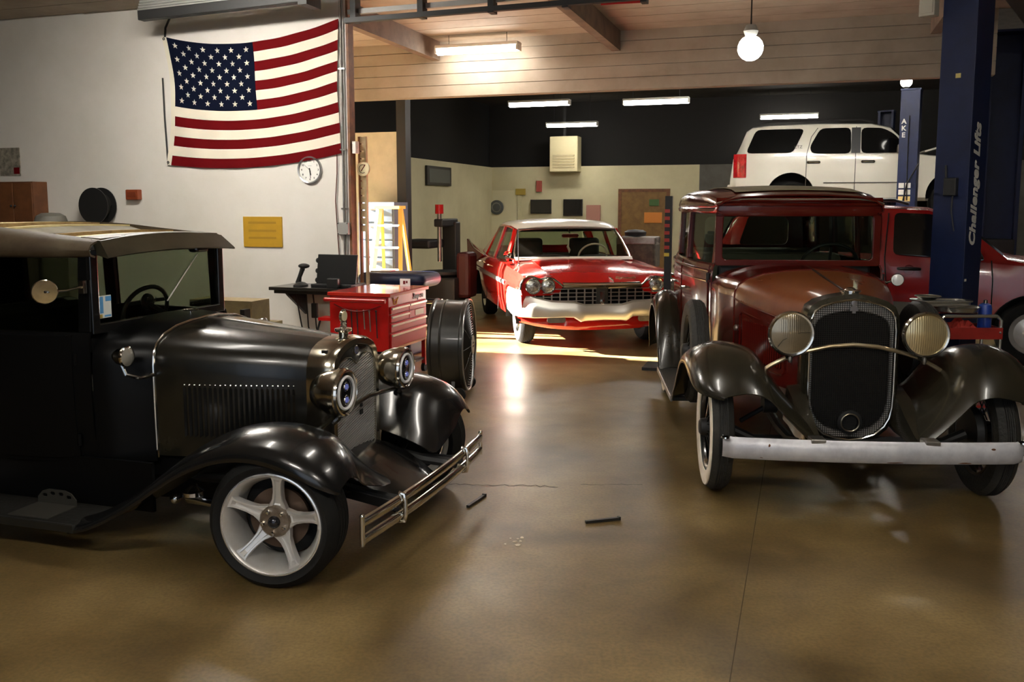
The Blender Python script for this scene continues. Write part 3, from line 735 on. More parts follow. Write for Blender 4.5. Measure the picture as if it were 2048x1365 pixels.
b = MB(); b.tube([(-1.14, 0.27, 1.42), (-1.155, 0.20, 1.34), (-1.163, 0.02, 1.17)], 0.004, 6); b.obj('wiper', STEEL, wsf)
# cab inside
b = MB(); b.box((-1.30, -0.50, 0.95), (-1.22, 0.50, 1.075)); b.obj('dashboard', PITCH, hot, 0, bevel=0.02)
b = MB(); b.tube([(-1.52 + 0.035 * math.sin(a * PI / 14), 0.27 + 0.19 * math.cos(a * PI / 14), 1.08 + 0.14 * math.sin(a * PI / 14)) for a in range(28)], 0.013, 8, closed=True); st = b.obj('steering_wheel', BPLAST, hot)
b = MB(); b.tube([(-1.53, 0.27, 1.13), (-1.25, 0.27, 1.0)], 0.018, 8); b.beam((-1.52, 0.09, 1.13), (-1.52, 0.45, 1.13), 0.02, 0.02); b.lathe([(0.05, 0), (0.045, 0.02), (0, 0.025)], (-1.51, 0.27, 1.13), (1, 0, 0), 16); b.obj('steering_column', BPLAST, st)
text('hub_script', 'Ford', 0.045, CHROME, st, (-1.48, 0.27, 1.14), (0, 1, 0), (0, 0, 1), 0.001, shear=0.3)
text('dash_lettering', 'System1', 0.035, mat('amber_print', (0.75, 0.35, 0.06), 0.5), hot, (-1.217, 0.20, 1.078), (0, 1, 0), (0, 0, 1), 0.001)
b = MB(); b.box((-2.25, -0.5, 0.42), (-1.75, 0.5, 0.62)); b.box((-2.35, -0.5, 0.62), (-2.18, 0.5, 1.12)); b.obj('bench_seat', mat('dark_seat', (0.02, 0.018, 0.016), 0.7), hot, 0, bevel=0.05)
# cowl lamps and mirror, ventilator
for s in (-1, 1):
    c = Vector((-0.93, s * 0.60, 0.965))
    b = MB(); b.lathe([(0, -0.07), (0.022, -0.062), (0.040, -0.035), (0.048, 0.0), (0.051, 0.004), (0.051, 0.014), (0.047, 0.018)], c, (1, 0, 0), 28); cl = b.obj('cowl_lamp', CHROME, hot)
    b = MB(); b.lathe([(0.047, 0.015), (0.025, 0.026), (0, 0.029)], c, (1, 0, 0), 24); b.obj('lens', mat('clear_lens', (0.55, 0.53, 0.46), 0.08, metal=0.6, coat=1), cl)
    b = MB(); b.tube([c + Vector((-0.02, 0, -0.045)), c + Vector((0, 0, -0.09)), c + Vector((0.03, -s * 0.06, -0.115)), (-0.888, s * 0.452, 0.850)], 0.010, 8); b.obj('lamp_arm', CHROME, cl)
b = MB(); b.lathe([(0.030, 0.0), (0.03, 0.01), (0.008, 0.014), (0.008, 0.03), (0.042, 0.034), (0.044, 0.040), (0.038, 0.041), (0.036, 0.036)], (-1.03, 0.045, 1.085), n=24); b.obj('cowl_vent_cap', CHROME, hot)
mc = Vector((-1.20, -0.80, 1.295))
b = MB(); b.lathe([(0.058, 0.012), (0.055, 0.016), (0.048, 0.0), (0.03, -0.014), (0, -0.02)], mc, (0.72, -0.69, 0.0), 28); mr = b.obj('side_mirror', CHROME, hot)
b = MB(); b.lathe([(0, 0.013), (0.055, 0.013)], mc, (0.72, -0.69, 0), 28); b.obj('mirror_glass', mat('mirror_face', (0.75, 0.75, 0.72), 0.12, metal=1, noise=(0.5, 0.5, 0.46), nscale=20), mr)
b = MB(); b.tube([mc + Vector((0.02, -0.02, 0)), (-1.19, -0.68, 1.29), (-1.19, -0.57, 1.30)], 0.006, 8); b.box((-1.205, -0.58, 1.265), (-1.18, -0.555, 1.33)); b.obj('mirror_arm', CHROME, mr)

# ------------------------------------------------------------------ maroon vintage sedan
MAROON = mat('maroon_paint', (0.070, 0.0045, 0.003), 0.20, coat=0.4, spec=0.35, noise=(0.085, 0.008, 0.004), rvar=0.06, nscale=4)
MAROON_HOOD = mat('lighter_maroon_paint', (0.13, 0.030, 0.008), 0.30, coat=0.2, spec=0.35, noise=(0.19, 0.066, 0.020), rvar=0.09, nscale=3)  # lighter, browner maroon for the hood top
FENDB = mat('faded_black_fender', (0.016, 0.014, 0.009), 0.24, coat=0.3, noise=(0.028, 0.024, 0.014), rvar=0.06, nscale=6)
WWALL = mat('whitewall_rubber', (0.82, 0.74, 0.62), 0.6, noise=(0.72, 0.62, 0.48), nscale=10)
CC = (2.005, 5.27)
sed = thing('vintage_sedan', 'maroon vintage sedan with black fenders and big round headlamps, at right', 'car', (CC[0], CC[1], 0), math.radians(-94.5))

def wire_wheel(parent, loc, rz, name='wheel', R=0.37, W=0.125, rim=0.245, wall=True):
    wh = put(name, cached('wire_rim', lambda: MB().lathe([(0.238, -0.05), (0.252, -0.052), (0.25, -0.03), (0.225, -0.02), (0.222, 0.02), (0.25, 0.03), (0.256, 0.05), (0.250, 0.052), (0.240, 0.046), (0.228, 0.03)], ax=AXO, n=48).mesh('wheel', BLACK)), parent, loc=loc, rot=(0, 0, rz))
    put('tire', cached('wire_tire', lambda: MB().lathe(tyre_profile(R, rim, W, 5, 0.022, 0.005, 0.006), ax=AXO, n=64, closed=True).mesh('tire', mat('old_tyre', (0.022, 0.021, 0.018), 0.7, noise=(0.035, 0.033, 0.027), bump=0.6, bscale=45))), wh)
    if wall:
        put('whitewall', cached('wire_wall', lambda: MB().lathe([(0.258, 0.052), (0.262, 0.062), (0.305, 0.0715), (0.342, 0.066), (0.346, 0.061)], ax=AXO, n=64).mesh('whitewall', WWALL)), wh)
    def spokes():
        b = MB()
        for k in range(24):
            a = 2 * PI * k / 24; a2 = a + (0.25 if k % 2 else -0.25); h = 0.05 if k % 4 < 2 else -0.03
            b.cyl((0.055 * math.cos(a2), -h, 0.055 * math.sin(a2)), (0.226 * math.cos(a), -0.01, 0.226 * math.sin(a)), 0.0045, n=5)
        return b.mesh('spokes', BLACK)
    tag(put('wire_spokes', cached('wire_spokes', spokes), wh), kind='stuff')
    put('hub_cap', cached('wire_hub', lambda: MB().lathe([(0.07, -0.04), (0.07, 0.03), (0.055, 0.055), (0.05, 0.085), (0.035, 0.095), (0.0, 0.097)], ax=AXO, n=24).mesh('hub_cap', DARK)), wh)
    put('brake_drum', cached('wire_drum', lambda: MB().lathe([(0.0, -0.09), (0.15, -0.09), (0.155, -0.05), (0.14, -0.03), (0, -0.03)], ax=AXO, n=28).mesh('brake_drum', DARK)), wh)
    return wh
for x, y, rz in ((0, -0.78, 0), (0, 0.78, PI), (-2.77, -0.78, 0), (-2.77, 0.78, PI)):
    wire_wheel(sed, (x, y, 0.37), rz)
for y, rz in ((-0.78, 0), (0.78, PI)):
    w_ = wire_wheel(sed, (-1.06, y, 0.665), rz, 'spare_wheel', wall=False)

KF2 = [(0, -1.10, 0.33, 0.93, 0.64, 0.02, 0.60, 0.34), (0.1, -0.98, 0.37, 0.94, 0.62, 0.03, 0.58, 0.40), (0.28, -0.72, 0.56, 0.945, 0.58, 0.06, 0.52, 0.50), (0.45, -0.42, 0.775, 0.95, 0.56, 0.09, 0.44, 0.53),
       (0.6, -0.12, 0.868, 0.955, 0.55, 0.12, 0.37, 0.53), (0.72, 0.08, 0.868, 0.955, 0.54, 0.145, 0.33, 0.50), (0.85, 0.27, 0.79, 0.93, 0.53, 0.13, 0.30, 0.46), (0.94, 0.385, 0.705, 0.87, 0.52, 0.06, 0.28, 0.41), (1.0, 0.43, 0.655, 0.79, 0.51, 0.02, 0.27, 0.36)]
for s in (-1, 1): fender(KF2, s, 'front_fender', FENDB, sed)
KR2 = [(0, -3.42, 0.36, 0.92, 0.70, 0.03, 0.66, 0.38), (0.2, -3.28, 0.66, 0.94, 0.70, 0.06, 0.66, 0.5), (0.4, -3.02, 0.88, 0.945, 0.70, 0.10, 0.66, 0.6), (0.55, -2.78, 0.935, 0.945, 0.70, 0.12, 0.66, 0.6),
       (0.7, -2.52, 0.86, 0.945, 0.70, 0.10, 0.66, 0.55), (0.85, -2.33, 0.60, 0.94, 0.70, 0.06, 0.66, 0.45), (1.0, -2.20, 0.33, 0.93, 0.70, 0.02, 0.66, 0.34)]
for s in (-1, 1): fender(KR2, s, 'rear_fender', FENDB, sed)
for s in (-1, 1):
    b = MB(); y0, y1 = sorted((s * 0.62, s * 0.93)); b.box((-2.26, y0, 0.295), (-1.06, y1, 0.325)); rb = b.obj('running_board', mat('running_board_rubber2', (0.035, 0.034, 0.028), 0.55, bump=0.3, bscale=40), sed, 0, bevel=0.008)
    b = MB(); b.box((-2.26, s * 0.937 - 0.008, 0.290), (-1.06, s * 0.937 + 0.008, 0.332)); b.obj('running_board_trim', STEEL, rb, 0, bevel=0.004)
    b = MB(); b.box((-2.4, s * 0.62 - 0.012, 0.30), (-0.95, s * 0.62 + 0.012, 0.50)); b.obj('splash_apron', FENDB, sed, 0)
# body
B2, T2 = 0.46, 1.265
def hw2(x): return curve_at([(-3.55, 0.60), (-3.35, 0.68), (-2.9, 0.725), (-2.3, 0.725), (-1.8, 0.68), (-1.43, 0.615)], x)[0]
b = MB(); rows = []
for i in range(17):
    x = lerp(-1.43, -3.55, i / 16); h = hw2(x)
    half = [(h - 0.015, T2), (h, T2 - 0.03), (h + 0.006, T2 - 0.09), (h + 0.004, 0.9), (h - 0.005, 0.65), (h - 0.035, B2), (h - 0.1, B2 - 0.03)]
    rows.append([(x, y, z) for y, z in half] + [(x, -y, z) for y, z in reversed(half)])
b.grid(rows, cap1=True); b.obj('body', MAROON, sed, 40, solid=0.012)
for s in (-1, 1):
    for x0, x1 in ((-1.49, -2.27), (-2.33, -2.93)):
        d = MB(); rows = []
        for i in range(7):
            x = lerp(x0, x1, i / 6); h = hw2(x) + 0.016
            rows.append([(x, s * (h - 0.012), T2 - 0.01), (x, s * (h + 0.004), T2 - 0.08), (x, s * (h + 0.002), 0.9), (x, s * (h - 0.004), 0.66), (x, s * (h - 0.03), B2 + 0.02)])
        d.grid(rows); dr = d.obj('door', MAROON, sed, 40, solid=0.008)
        hb = MB(); xh = x1 + 0.12; yb = hw2(xh)
        hb.tube([(xh, s * (yb + 0.02), 1.03), (xh, s * (yb + 0.055), 1.03), (xh + 0.10, s * (yb + 0.058), 1.028)], [0.012, 0.011, 0.008], 8); hb.obj('door_handle', CHROME, dr)
    for z, r in ((1.215, 0.012), (1.135, 0.010)):
        b = MB(); b.tube([(x, s * (hw2(x) + 0.018), z) for x in [lerp(-1.46, -3.5, i / 14) for i in range(15)]], r, 8); b.obj('belt_molding', MAROON, sed)
    for z in (1.16, 0.62):
        b = MB(); b.cyl((-1.475, s * (hw2(-1.475) + 0.022), z - 0.035), (-1.475, s * (hw2(-1.475) + 0.022), z + 0.035), 0.014, n=10); b.obj('door_hinge', DARK, sed)
def hood2(x, w, zt, zb):
    p = [(0, zt), (0.35, zt - 0.010), (0.65, zt - 0.034), (0.84, zt - 0.066), (0.95, zt - 0.105), (1.0, zt - 0.155), (1.005, zt - 0.20), (1.0, lerp(zt, zb, 0.6)), (0.99, zb)]
    half = [(x, w * a, z) for a, z in p]
    return [(x, -y, z) for _, y, z in reversed(half[1:])] + half
b = MB(); rows = []
for i in range(7):
    t = i / 6; w_ = curve_at([(0, 0.615), (0.4, 0.60), (1, 0.525)], t)[0]
    rows.append(hood2(lerp(-1.43, -0.95, t), w_, lerp(1.275, 1.258, t), B2))
b.grid(rows); b.obj('cowl', MAROON, sed, 50, solid=0.01)
W2 = [(0, 0.52), (0.5, 0.405), (1, 0.262)]
for side in (1, -1):
    b = MB(); rows = []; b2 = MB(); rows2 = []
    for i in range(9):
        t = i / 8; x = lerp(-0.94, -0.10, t); w_ = curve_at(W2, t)[0]; zt = lerp(1.256, 1.172, t)
        sec = hood2(x, w_, zt, 0.56); sec = sec[8:] if side > 0 else list(reversed(sec[:9]))
        rows.append(sec[:7]); rows2.append([(p[0], p[1] * 1.0, p[2]) for p in sec[6:]])
    b.grid(rows); b.obj('hood', MAROON_HOOD, sed, 50, solid=0.008)
    b2.grid(rows2); hs = b2.obj('hood_side', MAROON, sed, 50, solid=0.008)
    b = MB(); b.tube([(p[0], p[1] * 1.005, p[2]) for p in [r[6] for r in rows]], 0.008, 6); b.obj('hood_bead', MAROON, hs)
    def ysd(x): return curve_at(W2, (x + 0.94) / 0.84)[0]
    b = MB(); fr = [(-0.80, 0.98), (-0.30, 0.935), (-0.27, 0.91), (-0.27, 0.66), (-0.30, 0.64), (-0.80, 0.64), (-0.83, 0.66), (-0.83, 0.955)]
    b.tube([(x, side * (ysd(x) + 0.006), z) for x, z in fr], 0.007, 6, closed=True); b.obj('vent_frame', MAROON, hs)
    for k in range(20):
        x = lerp(-0.77, -0.32, k / 19)
        put('louver', cached('louvre2', lambda: MB().grid([[(-0.007, 0, z), (0.0, 0.012, z + (0.01 if z > 0 else -0.01)), (0.009, 0.0, z)] for z in (-0.12, -0.10, 0.0, 0.10, 0.12)]).mesh('louver', MAROON, 60)), hs, loc=(x, side * (ysd(x) + 0.003), 0.80), rot=(0, 0, (PI if side < 0 else 0) + side * 0.30))
    b = MB(); b.lathe([(0.022, 0), (0.022, 0.012), (0.012, 0.02), (0, 0.022)], (-0.885, side * (ysd(-0.885) + 0.004), 0.86), (0, side, 0), 14); b.obj('hood_latch', STEEL, hs)
b = MB(); b.tube([(-0.945, 0, 1.262), (-0.10, 0, 1.178)], 0.008, 8); b.obj('hood_hinge', mat('dark_hinge', (0.02, 0.01, 0.008), 0.4), sed)
b = MB(); b.tube([(-0.945, y * 1.004, z + 0.003) for _, y, z in hood2(-0.945, 0.522, 1.258, 0.6)], 0.007, 6); b.obj('cowl_bead', MAROON, sed)

# radiator: black shell, bright bead, square-mesh stone guard
def rad_outline(w, z0, z1):
    zz = lambda t: lerp(z0, z1, t)
    h = [(0.30, 0.012), (0.60, 0.042), (0.82, 0.10), (0.93, 0.16), (0.985, 0.24), (1.0, 0.36), (1.0, 0.6), (1.0, 0.78), (0.975, 0.86), (0.90, 0.915), (0.74, 0.95), (0.50, 0.975), (0.22, 0.992)]
    half = [(w * y, zz(t)) for y, t in h]
    return [(0, z0)] + half + [(0, z1)] + [(-y, z) for y, z in reversed(half)]
so, si, sb_ = rad_outline(0.272, 0.29, 1.185), rad_outline(0.246, 0.315, 1.155), rad_outline(0.222, 0.36, 1.09)
b = MB(); b.grid([[(x, y * k, z) for y, z in o_] for x, o_, k in ((-0.12, so, 1.0), (-0.03, so, 1.005), (0.02, so, 0.985), (0.035, si, 1.03))], cu=True)
rs = b.obj('radiator_shell', mat('dull_black_shell', (0.03, 0.027, 0.018), 0.22, metal=0.5, coat=0.4, noise=(0.06, 0.055, 0.035)), sed, 40, solid=0.006)
b = MB(); b.tube([(0.036, y, z) for y, z in si], 0.0075, 8, closed=True); b.obj('shell_bead', CHROME, rs)
def inside(o_, y, z):
    n = len(o_); c = False
    for i in range(n):
        (y1, z1), (y2, z2) = o_[i], o_[(i + 1) % n]
        if (z1 > z) != (z2 > z) and y < (y2 - y1) * (z - z1) / (z2 - z1) + y1: c = not c
    return c
def span(o_, horiz, k):
    v = [q / 400 for q in range(-120, 500)]
    hit = [q for q in v if (inside(o_, q, k) if horiz else inside(o_, k, q))]
    return (hit[0], hit[-1]) if hit else None
b = MB(); p = 0.0125; k = -0.25
while k < 0.25:
    sp_ = span(si, False, k)
    if sp_: b.beam((0.026, k, sp_[0]), (0.026, k, sp_[1]), 0.003, 0.003, up=(1, 0, 0))
    k += p
k = 0.32
while k < 1.16:
    sp_ = span(si, True, k)
    if sp_: b.beam((0.029, sp_[0], k), (0.029, sp_[1], k), 0.003, 0.003)
    k += p
tag(b.obj('stone_guard', mat('guard_black', (0.035, 0.032, 0.028), 0.4, metal=0.8), sed, 0), kind='stuff')
b = MB(); b.ring(si, sb_, (0.0, 0, 0), (0, 1, 0), (0, 0, 1), 0.006); b.obj('backlight_ring', mat('backlight_pale', (0.72, 0.70, 0.66), 0.4, metal=0.15), sed, 0)  # pale ring paints in the light seen between shell and core
b = MB(); b.prism(si, (-0.02, 0, 0), (0, 1, 0), (0, 0, 1), 0.01); b.obj('radiator_core', PITCH, sed, 0)
b = MB(); b.tube([(0.008, y, z) for y, z in sb_], 0.004, 6, closed=True); b.obj('core_bead', STEEL, sed)
b = MB(); b.lathe([(0.070, 0.0), (0.072, 0.02), (0.055, 0.03), (0.05, 0.022), (0.046, 0.0), (0.0, -0.004)], (0.030, 0.0, 0.425), (1, 0, 0), 28); b.obj('crank_hole_plate', PITCH, sed)
b = MB(); b.tube([(0.058, 0.052 * math.cos(a * PI / 16), 0.425 + 0.052 * math.sin(a * PI / 16)) for a in range(32)], 0.005, 8, closed=True); b.obj('crank_hole_ring', mat('brassy', (0.40, 0.34, 0.24), 0.3, metal=1), sed)
bow = [(-0.045, -0.012), (-0.018, -0.012), (-0.018, -0.026), (0.018, -0.026), (0.018, -0.012), (0.045, -0.012), (0.035, 0.012), (0.018, 0.012), (0.018, 0.026), (-0.018, 0.026), (-0.018, 0.012), (-0.035, 0.012)]
b = MB(); b.prism([(x * 0.55, y) for x, y in bow], (0.034, 0.0, 1.100), (0, 1, 0), (0, 0, 1), 0.006); b.lathe([(0.017, 0), (0.017, 0.008), (0, 0.010)], (0.032, 0.0, 1.135), (1, 0, 0), 16); b.obj('emblem', mat('emblem_grey', (0.30, 0.30, 0.32), 0.3, metal=0.8), sed)
b = MB(); b.lathe([(0.05, -0.01), (0.05, 0.004), (0.062, 0.008), (0.062, 0.016), (0.03, 0.022), (0.02, 0.032), (0, 0.034)], (-0.05, 0, 1.186), n=24); b.obj('radiator_cap', CHROME, sed)
# head lamps
def ribbed(name, col):
    m, t, bb = nt(name)
    bb.inputs['Base Color'].default_value = (*col, 1); bb.inputs['Roughness'].default_value = 0.16; bb.inputs['Metallic'].default_value = 0.7; bb.inputs['Coat Weight'].default_value = 0.8
    tc = t.nodes.new('ShaderNodeTexCoord'); wv = t.nodes.new('ShaderNodeTexWave'); wv.bands_direction = 'Y'; wv.inputs['Scale'].default_value = 26; wv.inputs['Distortion'].default_value = 0.3
    t.links.new(tc.outputs['Object'], wv.inputs['Vector']); bp = t.nodes.new('ShaderNodeBump'); bp.inputs['Strength'].default_value = 0.1; bp.inputs['Distance'].default_value = 0.01
    t.links.new(wv.outputs['Fac'], bp.inputs['Height']); t.links.new(bp.outputs[0], bb.inputs['Normal'])
    return m
LENS_A, LENS_B = ribbed('ribbed_lens_dark', (0.30, 0.25, 0.17)), ribbed('ribbed_lens_bright', (0.62, 0.50, 0.27))  # same ribbed lens in a darker and a brighter tone
for s, m in ((-1, LENS_A), (1, LENS_B)):
    c = Vector((0.13, s * 0.378, 0.963))
    b = MB(); b.lathe([(0, -0.15), (0.04, -0.145), (0.085, -0.115), (0.115, -0.065), (0.126, -0.01), (0.128, 0.0)], c, (1, 0, 0), 40); hl = b.obj('headlamp', FENDB, sed)
    b = MB(); b.lathe([(0.127, -0.012), (0.133, -0.004), (0.134, 0.012), (0.126, 0.022), (0.116, 0.020), (0.114, 0.010)], c, (1, 0, 0), 44); b.obj('lamp_bezel', CHROME, hl)
    b = MB(); b.lathe([(0.119, 0.012), (0.10, 0.017), (0.06, 0.024), (0.02, 0.027), (0, 0.027)], c, (1, 0, 0), 40); b.obj('lens', m, hl)
    b = MB(); b.lathe([(0.012, 0), (0.014, -0.02), (0.008, -0.035), (0, -0.037)], c + Vector((0, 0, -0.135)), n=12); b.obj('lamp_stud', STEEL, hl)
    if s < 0:
        b = MB(); b.tube([c + Vector((0.024, y, z)) for y, z in ((-0.075, -0.075), (-0.05, -0.035), (0.0, -0.012), (0.05, 0.01), (0.105, 0.012))], 0.0022, 5); b.obj('lens_crack', mat('crack_line', (0.03, 0.02, 0.01), 0.6), hl)
BAR = mat('worn_brass_bar', (0.50, 0.40, 0.24), 0.3, metal=0.9, noise=(0.62, 0.54, 0.38), nscale=12)
b = MB(); b.tube([(0.06, y, z) for y, z in ((-0.53, 0.725), (-0.47, 0.765), (-0.378, 0.815), (-0.28, 0.848), (-0.14, 0.880), (0, 0.892), (0.14, 0.880), (0.28, 0.848), (0.378, 0.815), (0.47, 0.765), (0.53, 0.725))], 0.0125, 10); lb = b.obj('lamp_bar', BAR, sed)
for s in (-1, 1):
    b = MB(); b.lathe([(0.016, 0.03), (0.022, 0.01), (0.04, -0.012), (0.042, -0.02)], (0.06, s * 0.55, 0.725), (0, -s * 0.7, 0.7), 14); b.obj('bar_foot', BAR, lb)
    b = MB(); b.tube([(0.07, s * 0.378, 0.815), (0.10, s * 0.378, 0.85)], 0.016, 8); b.obj('lamp_post', FENDB, lb)
# bumper: one broad dull blade
BUMP = mat('worn_silver_bumper', (0.52, 0.52, 0.56), 0.42, metal=0.3, noise=(0.72, 0.72, 0.75), bump=0.12, bscale=30, nscale=7)
b = MB(); rows = []
for i in range(31):
    y = lerp(-0.80, 0.80, i / 30); x = 0.53 - 0.05 * (abs(y) / 0.8) ** 2.2 - (0.035 if abs(y) > 0.79 else 0); zc = 0.372
    rows.append([(x - 0.012, y, zc - 0.058), (x, y, zc - 0.052), (x + 0.010, y, zc - 0.02), (x + 0.012, y, zc), (x + 0.010, y, zc + 0.02), (x, y, zc + 0.052), (x - 0.012, y, zc + 0.058)])
b.grid(rows); bu = b.obj('bumper', BUMP, sed, 50, solid=0.007)
RUSTM = mat('rust_spot', (0.12, 0.045, 0.012), 0.9)
for y, z, a, c in ((-0.56, 0.395, 0.006, 0.013), (-0.30, 0.338, 0.035, 0.010), (-0.58, 0.330, 0.03, 0.006), (0.1, 0.322, 0.05, 0.004), (0.45, 0.323, 0.06, 0.004), (0.62, 0.40, 0.012, 0.006)):
    x = 0.53 - 0.05 * (abs(y) / 0.8) ** 2.2 + 0.0125
    if abs(z - 0.372) > 0.03: x -= 0.009
    b = MB(); b.lathe([(0, 0.001), (0.7, 0.001), (1, 0.0)], (0, 0, 0), (1, 0, 0), 12); b.v = [(x + q[0], y + q[1] * a, z + q[2] * c) for q in b.v]; b.obj('rust_patch', RUSTM, bu, 60)
for s in (-1, 1):
    b = MB(); b.lathe([(0.026, 0), (0.024, 0.008), (0.012, 0.014), (0, 0.015)], (0.47, s * 0.79, 0.425), n=14); b.obj('bumper_bolt', CHROME, bu)
    b = MB(); b.box((0.44, s * 0.30 - 0.04, 0.415), (0.53, s * 0.30 + 0.04, 0.440)); b.obj('bumper_clamp', STEEL, bu, 0, bevel=0.005)
    b = MB(); b.tube([(0.50, s * 0.30, 0.40), (0.35, s * 0.30, 0.40), (0.2, s * 0.29, 0.44), (-0.2, s * 0.30, 0.46), (-3.4, s * 0.42, 0.46)], 0.03, 8); b.obj('frame_rail', DARK, sed)
b = MB(); b.tube([(0, -0.68, 0.36), (0, -0.55, 0.30), (0, 0.55, 0.30), (0, 0.68, 0.36)], 0.030, 10); ax_ = b.obj('front_axle', DARK, sed)
for s in (-1, 1):
    b = MB(); b.tube([(-0.45, s * 0.36, 0.36), (-0.2, s * 0.36, 0.33), (0.1, s * 0.36, 0.33), (0.36, s * 0.33, 0.38)], 0.028, 8); b.obj('leaf_spring', DARK, ax_)
    b = MB(); b.tube([(-0.05, s * 0.62, 0.40), (-0.12, s * 0.45, 0.48), (-0.10, s * 0.36, 0.55)], 0.015, 8); b.cyl((-0.1, s * 0.40, 0.50), (-0.1, s * 0.48, 0.50), 0.06, n=16); b.obj('shock_absorber', DARK, ax_)
b = MB(); rows = []
for x, z, w_ in ((0.0, 0.33, 0.26), (0.2, 0.36, 0.28), (0.38, 0.37, 0.29)):
    rows.append([(x, -w_, z), (x, -w_ * 0.4, z - 0.02), (x, 0, z - 0.025), (x, w_ * 0.4, z - 0.02), (x, w_, z)])
b.grid(rows); b.obj('front_apron', DARK, sed, 50, solid=0.006)
for s in (-1, 1):        # frame horn cover beside the radiator foot
    b = MB(); rows = []
    for x, z0_, z1_ in ((-0.1, 0.40, 0.62), (0.05, 0.40, 0.58), (0.2, 0.38, 0.50), (0.36, 0.37, 0.43), (0.44, 0.37, 0.41)):
        rows.append([(x, s * 0.245, z0_), (x, s * 0.26, z1_), (x, s * 0.34, z1_ - 0.01), (x, s * 0.355, z0_)])
    b.grid(rows); b.obj('frame_horn_cover', FENDB, sed, 50, solid=0.006)
# upper body
ZG2 = 1.665
for s in (-1, 1):
    for x0, x1 in ((-1.43, -1.50), (-2.26, -2.34), (-2.92, -3.02), (-3.36, -3.54)):
        b = MB(); h0, h1 = hw2(x0), hw2(x1)
        b.add([(x0, s * (h0 - 0.012), T2), (x1, s * (h1 - 0.012), T2), (x1, s * (h1 - 0.035), ZG2), (x0, s * (h0 - 0.035), ZG2), (x0, s * (h0 - 0.06), T2), (x1, s * (h1 - 0.06), T2), (x1, s * (h1 - 0.08), ZG2), (x0, s * (h0 - 0.08), ZG2)],
              [(0, 1, 2, 3), (4, 7, 6, 5), (0, 3, 7, 4), (1, 5, 6, 2), (0, 4, 5, 1), (3, 2, 6, 7)])
        b.obj('window_pillar', MAROON, sed, 0, bevel=0.008)
    for x0, x1 in ((-1.50, -2.26), (-2.34, -2.92), (-3.02, -3.36)):
        g = MB(); y0, y1 = hw2(x0) - 0.04, hw2(x1) - 0.04
        g.add([(x0, s * y0, T2), (x1, s * y1, T2), (x1, s * (y1 - 0.02), ZG2), (x0, s * (y0 - 0.02), ZG2)], [(0, 1, 2, 3)]); g.obj('side_window', GLASS, sed, 0, solid=0.004)
b = MB(); b.ring(rrect(-0.58, T2 - 0.02, 0.58, ZG2 + 0.06, 0.03), rrect(-0.40, T2 + 0.06, 0.40, ZG2 - 0.07, 0.06), (-3.56, 0, 0), (0, 1, 0), (0, 0, 1), 0.03); b.obj('rear_panel', MAROON, sed, 0)
b = MB(); b.box((-3.55, -0.41, T2 + 0.05), (-3.545, 0.41, ZG2 - 0.06)); b.obj('rear_window', GLASS, sed, 0)
def rz2(x): return curve_at([(-3.62, -0.05), (-3.4, 0.01), (-2.8, 0.05), (-2.2, 0.05), (-1.7, 0.03), (-1.5, 0.008), (-1.38, -0.02)], x)[0]
b = MB(); rows = []
for i in range(17):
    x = lerp(-1.375, -3.60, i / 16); h = hw2(max(x, -3.5) if x < -1.43 else -1.43) - 0.02 - (0.06 if i == 16 else 0); q = rz2(x)
    half = [(h - 0.03, 1.645), (h, 1.655), (h + 0.006, 1.675), (h - 0.004, 1.69), (h + 0.002, 1.705), (h - 0.012, 1.725 + q), (h - 0.05, 1.752 + q), (h - 0.12, 1.772 + q), (0.42, 1.785 + q)]
    rows.append([(x, y, z) for y, z in half] + [(x, 0.2, 1.797 + q), (x, 0, 1.80 + q), (x, -0.2, 1.797 + q)] + [(x, -y, z) for y, z in reversed(half)])
b.grid(rows, cap1=True); rf = b.obj('roof', MAROON, sed, 50, solid=0.01)
b = MB(); b.grid([[(x, y, 1.789 + rz2(x) + 0.016 * (1 - (y / 0.45) ** 2) + 0.008) for y in [lerp(-0.45, 0.45, k / 8) for k in range(9)]] for x in [lerp(-1.50, -3.35, i / 10) for i in range(11)]]); b.obj('roof_insert', mat('grey_roof_fabric', (0.20, 0.165, 0.095), 0.85, noise=(0.25, 0.21, 0.13), bump=0.2, bscale=80), rf, 50, solid=0.006)
# header over the windscreen with stepped mouldings
b = MB(); rows = []
for i in range(15):
    y = lerp(-0.60, 0.60, i / 14); e = 0.03 * (abs(y) / 0.6) ** 6
    rows.append([(-1.42, y, 1.625), (-1.405 - e, y, 1.628), (-1.398 - e, y, 1.645), (-1.402 - e, y, 1.70), (-1.39 - e, y, 1.704), (-1.386 - e, y, 1.715), (-1.396 - e, y, 1.722), (-1.385 - e, y, 1.730), (-1.380 - e, y, 1.742), (-1.392 - e, y, 1.756), (-1.44, y, 1.785 - 0.04 * (abs(y) / 0.6) ** 5)])
b.grid(rows); b.obj('windshield_header', MAROON, sed, 40, solid=0.008)
b = MB(); b.tube([(-1.381 - 0.03 * (abs(y) / 0.6) ** 6, y, 1.748 - 0.03 * (abs(y) / 0.6) ** 8) for y in [lerp(-0.61, 0.61, k / 20) for k in range(21)]], 0.007, 6); b.obj('roof_bead', mat('light_bead', (0.45, 0.38, 0.30), 0.25, metal=0.8), sed)
b = MB(); b.ring(rrect(-0.60, T2 - 0.01, 0.60, 1.645, 0.02), rrect(-0.545, T2 + 0.035, 0.545, 1.630, 0.03), (-1.455, 0, 0), (0, 1, 0), (0, 0, 1), 0.035); wf = b.obj('windshield_frame', MAROON, sed, 0, bevel=0.006)
b = MB(); b.box((-1.44, -0.55, T2 + 0.03), (-1.435, 0.55, 1.635)); b.obj('windshield', GLASS, sed, 0)
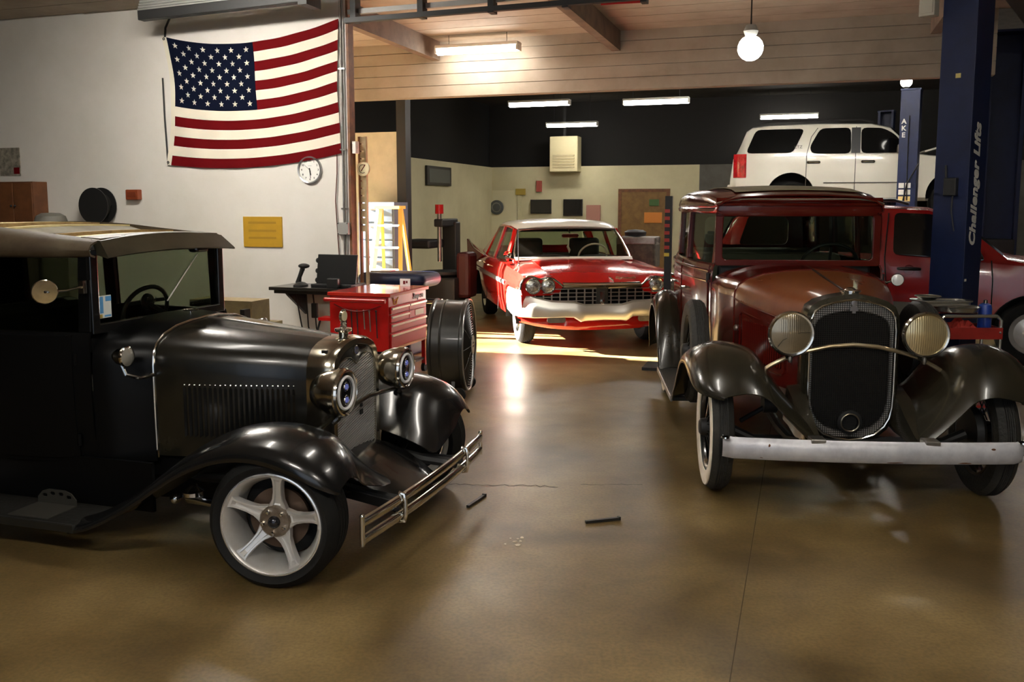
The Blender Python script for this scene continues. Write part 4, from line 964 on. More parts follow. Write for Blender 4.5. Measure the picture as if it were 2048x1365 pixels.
# cab inside
SEATG = mat('olive_seat', (0.07, 0.066, 0.05), 0.8)
b = MB(); b.box((-1.60, -0.56, 1.10), (-1.50, 0.56, 1.26)); b.obj('dashboard', DARK, sed, 0, bevel=0.02)
b = MB(); b.tube([(-1.75 + 0.08 * math.sin(a * PI / 14), 0.32 + 0.215 * math.cos(a * PI / 14), 1.24 + 0.17 * math.sin(a * PI / 14)) for a in range(28)], 0.013, 8, closed=True); st = b.obj('steering_wheel', BPLAST, sed)
b = MB(); b.tube([(-1.75, 0.32, 1.23), (-1.5, 0.32, 1.02)], 0.02, 8); b.beam((-1.75, 0.11, 1.24), (-1.75, 0.53, 1.24), 0.02, 0.012); b.beam((-1.80, 0.32, 1.10), (-1.70, 0.32, 1.38), 0.02, 0.012); b.obj('steering_column', BPLAST, st)
for x in (-2.1, -3.0):
    b = MB(); b.box((x - 0.5, -0.62, 0.48), (x, 0.62, 0.80)); b.obj('seat_base', SEATG, sed, 0, bevel=0.05)
    b = MB(); b.box((x - 0.52, -0.62, 0.80), (x - 0.36, 0.62, 1.30)); b.obj('seat_back', SEATG, sed, 0, bevel=0.05)
b = MB(); b.box((-3.5, -0.6, 0.47), (-1.45, 0.6, 0.49)); b.obj('cab_floor', PITCH, sed, 0)
# lamp on a stalk at the driver's pillar
c = Vector((-1.33, 0.70, 1.165))
b = MB(); b.lathe([(0, -0.05), (0.03, -0.04), (0.042, -0.01), (0.045, 0.0), (0.046, 0.012), (0.042, 0.016)], c, (1, -0.15, 0), 24); sl = b.obj('spot_lamp', CHROME, sed)
b = MB(); b.lathe([(0.042, 0.014), (0.02, 0.02), (0, 0.021)], c, (1, -0.15, 0), 24); b.obj('lens', mat('bright_lens', (0.8, 0.8, 0.76), 0.25, metal=0.1, coat=1), sl)
b = MB(); b.tube([c + Vector((-0.02, 0, 0)), (-1.37, 0.64, 1.14), (-1.38, 0.60, 1.15)], 0.009, 8); b.obj('lamp_arm', CHROME, sl)

# ------------------------------------------------------------------ red finned sedan
PRED = mat('bright_red_paint', (0.50, 0.012, 0.008), 0.16, coat=0.8, noise=(0.42, 0.012, 0.008), nscale=2)
PWHITE = mat('cream_white_paint', (0.74, 0.71, 0.62), 0.25, coat=0.5)
PC = (0.91, 11.42)
fin = thing('finned_sedan', 'bright red fifties sedan with white roof, twin headlamps and tail fins, in the middle', 'car', (PC[0], PC[1], 0), math.radians(-80.5))
XF, XR = 0.12, -2.88
# t: x, hood centre z, crest z, belt half width, bottom z
KP = [(0.88, 0.80, 0.855, 0.955, 0.46), (0.78, 0.845, 0.885, 0.965, 0.42), (0.5, 0.915, 0.912, 0.975, 0.30), (0.1, 0.965, 0.925, 0.98, 0.28), (-0.3, 1.0, 0.94, 0.985, 0.28), (-0.6, 1.015, 0.955, 0.985, 0.28), (-1.2, 0.97, 0.965, 0.985, 0.28),
      (-2.0, 0.97, 0.968, 0.98, 0.28), (-2.5, 0.975, 0.972, 0.975, 0.28), (-3.0, 0.985, 0.99, 0.97, 0.30), (-3.6, 0.96, 1.03, 0.96, 0.34), (-4.1, 0.90, 1.07, 0.95, 0.38), (-4.3, 0.82, 1.08, 0.94, 0.42)]
b = MB(); rows = []
for x, zt, zc, w_, zb in KP:
    half = [(w_ - 0.15, zb), (w_ - 0.04, zb + 0.05), (w_, 0.52), (w_ + 0.012, 0.70), (w_ - 0.008, lerp(0.70, zc, 0.62)), (w_ - 0.04, zc), (w_ - 0.10, zc - 0.004 - max(0, zc - 1.0) * 0.8), (w_ - 0.26, lerp(zc, zt, 0.5) - max(0, zc - 1.0)), (0.45, zt - 0.012), (0.2, zt - 0.002), (0, zt)]
    rows.append([(x, y, z) for y, z in half] + [(x, -y, z) for y, z in reversed(half[:-1])])
b.grid(rows, cu=True, cap0=True, cap1=True)
pb = b.obj('body', PRED, fin, 35)
c = MB()
for x in (XF, XR):
    c.cyl((x, -1.2, 0.34), (x, -0.60, 0.34), 0.39, n=32); c.cyl((x, 0.60, 0.34), (x, 1.2, 0.34), 0.39, n=32)
c.box((0.76, -0.885, 0.495), (1.2, 0.885, 0.757))
carve(pb, c)
def plain_wheel(parent, loc, rz, R=0.345, W=0.19, rim=0.20, key='ply', capm=None, wall=False):
    capm = capm or CHROME
    wh = put('wheel', cached(key + 'rim', lambda: MB().lathe([(rim, -0.06), (rim + 0.01, -0.07), (rim - 0.02, 0.0), (rim - 0.005, W / 2 - 0.03), (rim + 0.008, W / 2 - 0.012), (rim + 0.004, W / 2 - 0.006), (rim - 0.02, W / 2 - 0.02), (rim - 0.04, W / 2 - 0.03), (0.09, W / 2 - 0.012), (0.0, W / 2 - 0.004)], ax=AXO, n=36).mesh('wheel', capm)), parent, loc=loc, rot=(0, 0, rz))
    put('tire', cached(key + 'tire', lambda: MB().lathe(tyre_profile(R, rim, W, 5), ax=AXO, n=48, closed=True).mesh('tire', RUBBER)), wh)
    if wall: put('whitewall', cached(key + 'wall', lambda: MB().lathe([(rim + 0.018, W / 2 - 0.002), (lerp(rim, R, 0.5), W / 2 + 0.009), (R - 0.045, W / 2 + 0.002)], ax=AXO, n=40).mesh('whitewall', WWALL)), wh)
    put('hub_cap', cached(key + 'cap', lambda: MB().lathe([(0.09, W / 2 - 0.014), (0.08, W / 2 + 0.004), (0.04, W / 2 + 0.014), (0, W / 2 + 0.016)], ax=AXO, n=20).mesh('hub_cap', CHROME)), wh)
    return wh
for x, y, rz in ((XF, -0.79, 0), (XF, 0.79, PI), (XR, -0.79, 0), (XR, 0.79, PI)):
    plain_wheel(fin, (x, y, 0.345), rz)
    wheel_well(fin, x, math.copysign(1, y), 0.625, 0.34, 0.386, 0.335, PITCH)
# twin lamp pods under double brows
for s in (-1, 1):
    brow = [(0.47, 0.765), (0.53, 0.815), (0.585, 0.852), (0.64, 0.868), (0.70, 0.862), (0.735, 0.852), (0.77, 0.862), (0.83, 0.885), (0.885, 0.888), (0.935, 0.862), (0.968, 0.80), (0.975, 0.73)]
    pod = brow + [(0.96, 0.66), (0.62, 0.66), (0.50, 0.70)]
    b = MB(); rows = []
    for x, k in ((0.70, 1.0), (0.86, 1.0), (0.90, 0.985)):
        rows.append([(x, s * lerp(0.73, y, k), lerp(0.78, z, k)) for y, z in pod])
    b.grid(rows, cu=True, cap1=True); pd = b.obj('lamp_pod', PRED, fin, 35)
    b = MB(); b.tube([(0.905, s * y, z) for y, z in brow], 0.0125, 8); b.obj('lamp_brow', CHROME, pd)
    for y, r in ((0.828, 0.090), (0.652, 0.084)):
        c_ = Vector((0.90, s * y, 0.772))
        b = MB(); b.lathe([(r * 0.86, 0.010), (r * 0.92, 0.030), (r, 0.034), (r * 1.06, 0.024), (r * 1.08, 0.0)], c_, (1, 0, 0), 28); hl = b.obj('headlamp', CHROME, fin)
        b = MB(); b.lathe([(r * 0.9, 0.014), (r * 0.5, 0.030), (0, 0.034)], c_, (1, 0, 0), 24); b.obj('lens', mat('cut_glass_lens', (0.85, 0.85, 0.80), 0.10, metal=0.75, coat=1, noise=(0.14, 0.14, 0.13), bump=0.5, bscale=45, nscale=30), hl)  # bright and dark mottle paints sparkle into the lens colour
# hood lip, hood crease and badge
b = MB(); rows = []
for i in range(13):
    y = lerp(-0.47, 0.47, i / 12); q = (y / 0.47) ** 2; x = 0.945 - 0.03 * q
    rows.append([(x - 0.05, y, 0.805), (x - 0.005, y, 0.797), (x + 0.01, y, 0.780), (x + 0.006, y, 0.755), (x - 0.03, y, 0.742)])
b.grid(rows); b.obj('hood_lip', CHROME, fin, 50, solid=0.006)
b = MB(); rows = []
for x, zt in ((0.90, 0.80), (0.78, 0.850), (0.5, 0.922), (0.1, 0.973), (-0.3, 1.008), (-0.52, 1.02)):
    w_ = 0.50 if x > 0.7 else 0.60
    rows.append([(x, -w_, zt - 0.018), (x, -w_ * 0.6, zt - 0.004), (x, -w_ * 0.3, zt + 0.002), (x, 0, zt + 0.004), (x, w_ * 0.3, zt + 0.002), (x, w_ * 0.6, zt - 0.004), (x, w_, zt - 0.018)])
b.grid(rows); hood_p = b.obj('hood', PRED, fin, 50, solid=0.01)
text('hood_script', 'Plymouth', 0.066, mat('gold_script', (0.62, 0.45, 0.22), 0.3, metal=0.9), hood_p, (0.800, 0.31, 0.852), (0, 1, 0), (-0.85, 0, 0.38), 0.002, shear=0.35)
b = MB(); b.tube([(0.90, 0.14, 0.815), (0.86, 0.12, 0.845), (0.80, 0.11, 0.862)], [0.006, 0.012, 0.006], 8); b.obj('hood_ornament', CHROME, hood_p)
# grille
b = MB(); b.box((0.765, -0.88, 0.50), (0.79, 0.88, 0.755)); b.obj('grille_back', PITCH, fin, 0)
GRB = mat('grille_bar_metal', (0.60, 0.58, 0.52), 0.3, metal=0.9)
for k in range(5):
    b = MB(); z = lerp(0.550, 0.735, k / 4)
    for y0, y1 in ((-0.83 + (0.12 if k > 2 else 0), -0.075), (0.075, 0.83 - (0.12 if k > 2 else 0))):
        b.beam((0.905, y0, z), (0.915, y1, z), 0.020, 0.0075)
    b.obj('grille_bar', GRB, fin, 0)
for s in (-1, 1):
    for k in range(8):
        y = s * lerp(0.11, 0.80, k / 7); zt = 0.735 if abs(y) < 0.58 else 0.68
        b = MB(); b.beam((0.895, y, 0.535), (0.895, y, zt), 0.016, 0.0065, up=(1, 0, 0)); b.obj('grille_rib', GRB, fin, 0)
b = MB(); b.box((0.88, -0.075, 0.53), (0.905, 0.075, 0.745)); gb = b.obj('grille_block', mat('grille_block_black', (0.03, 0.028, 0.022), 0.4), fin, 0, bevel=0.01)
b = MB(); b.prism([(-0.025, 0.60), (0.025, 0.60), (0.032, 0.70), (-0.032, 0.70)], (0.905, 0, 0), (0, 1, 0), (0, 0, 1), 0.02); b.lathe([(0.035, 0), (0.03, 0.02), (0, 0.025)], (0.905, 0, 0.585), (1, 0, 0), 6); b.obj('grille_crest', CHROME, gb, 0)
# bumper with dropped middle
KB = [(-1.03, 0.42, 0.70, 0.47), (-1.02, 0.66, 0.70, 0.44), (-0.96, 0.84, 0.68, 0.425), (-0.80, 0.93, 0.615, 0.42), (-0.62, 0.975, 0.575, 0.425), (-0.45, 0.995, 0.565, 0.43), (-0.35, 1.0, 0.56, 0.425), (-0.27, 1.015, 0.540, 0.375), (-0.22, 1.0, 0.525, 0.383), (0, 1.0, 0.525, 0.39)]
KB = KB + [(-y, x, a, c_) for y, x, a, c_ in reversed(KB[:-1])]
b = MB(); rows = []
for y, x, zt, zb in KB:
    if abs(y) > 0.98: sx, sy = 0.3, (0.03 if y > 0 else -0.03)
    else: sx, sy = 1.0, 0
    rows.append([(x - 0.05 * sx, y, zt + 0.03), (x, y + sy * 0.5, zt + 0.014), (x + 0.022 * sx, y + sy, lerp(zt, zb, 0.3)), (x + 0.028 * sx, y + sy, lerp(zt, zb, 0.6)), (x + 0.005, y + sy * 0.6, zb - 0.006), (x - 0.05 * sx, y, zb - 0.02)])
b.grid(rows); b.obj('bumper', mat('bumper_chrome', (0.88, 0.86, 0.78), 0.36, metal=0.8), fin, 45, solid=0.008)
b = MB(); rows = []
for i in range(13):
    y = lerp(-0.93, 0.93, i / 12); q = (abs(y) / 0.93) ** 3; x = 0.90 - 0.20 * q
    rows.append([(x - 0.06, y, 0.45), (x - 0.02, y, 0.36 + 0.03 * q), (x, y, 0.29 + 0.06 * q), (x - 0.03, y, 0.245 + 0.08 * q), (x - 0.12, y, 0.24 + 0.08 * q)])
b.grid(rows); b.obj('valance', PRED, fin, 50, solid=0.008)
for s in (-1, 1):
    b = MB(); b.prism(rrect(-0.11, -0.035, 0.11, 0.035, 0.03), (0.90, s * 0.55, 0.375), (0, 1, 0), (0, 0, 1), 0.02); b.obj('parking_lamp', STEEL, fin, 0)
# tail fins
for s in (-1, 1):
    poly = [(-2.35, 0.965), (-3.0, 0.985), (-3.6, 1.02), (-4.25, 1.125), (-4.42, 1.135), (-4.36, 1.02), (-4.28, 0.75), (-4.0, 0.70), (-3.0, 0.85)]
    b = MB(); b.prism(poly, (0, s * 0.955, 0), (1, 0, 0), (0, 0, 1), 0.03); b.v = [(x, y - s * (z - 0.7) * 0.02, z) for x, y, z in b.v]; b.obj('tail_fin', mat('fin_red', (0.30, 0.012, 0.008), 0.45, spec=0.3), fin, 0, bevel=0.008)
    b = MB(); b.tube([(x, s * (0.955 if s < 0 else 0.925) , z + 0.004) for x, z in poly[:5]], 0.008, 6); b.obj('fin_trim', CHROME, fin)
    b = MB(); rows = [[(x, s * (0.998 if x > -3.4 else 0.985), z - 0.028), (x, s * (1.006 if x > -3.4 else 0.995), z), (x, s * (0.998 if x > -3.4 else 0.985), z + 0.028)] for x, z in ((-0.15, 0.735), (-1.0, 0.735), (-2.0, 0.735), (-3.0, 0.738), (-3.7, 0.745), (-4.1, 0.76))]
    b.grid(rows); b.obj('side_spear', mat('spear_silver', (0.72, 0.72, 0.72), 0.25, metal=0.8), fin, 50, solid=0.006)
    for x in (-0.72, -1.85, -2.75):
        b = MB(); b.beam((x, s * 0.992, 0.34), (x, s * 0.955, 0.94), 0.006, 0.008, up=(1, 0, 0)); b.obj('door_seam', PITCH, fin, 0)
    for x in (-1.7, -2.6):
        b = MB(); b.tube([(x, s * 0.985, 0.86), (x, s * 1.01, 0.86), (x + 0.14, s * 1.012, 0.865), (x + 0.14, s * 0.985, 0.865)], 0.009, 8); b.obj('door_handle', CHROME, fin)
# cabin
b = MB(); rows = []
for x, w_, z in ((-0.97, 0.67, 1.385), (-1.08, 0.70, 1.43), (-1.35, 0.715, 1.465), (-1.8, 0.715, 1.475), (-2.2, 0.70, 1.46), (-2.5, 0.68, 1.42), (-2.72, 0.65, 1.355)):
    half = [(w_, z - 0.06), (w_ + 0.012, z - 0.045), (w_ - 0.01, z - 0.02), (w_ - 0.10, z + 0.005), (0.42, z + 0.022), (0.2, z + 0.03), (0, z + 0.033)]
    rows.append([(x, y, zz) for y, zz in half] + [(x, -y, zz) for y, zz in reversed(half[:-1])])
b.grid(rows); b.obj('roof', PWHITE, fin, 45, solid=0.02)
b = MB(); b.grid([[(x, y, z - 0.045) for y in (-w_ + 0.03, 0, w_ - 0.03)] for x, w_, z in ((-1.0, 0.67, 1.40), (-1.8, 0.70, 1.475), (-2.5, 0.67, 1.42), (-2.74, 0.64, 1.345))]); b.obj('head_lining', mat('dark_upholstery', (0.025, 0.02, 0.018), 0.8), fin, 50, solid=0.006)
b = MB(); b.tube([(-0.955, y, 1.378 + 0.018 * (1 - (y / 0.7) ** 2)) for y in [lerp(-0.68, 0.68, k / 12) for k in range(13)]], 0.014, 8); b.obj('windshield_top_trim', mat('dark_trim', (0.16, 0.15, 0.13), 0.3, metal=0.8), fin)
for s in (-1, 1):
    b = MB(); b.tube([(-0.55, s * 0.78, 0.985), (-0.66, s * 0.775, 1.08), (-0.82, s * 0.73, 1.24), (-0.97, s * 0.68, 1.37)], 0.017, 8); b.obj('windshield_pillar', CHROME, fin)
    b = MB(); b.add([(-0.72, s * 0.86, 0.965), (-0.84, s * 0.86, 0.965), (-1.04, s * 0.72, 1.39), (-0.96, s * 0.70, 1.36)], [(0, 1, 2, 3)]); b.obj('front_window_frame', PRED, fin, 0, solid=0.03)
    b = MB(); b.add([(-1.72, s * 0.88, 0.965), (-1.84, s * 0.88, 0.965), (-1.82, s * 0.715, 1.415), (-1.72, s * 0.715, 1.415)], [(0, 1, 2, 3)]); b.obj('center_pillar', PRED, fin, 0, solid=0.03)
    b = MB(); b.add([(-2.62, s * 0.88, 0.97), (-3.12, s * 0.86, 0.985), (-2.72, s * 0.66, 1.345), (-2.46, s * 0.69, 1.385)], [(0, 1, 2, 3)]); b.obj('rear_pillar', PRED, fin, 0, solid=0.03)
    b = MB(); b.tube([(-0.98, s * 0.70, 1.375), (-1.3, s * 0.725, 1.41), (-1.8, s * 0.725, 1.42), (-2.3, s * 0.71, 1.405), (-2.6, s * 0.68, 1.355)], 0.017, 8); b.obj('drip_rail', PRED, fin)
    for xs in (((-0.84, -1.72), (-1.04, -1.72)), ((-1.84, -2.62), (-1.82, -2.46))):
        g = MB(); g.add([(xs[0][0], s * 0.865, 0.97), (xs[0][1], s * 0.865, 0.97), (xs[1][1], s * 0.705, 1.40), (xs[1][0], s * 0.705, 1.385)], [(0, 1, 2, 3)]); g.obj('side_window', GLASS, fin, 0, solid=0.004)
b = MB(); rows = []
for i in range(9):
    y = lerp(-1, 1, i / 8); q = abs(y) ** 2.5
    rows.append([(-0.40 - 0.16 * q, y * 0.775, 1.0), (-0.66 - 0.12 * q, y * 0.75, 1.19), (-0.945 - 0.02 * q, y * 0.68, 1.385)])
b.grid(rows); b.obj('windshield', GLASS, fin, 50, solid=0.005)
b = MB(); rows = []
for i in range(13):
    y = lerp(-1, 1, i / 12); q = abs(y) ** 2.5
    rows.append([(-0.36 - 0.15 * q, y * 0.80, 0.985 + 0.018 * (1 - q)), (-0.40 - 0.15 * q, y * 0.80, 1.035 - 0.01 * q), (-0.50 - 0.12 * q, y * 0.79, 1.03 - 0.01 * q)])
b.grid(rows); b.obj('cowl_panel', PWHITE, fin, 50, solid=0.01)
for y0, y1 in ((-0.10, -0.55), (0.55, 0.12)):
    b = MB(); b.tube([(-0.36, y0, 1.045), (-0.40, lerp(y0, y1, 0.4), 1.062), (-0.47, y1, 1.05)], 0.007, 6); b.obj('wiper', DARK, fin)
b = MB(); b.add([(-2.78, -0.66, 1.33), (-2.78, 0.66, 1.33), (-3.12, 0.76, 0.98), (-3.12, -0.76, 0.98)], [(0, 1, 2, 3)]); b.obj('rear_window', GLASS, fin, 0, solid=0.005)
b = MB(); b.box((-2.95, -0.80, 0.970), (-0.62, 0.80, 0.985)); b.obj('cabin_tub', mat('dark_upholstery', (0.025, 0.02, 0.018), 0.8), fin, 0)
for y in (-0.42, 0.42):
    b = MB(); b.box((-1.72, y - 0.22, 0.97), (-1.60, y + 0.22, 1.24)); b.obj('seat_back', mat('dark_upholstery', (0.025, 0.02, 0.018), 0.8), fin, 0, bevel=0.05, bseg=4)
b = MB(); b.box((-2.66, -0.68, 0.97), (-2.52, 0.68, 1.10)); b.obj('rear_seat', PRED, fin, 0, bevel=0.04)
b = MB(); b.tube([(-0.93 + 0.10 * math.sin(a * PI / 14), 0.36 + 0.20 * math.cos(a * PI / 14), 1.02 + 0.165 * math.sin(a * PI / 14)) for a in range(28)], 0.013, 8, closed=True); b.obj('steering_wheel', mat('ivory_plastic', (0.62, 0.60, 0.52), 0.35), fin)
b = MB(); b.prism(rrect(-0.12, -0.028, 0.12, 0.028, 0.026), (-0.86, 0.02, 1.30), (0, 1, 0), (0, 0, 1), 0.02); rv = b.obj('rearview_mirror', CHROME, fin, 0, bevel=0.006)
b = MB(); b.tube([(-0.87, 0.02, 1.32), (-0.95, 0.02, 1.38)], 0.007, 6); b.obj('mirror_stem', CHROME, rv)
b = MB(); b.tube([(-0.86, 0.0, 1.27), (-0.86, 0.005, 1.19), (-0.86, -0.01, 1.15), (-0.86, 0.015, 1.10), (-0.86, 0.01, 1.06)], [0.004, 0.006, 0.018, 0.018, 0.005], 6); b.obj('hanging_ornament', mat('pale_ornament', (0.6, 0.58, 0.5), 0.5), rv)
b = MB(); b.tube([(-0.22, -0.80, 0.94), (-0.26, -0.80, 1.40)], [0.009, 0.004], 6); an = b.obj('antenna', CHROME, fin)
b = MB(); b.lathe([(0.025, 0), (0.02, 0.02), (0.008, 0.03)], (-0.22, -0.80, 0.93), n=12); b.obj('antenna_base', CHROME, an)
b = MB(); b.tube([(-0.50, -0.80, 1.0), (-0.50, -0.92, 1.03)], 0.01, 6); b.lathe([(0.055, 0.0), (0.05, 0.02), (0.02, 0.04), (0, 0.042)], (-0.50, -0.90, 1.06), (-1, 0, 0), 16); b.obj('side_mirror', CHROME, fin)

# ------------------------------------------------------------------ sport utility vehicles
def suv_body(name, root, st, m, arches, ar):
    """stations: x, bottom z, half width, belt z, roof half width, roof z"""
    b = MB(); rows = []
    for x, zb, w_, zbelt, wr, zr in st:
        half = [(w_ - 0.10, zb), (w_ - 0.02, zb + 0.06), (w_ + 0.012, lerp(zb, zbelt, 0.45)), (w_ + 0.008, lerp(zb, zbelt, 0.75)), (w_ - 0.012, zbelt), (wr + 0.03, zr - 0.09), (wr, zr - 0.035), (wr - 0.10, zr - 0.008), (0, zr)]
        rows.append([(x, y, z) for y, z in half] + [(x, -y, z) for y, z in reversed(half[:-1])])
    b.grid(rows, cu=True, cap0=True, cap1=True)
    ob = b.obj(name, m, root, 35)
    c = MB()
    for x in arches:
        for s in (-1, 1):
            c.cyl((x, s * 1.3, ar[1]), (x, s * 0.62, ar[1]), ar[0], n=36)
    for x in arches:
        for s in (-1, 1):
            wheel_well(root, x, s, 0.635, ar[1], ar[0] - 0.004, 0.285, PITCH)
    return carve(ob, c)
def side_pane(root, poly, st_y, m, s, name='side_window', th=0.012, out=0.018):
    """panel lying on the sloping side; st_y(z) gives the half width"""
    b = MB(); n = len(poly)
    a = [(x, s * (st_y(z) - 0.03), z) for x, z in poly]; c = [(x, s * (st_y(z) + out), z) for x, z in poly]
    b.add(a + c, [tuple(range(n)), tuple(range(2 * n - 1, n - 1, -1))] + [(i, (i + 1) % n, n + (i + 1) % n, n + i) for i in range(n)])
    return b.obj(name, m, root, 0)
def smooth_poly(pts, r=0.06, n=3):
    out = []
    for i, p in enumerate(pts):
        a, c = Vector(pts[i - 1]), Vector(pts[(i + 1) % len(pts)]); q = Vector(p)
        u = (a - q); v = (c - q); ra = min(r, u.length * 0.4); rc = min(r, v.length * 0.4)
        p0, p1 = q + u.normalized() * ra, q + v.normalized() * rc
        for k in range(n + 1):
            t = k / n; out.append(tuple((1 - t) ** 2 * p0 + 2 * t * (1 - t) * q + t * t * p1))
    return out
TINT = mat('tinted_window', (0.004, 0.004, 0.004), 0.06, coat=0.6)
SEAM = mat('panel_gap', (0.10, 0.095, 0.08), 0.8)
# --- white one, up on the lift
SW = mat('white_car_paint', (0.78, 0.75, 0.64), 0.25, coat=0.4)
Z0 = 1.46
wsv = thing('white_utility_vehicle', 'white sport utility vehicle raised high on the far blue lift', 'car', (8.80, 18.446, Z0), RHO)
stw = [(0.92, 0.42, 0.80, 0.92, 0.66, 0.98), (0.84, 0.36, 0.92, 1.02, 0.76, 1.08), (0.4, 0.34, 0.965, 1.12, 0.80, 1.16), (-0.42, 0.34, 0.975, 1.20, 0.82, 1.24), (-0.60, 0.34, 0.975, 1.23, 0.82, 1.27), (-1.15, 0.34, 0.975, 1.245, 0.80, 1.80), (-1.5, 0.34, 0.975, 1.25, 0.81, 1.885), (-2.5, 0.34, 0.975, 1.26, 0.81, 1.91), (-3.45, 0.34, 0.975, 1.27, 0.80, 1.895), (-3.78, 0.34, 0.965, 1.28, 0.78, 1.86), (-3.90, 0.36, 0.96, 1.28, 0.76, 1.78), (-4.06, 0.38, 0.95, 1.28, 0.70, 1.40), (-4.14, 0.40, 0.92, 1.20, 0.70, 1.26), (-4.20, 0.46, 0.86, 0.80, 0.72, 0.88)]
suv_body('body', wsv, stw, SW, (0.0, -2.99), (0.47, 0.44))
yw = lambda z: lerp(0.963, 0.83, max(0, (z - 1.26)) / (1.81 - 1.26)) + 0.004
for s in (-1, 1):
    for pl in ([(-3.89, 1.31), (-2.965, 1.305), (-2.75, 1.79), (-3.70, 1.79)], [(-2.645, 1.42), (-2.60, 1.285), (-1.865, 1.275), (-1.875, 1.79), (-2.45, 1.79)], [(-1.675, 1.275), (-0.80, 1.28), (-1.05, 1.63), (-1.28, 1.77), (-1.68, 1.785)]):
        side_pane(wsv, smooth_poly(pl, 0.10), yw, TINT, s)
    side_pane(wsv, [(-1.86, 1.285), (-1.69, 1.285), (-1.69, 1.79), (-1.86, 1.79)], yw, mat('black_pillar_trim', (0.015, 0.015, 0.015), 0.35), s, 'door_pillar_trim')
    for k, (x0, x1) in enumerate(((-2.70, -2.70), (-1.775, -1.775), (-0.62, -0.62))):
        b = MB(); top = [(x0, s * 0.992, 0.55), (x0, s * 0.985, 1.0), (x0 + 0.0, s * 0.968, 1.26)]
        if k == 0: top += [(-2.62, s * 0.90, 1.62), (-2.50, s * 0.845, 1.80)]
        if k == 1: top += [(x0, s * 0.845, 1.81)]
        b.tube(top, 0.007, 5); b.obj('door_seam', SEAM, wsv, 0)
    for x in (-2.56, -1.54):
        b = MB(); b.prism(rrect(-0.13, -0.028, 0.13, 0.028, 0.027), (x, s * 0.985 - (0 if s > 0 else 0.0), 1.11), (1, 0, 0), (0, 0, 1), 0.012 * (-s)); b.obj('handle_recess', DARK, wsv, 0)
        b = MB(); b.tube([(x - 0.12, s * 1.0, 1.112), (x - 0.06, s * 1.018, 1.114), (x + 0.06, s * 1.018, 1.114), (x + 0.12, s * 1.0, 1.112)], 0.014, 8); b.obj('door_handle', CHROME, wsv)
    b = MB(); b.tube([(-2.36, s * 0.996, 0.70), (-0.66, s * 0.996, 0.70)], 0.010, 6); b.obj('side_molding', SEAM, wsv)
    b = MB(); rows = [[(-4.145, s * 0.80, z), (-4.12, s * 0.925, z), (-4.04, s * 0.968, z), (-3.87, s * 0.984, z)] for z in (0.815, 0.95, 1.12, 1.295)]
    b.grid(rows); tl = b.obj('tail_lamp', mat('tail_lamp_red', (0.60, 0.015, 0.02), 0.12, coat=1, noise=(0.22, 0.0, 0.005), nscale=9), wsv, 50, solid=0.03)
    b = MB(); b.tube([(-3.6, s * 0.72, 1.93), (-3.4, s * 0.72, 1.965), (-1.7, s * 0.72, 1.96), (-1.45, s * 0.72, 1.90)], 0.02, 8); b.obj('roof_rail', DARK, wsv)
    plain_wheel(wsv, (0.0, s * 0.84, 0.30), 0 if s < 0 else PI, 0.40, 0.26, 0.24, 'wsv', SILVER)
    plain_wheel(wsv, (-2.99, s * 0.84, 0.30), 0 if s < 0 else PI, 0.40, 0.26, 0.24, 'wsv', SILVER)
    b = MB(); b.box((-1.02, s * 0.98 - 0.0, 1.26), (-0.90, s * 1.20, 1.44)); b.obj('door_mirror', SW, wsv, 0, bevel=0.03)
b = MB(); b.prism([(-0.70, 0), (0.70, 0), (0.66, 0.40), (-0.66, 0.40)], (-4.085, 0, 1.36), (0, 1, 0), (0.42, 0, 0.9), 0.012); b.obj('rear_window', TINT, wsv, 0)
b = MB(); b.add([(-0.66, -0.72, 1.33), (-0.66, 0.72, 1.33), (-1.13, 0.70, 1.79), (-1.13, -0.70, 1.79)], [(0, 1, 2, 3)]); b.obj('windshield', TINT, wsv, 0, solid=0.02)
b = MB(); b.box((-4.26, -0.88, 0.42), (-4.14, 0.88, 0.68)); b.obj('rear_bumper', SW, wsv, 0, bevel=0.04)
b = MB(); rows = [[(x, y, z + 0.02 * (1 - (y / 0.8) ** 2)) for y in (-0.80, -0.4, 0, 0.4, 0.80)] for x, z in ((-0.50, 1.30), (-0.1, 1.42), (0.35, 1.60), (0.62, 1.66))]
b.grid(rows); b.obj('raised_hood', SW, wsv, 50, solid=0.03)
text('trim_badge', 'LTZ', 0.085, mat('badge_dark', (0.12, 0.11, 0.09), 0.4, metal=0.6), wsv, (-2.86, -0.945, 1.42), (1, 0, 0), (0, 0.24, 0.97), 0.004)
# --- red one behind the maroon sedan
SR = mat('dark_red_car_paint', (0.30, 0.010, 0.010), 0.22, coat=0.7, noise=(0.25, 0.010, 0.010), nscale=2)
CLAD = mat('grey_cladding', (0.14, 0.14, 0.125), 0.55)
rsv = thing('red_utility_vehicle', 'dark red sport utility vehicle with grey lower cladding behind the blue lift post', 'car', (5.79, 10.23, 0), math.radians(-24))
ste = [(0.88, 0.42, 0.74, 0.84, 0.66, 0.90), (0.82, 0.34, 0.83, 0.93, 0.72, 1.00), (0.4, 0.32, 0.87, 1.02, 0.76, 1.08), (0.0, 0.31, 0.88, 1.06, 0.77, 1.12), (-0.20, 0.31, 0.88, 1.08, 0.76, 1.16), (-0.72, 0.31, 0.88, 1.12, 0.70, 1.60), (-1.0, 0.31, 0.88, 1.13, 0.71, 1.685), (-1.6, 0.31, 0.88, 1.16, 0.715, 1.715), (-2.4, 0.31, 0.88, 1.19, 0.71, 1.71), (-2.95, 0.31, 0.875, 1.21, 0.70, 1.68), (-3.12, 0.33, 0.87, 1.21, 0.68, 1.58), (-3.32, 0.36, 0.85, 1.12, 0.66, 1.18), (-3.38, 0.42, 0.80, 0.80, 0.66, 0.86)]
suv_body('body', rsv, ste, SR, (0.06, -2.56), (0.41, 0.36))
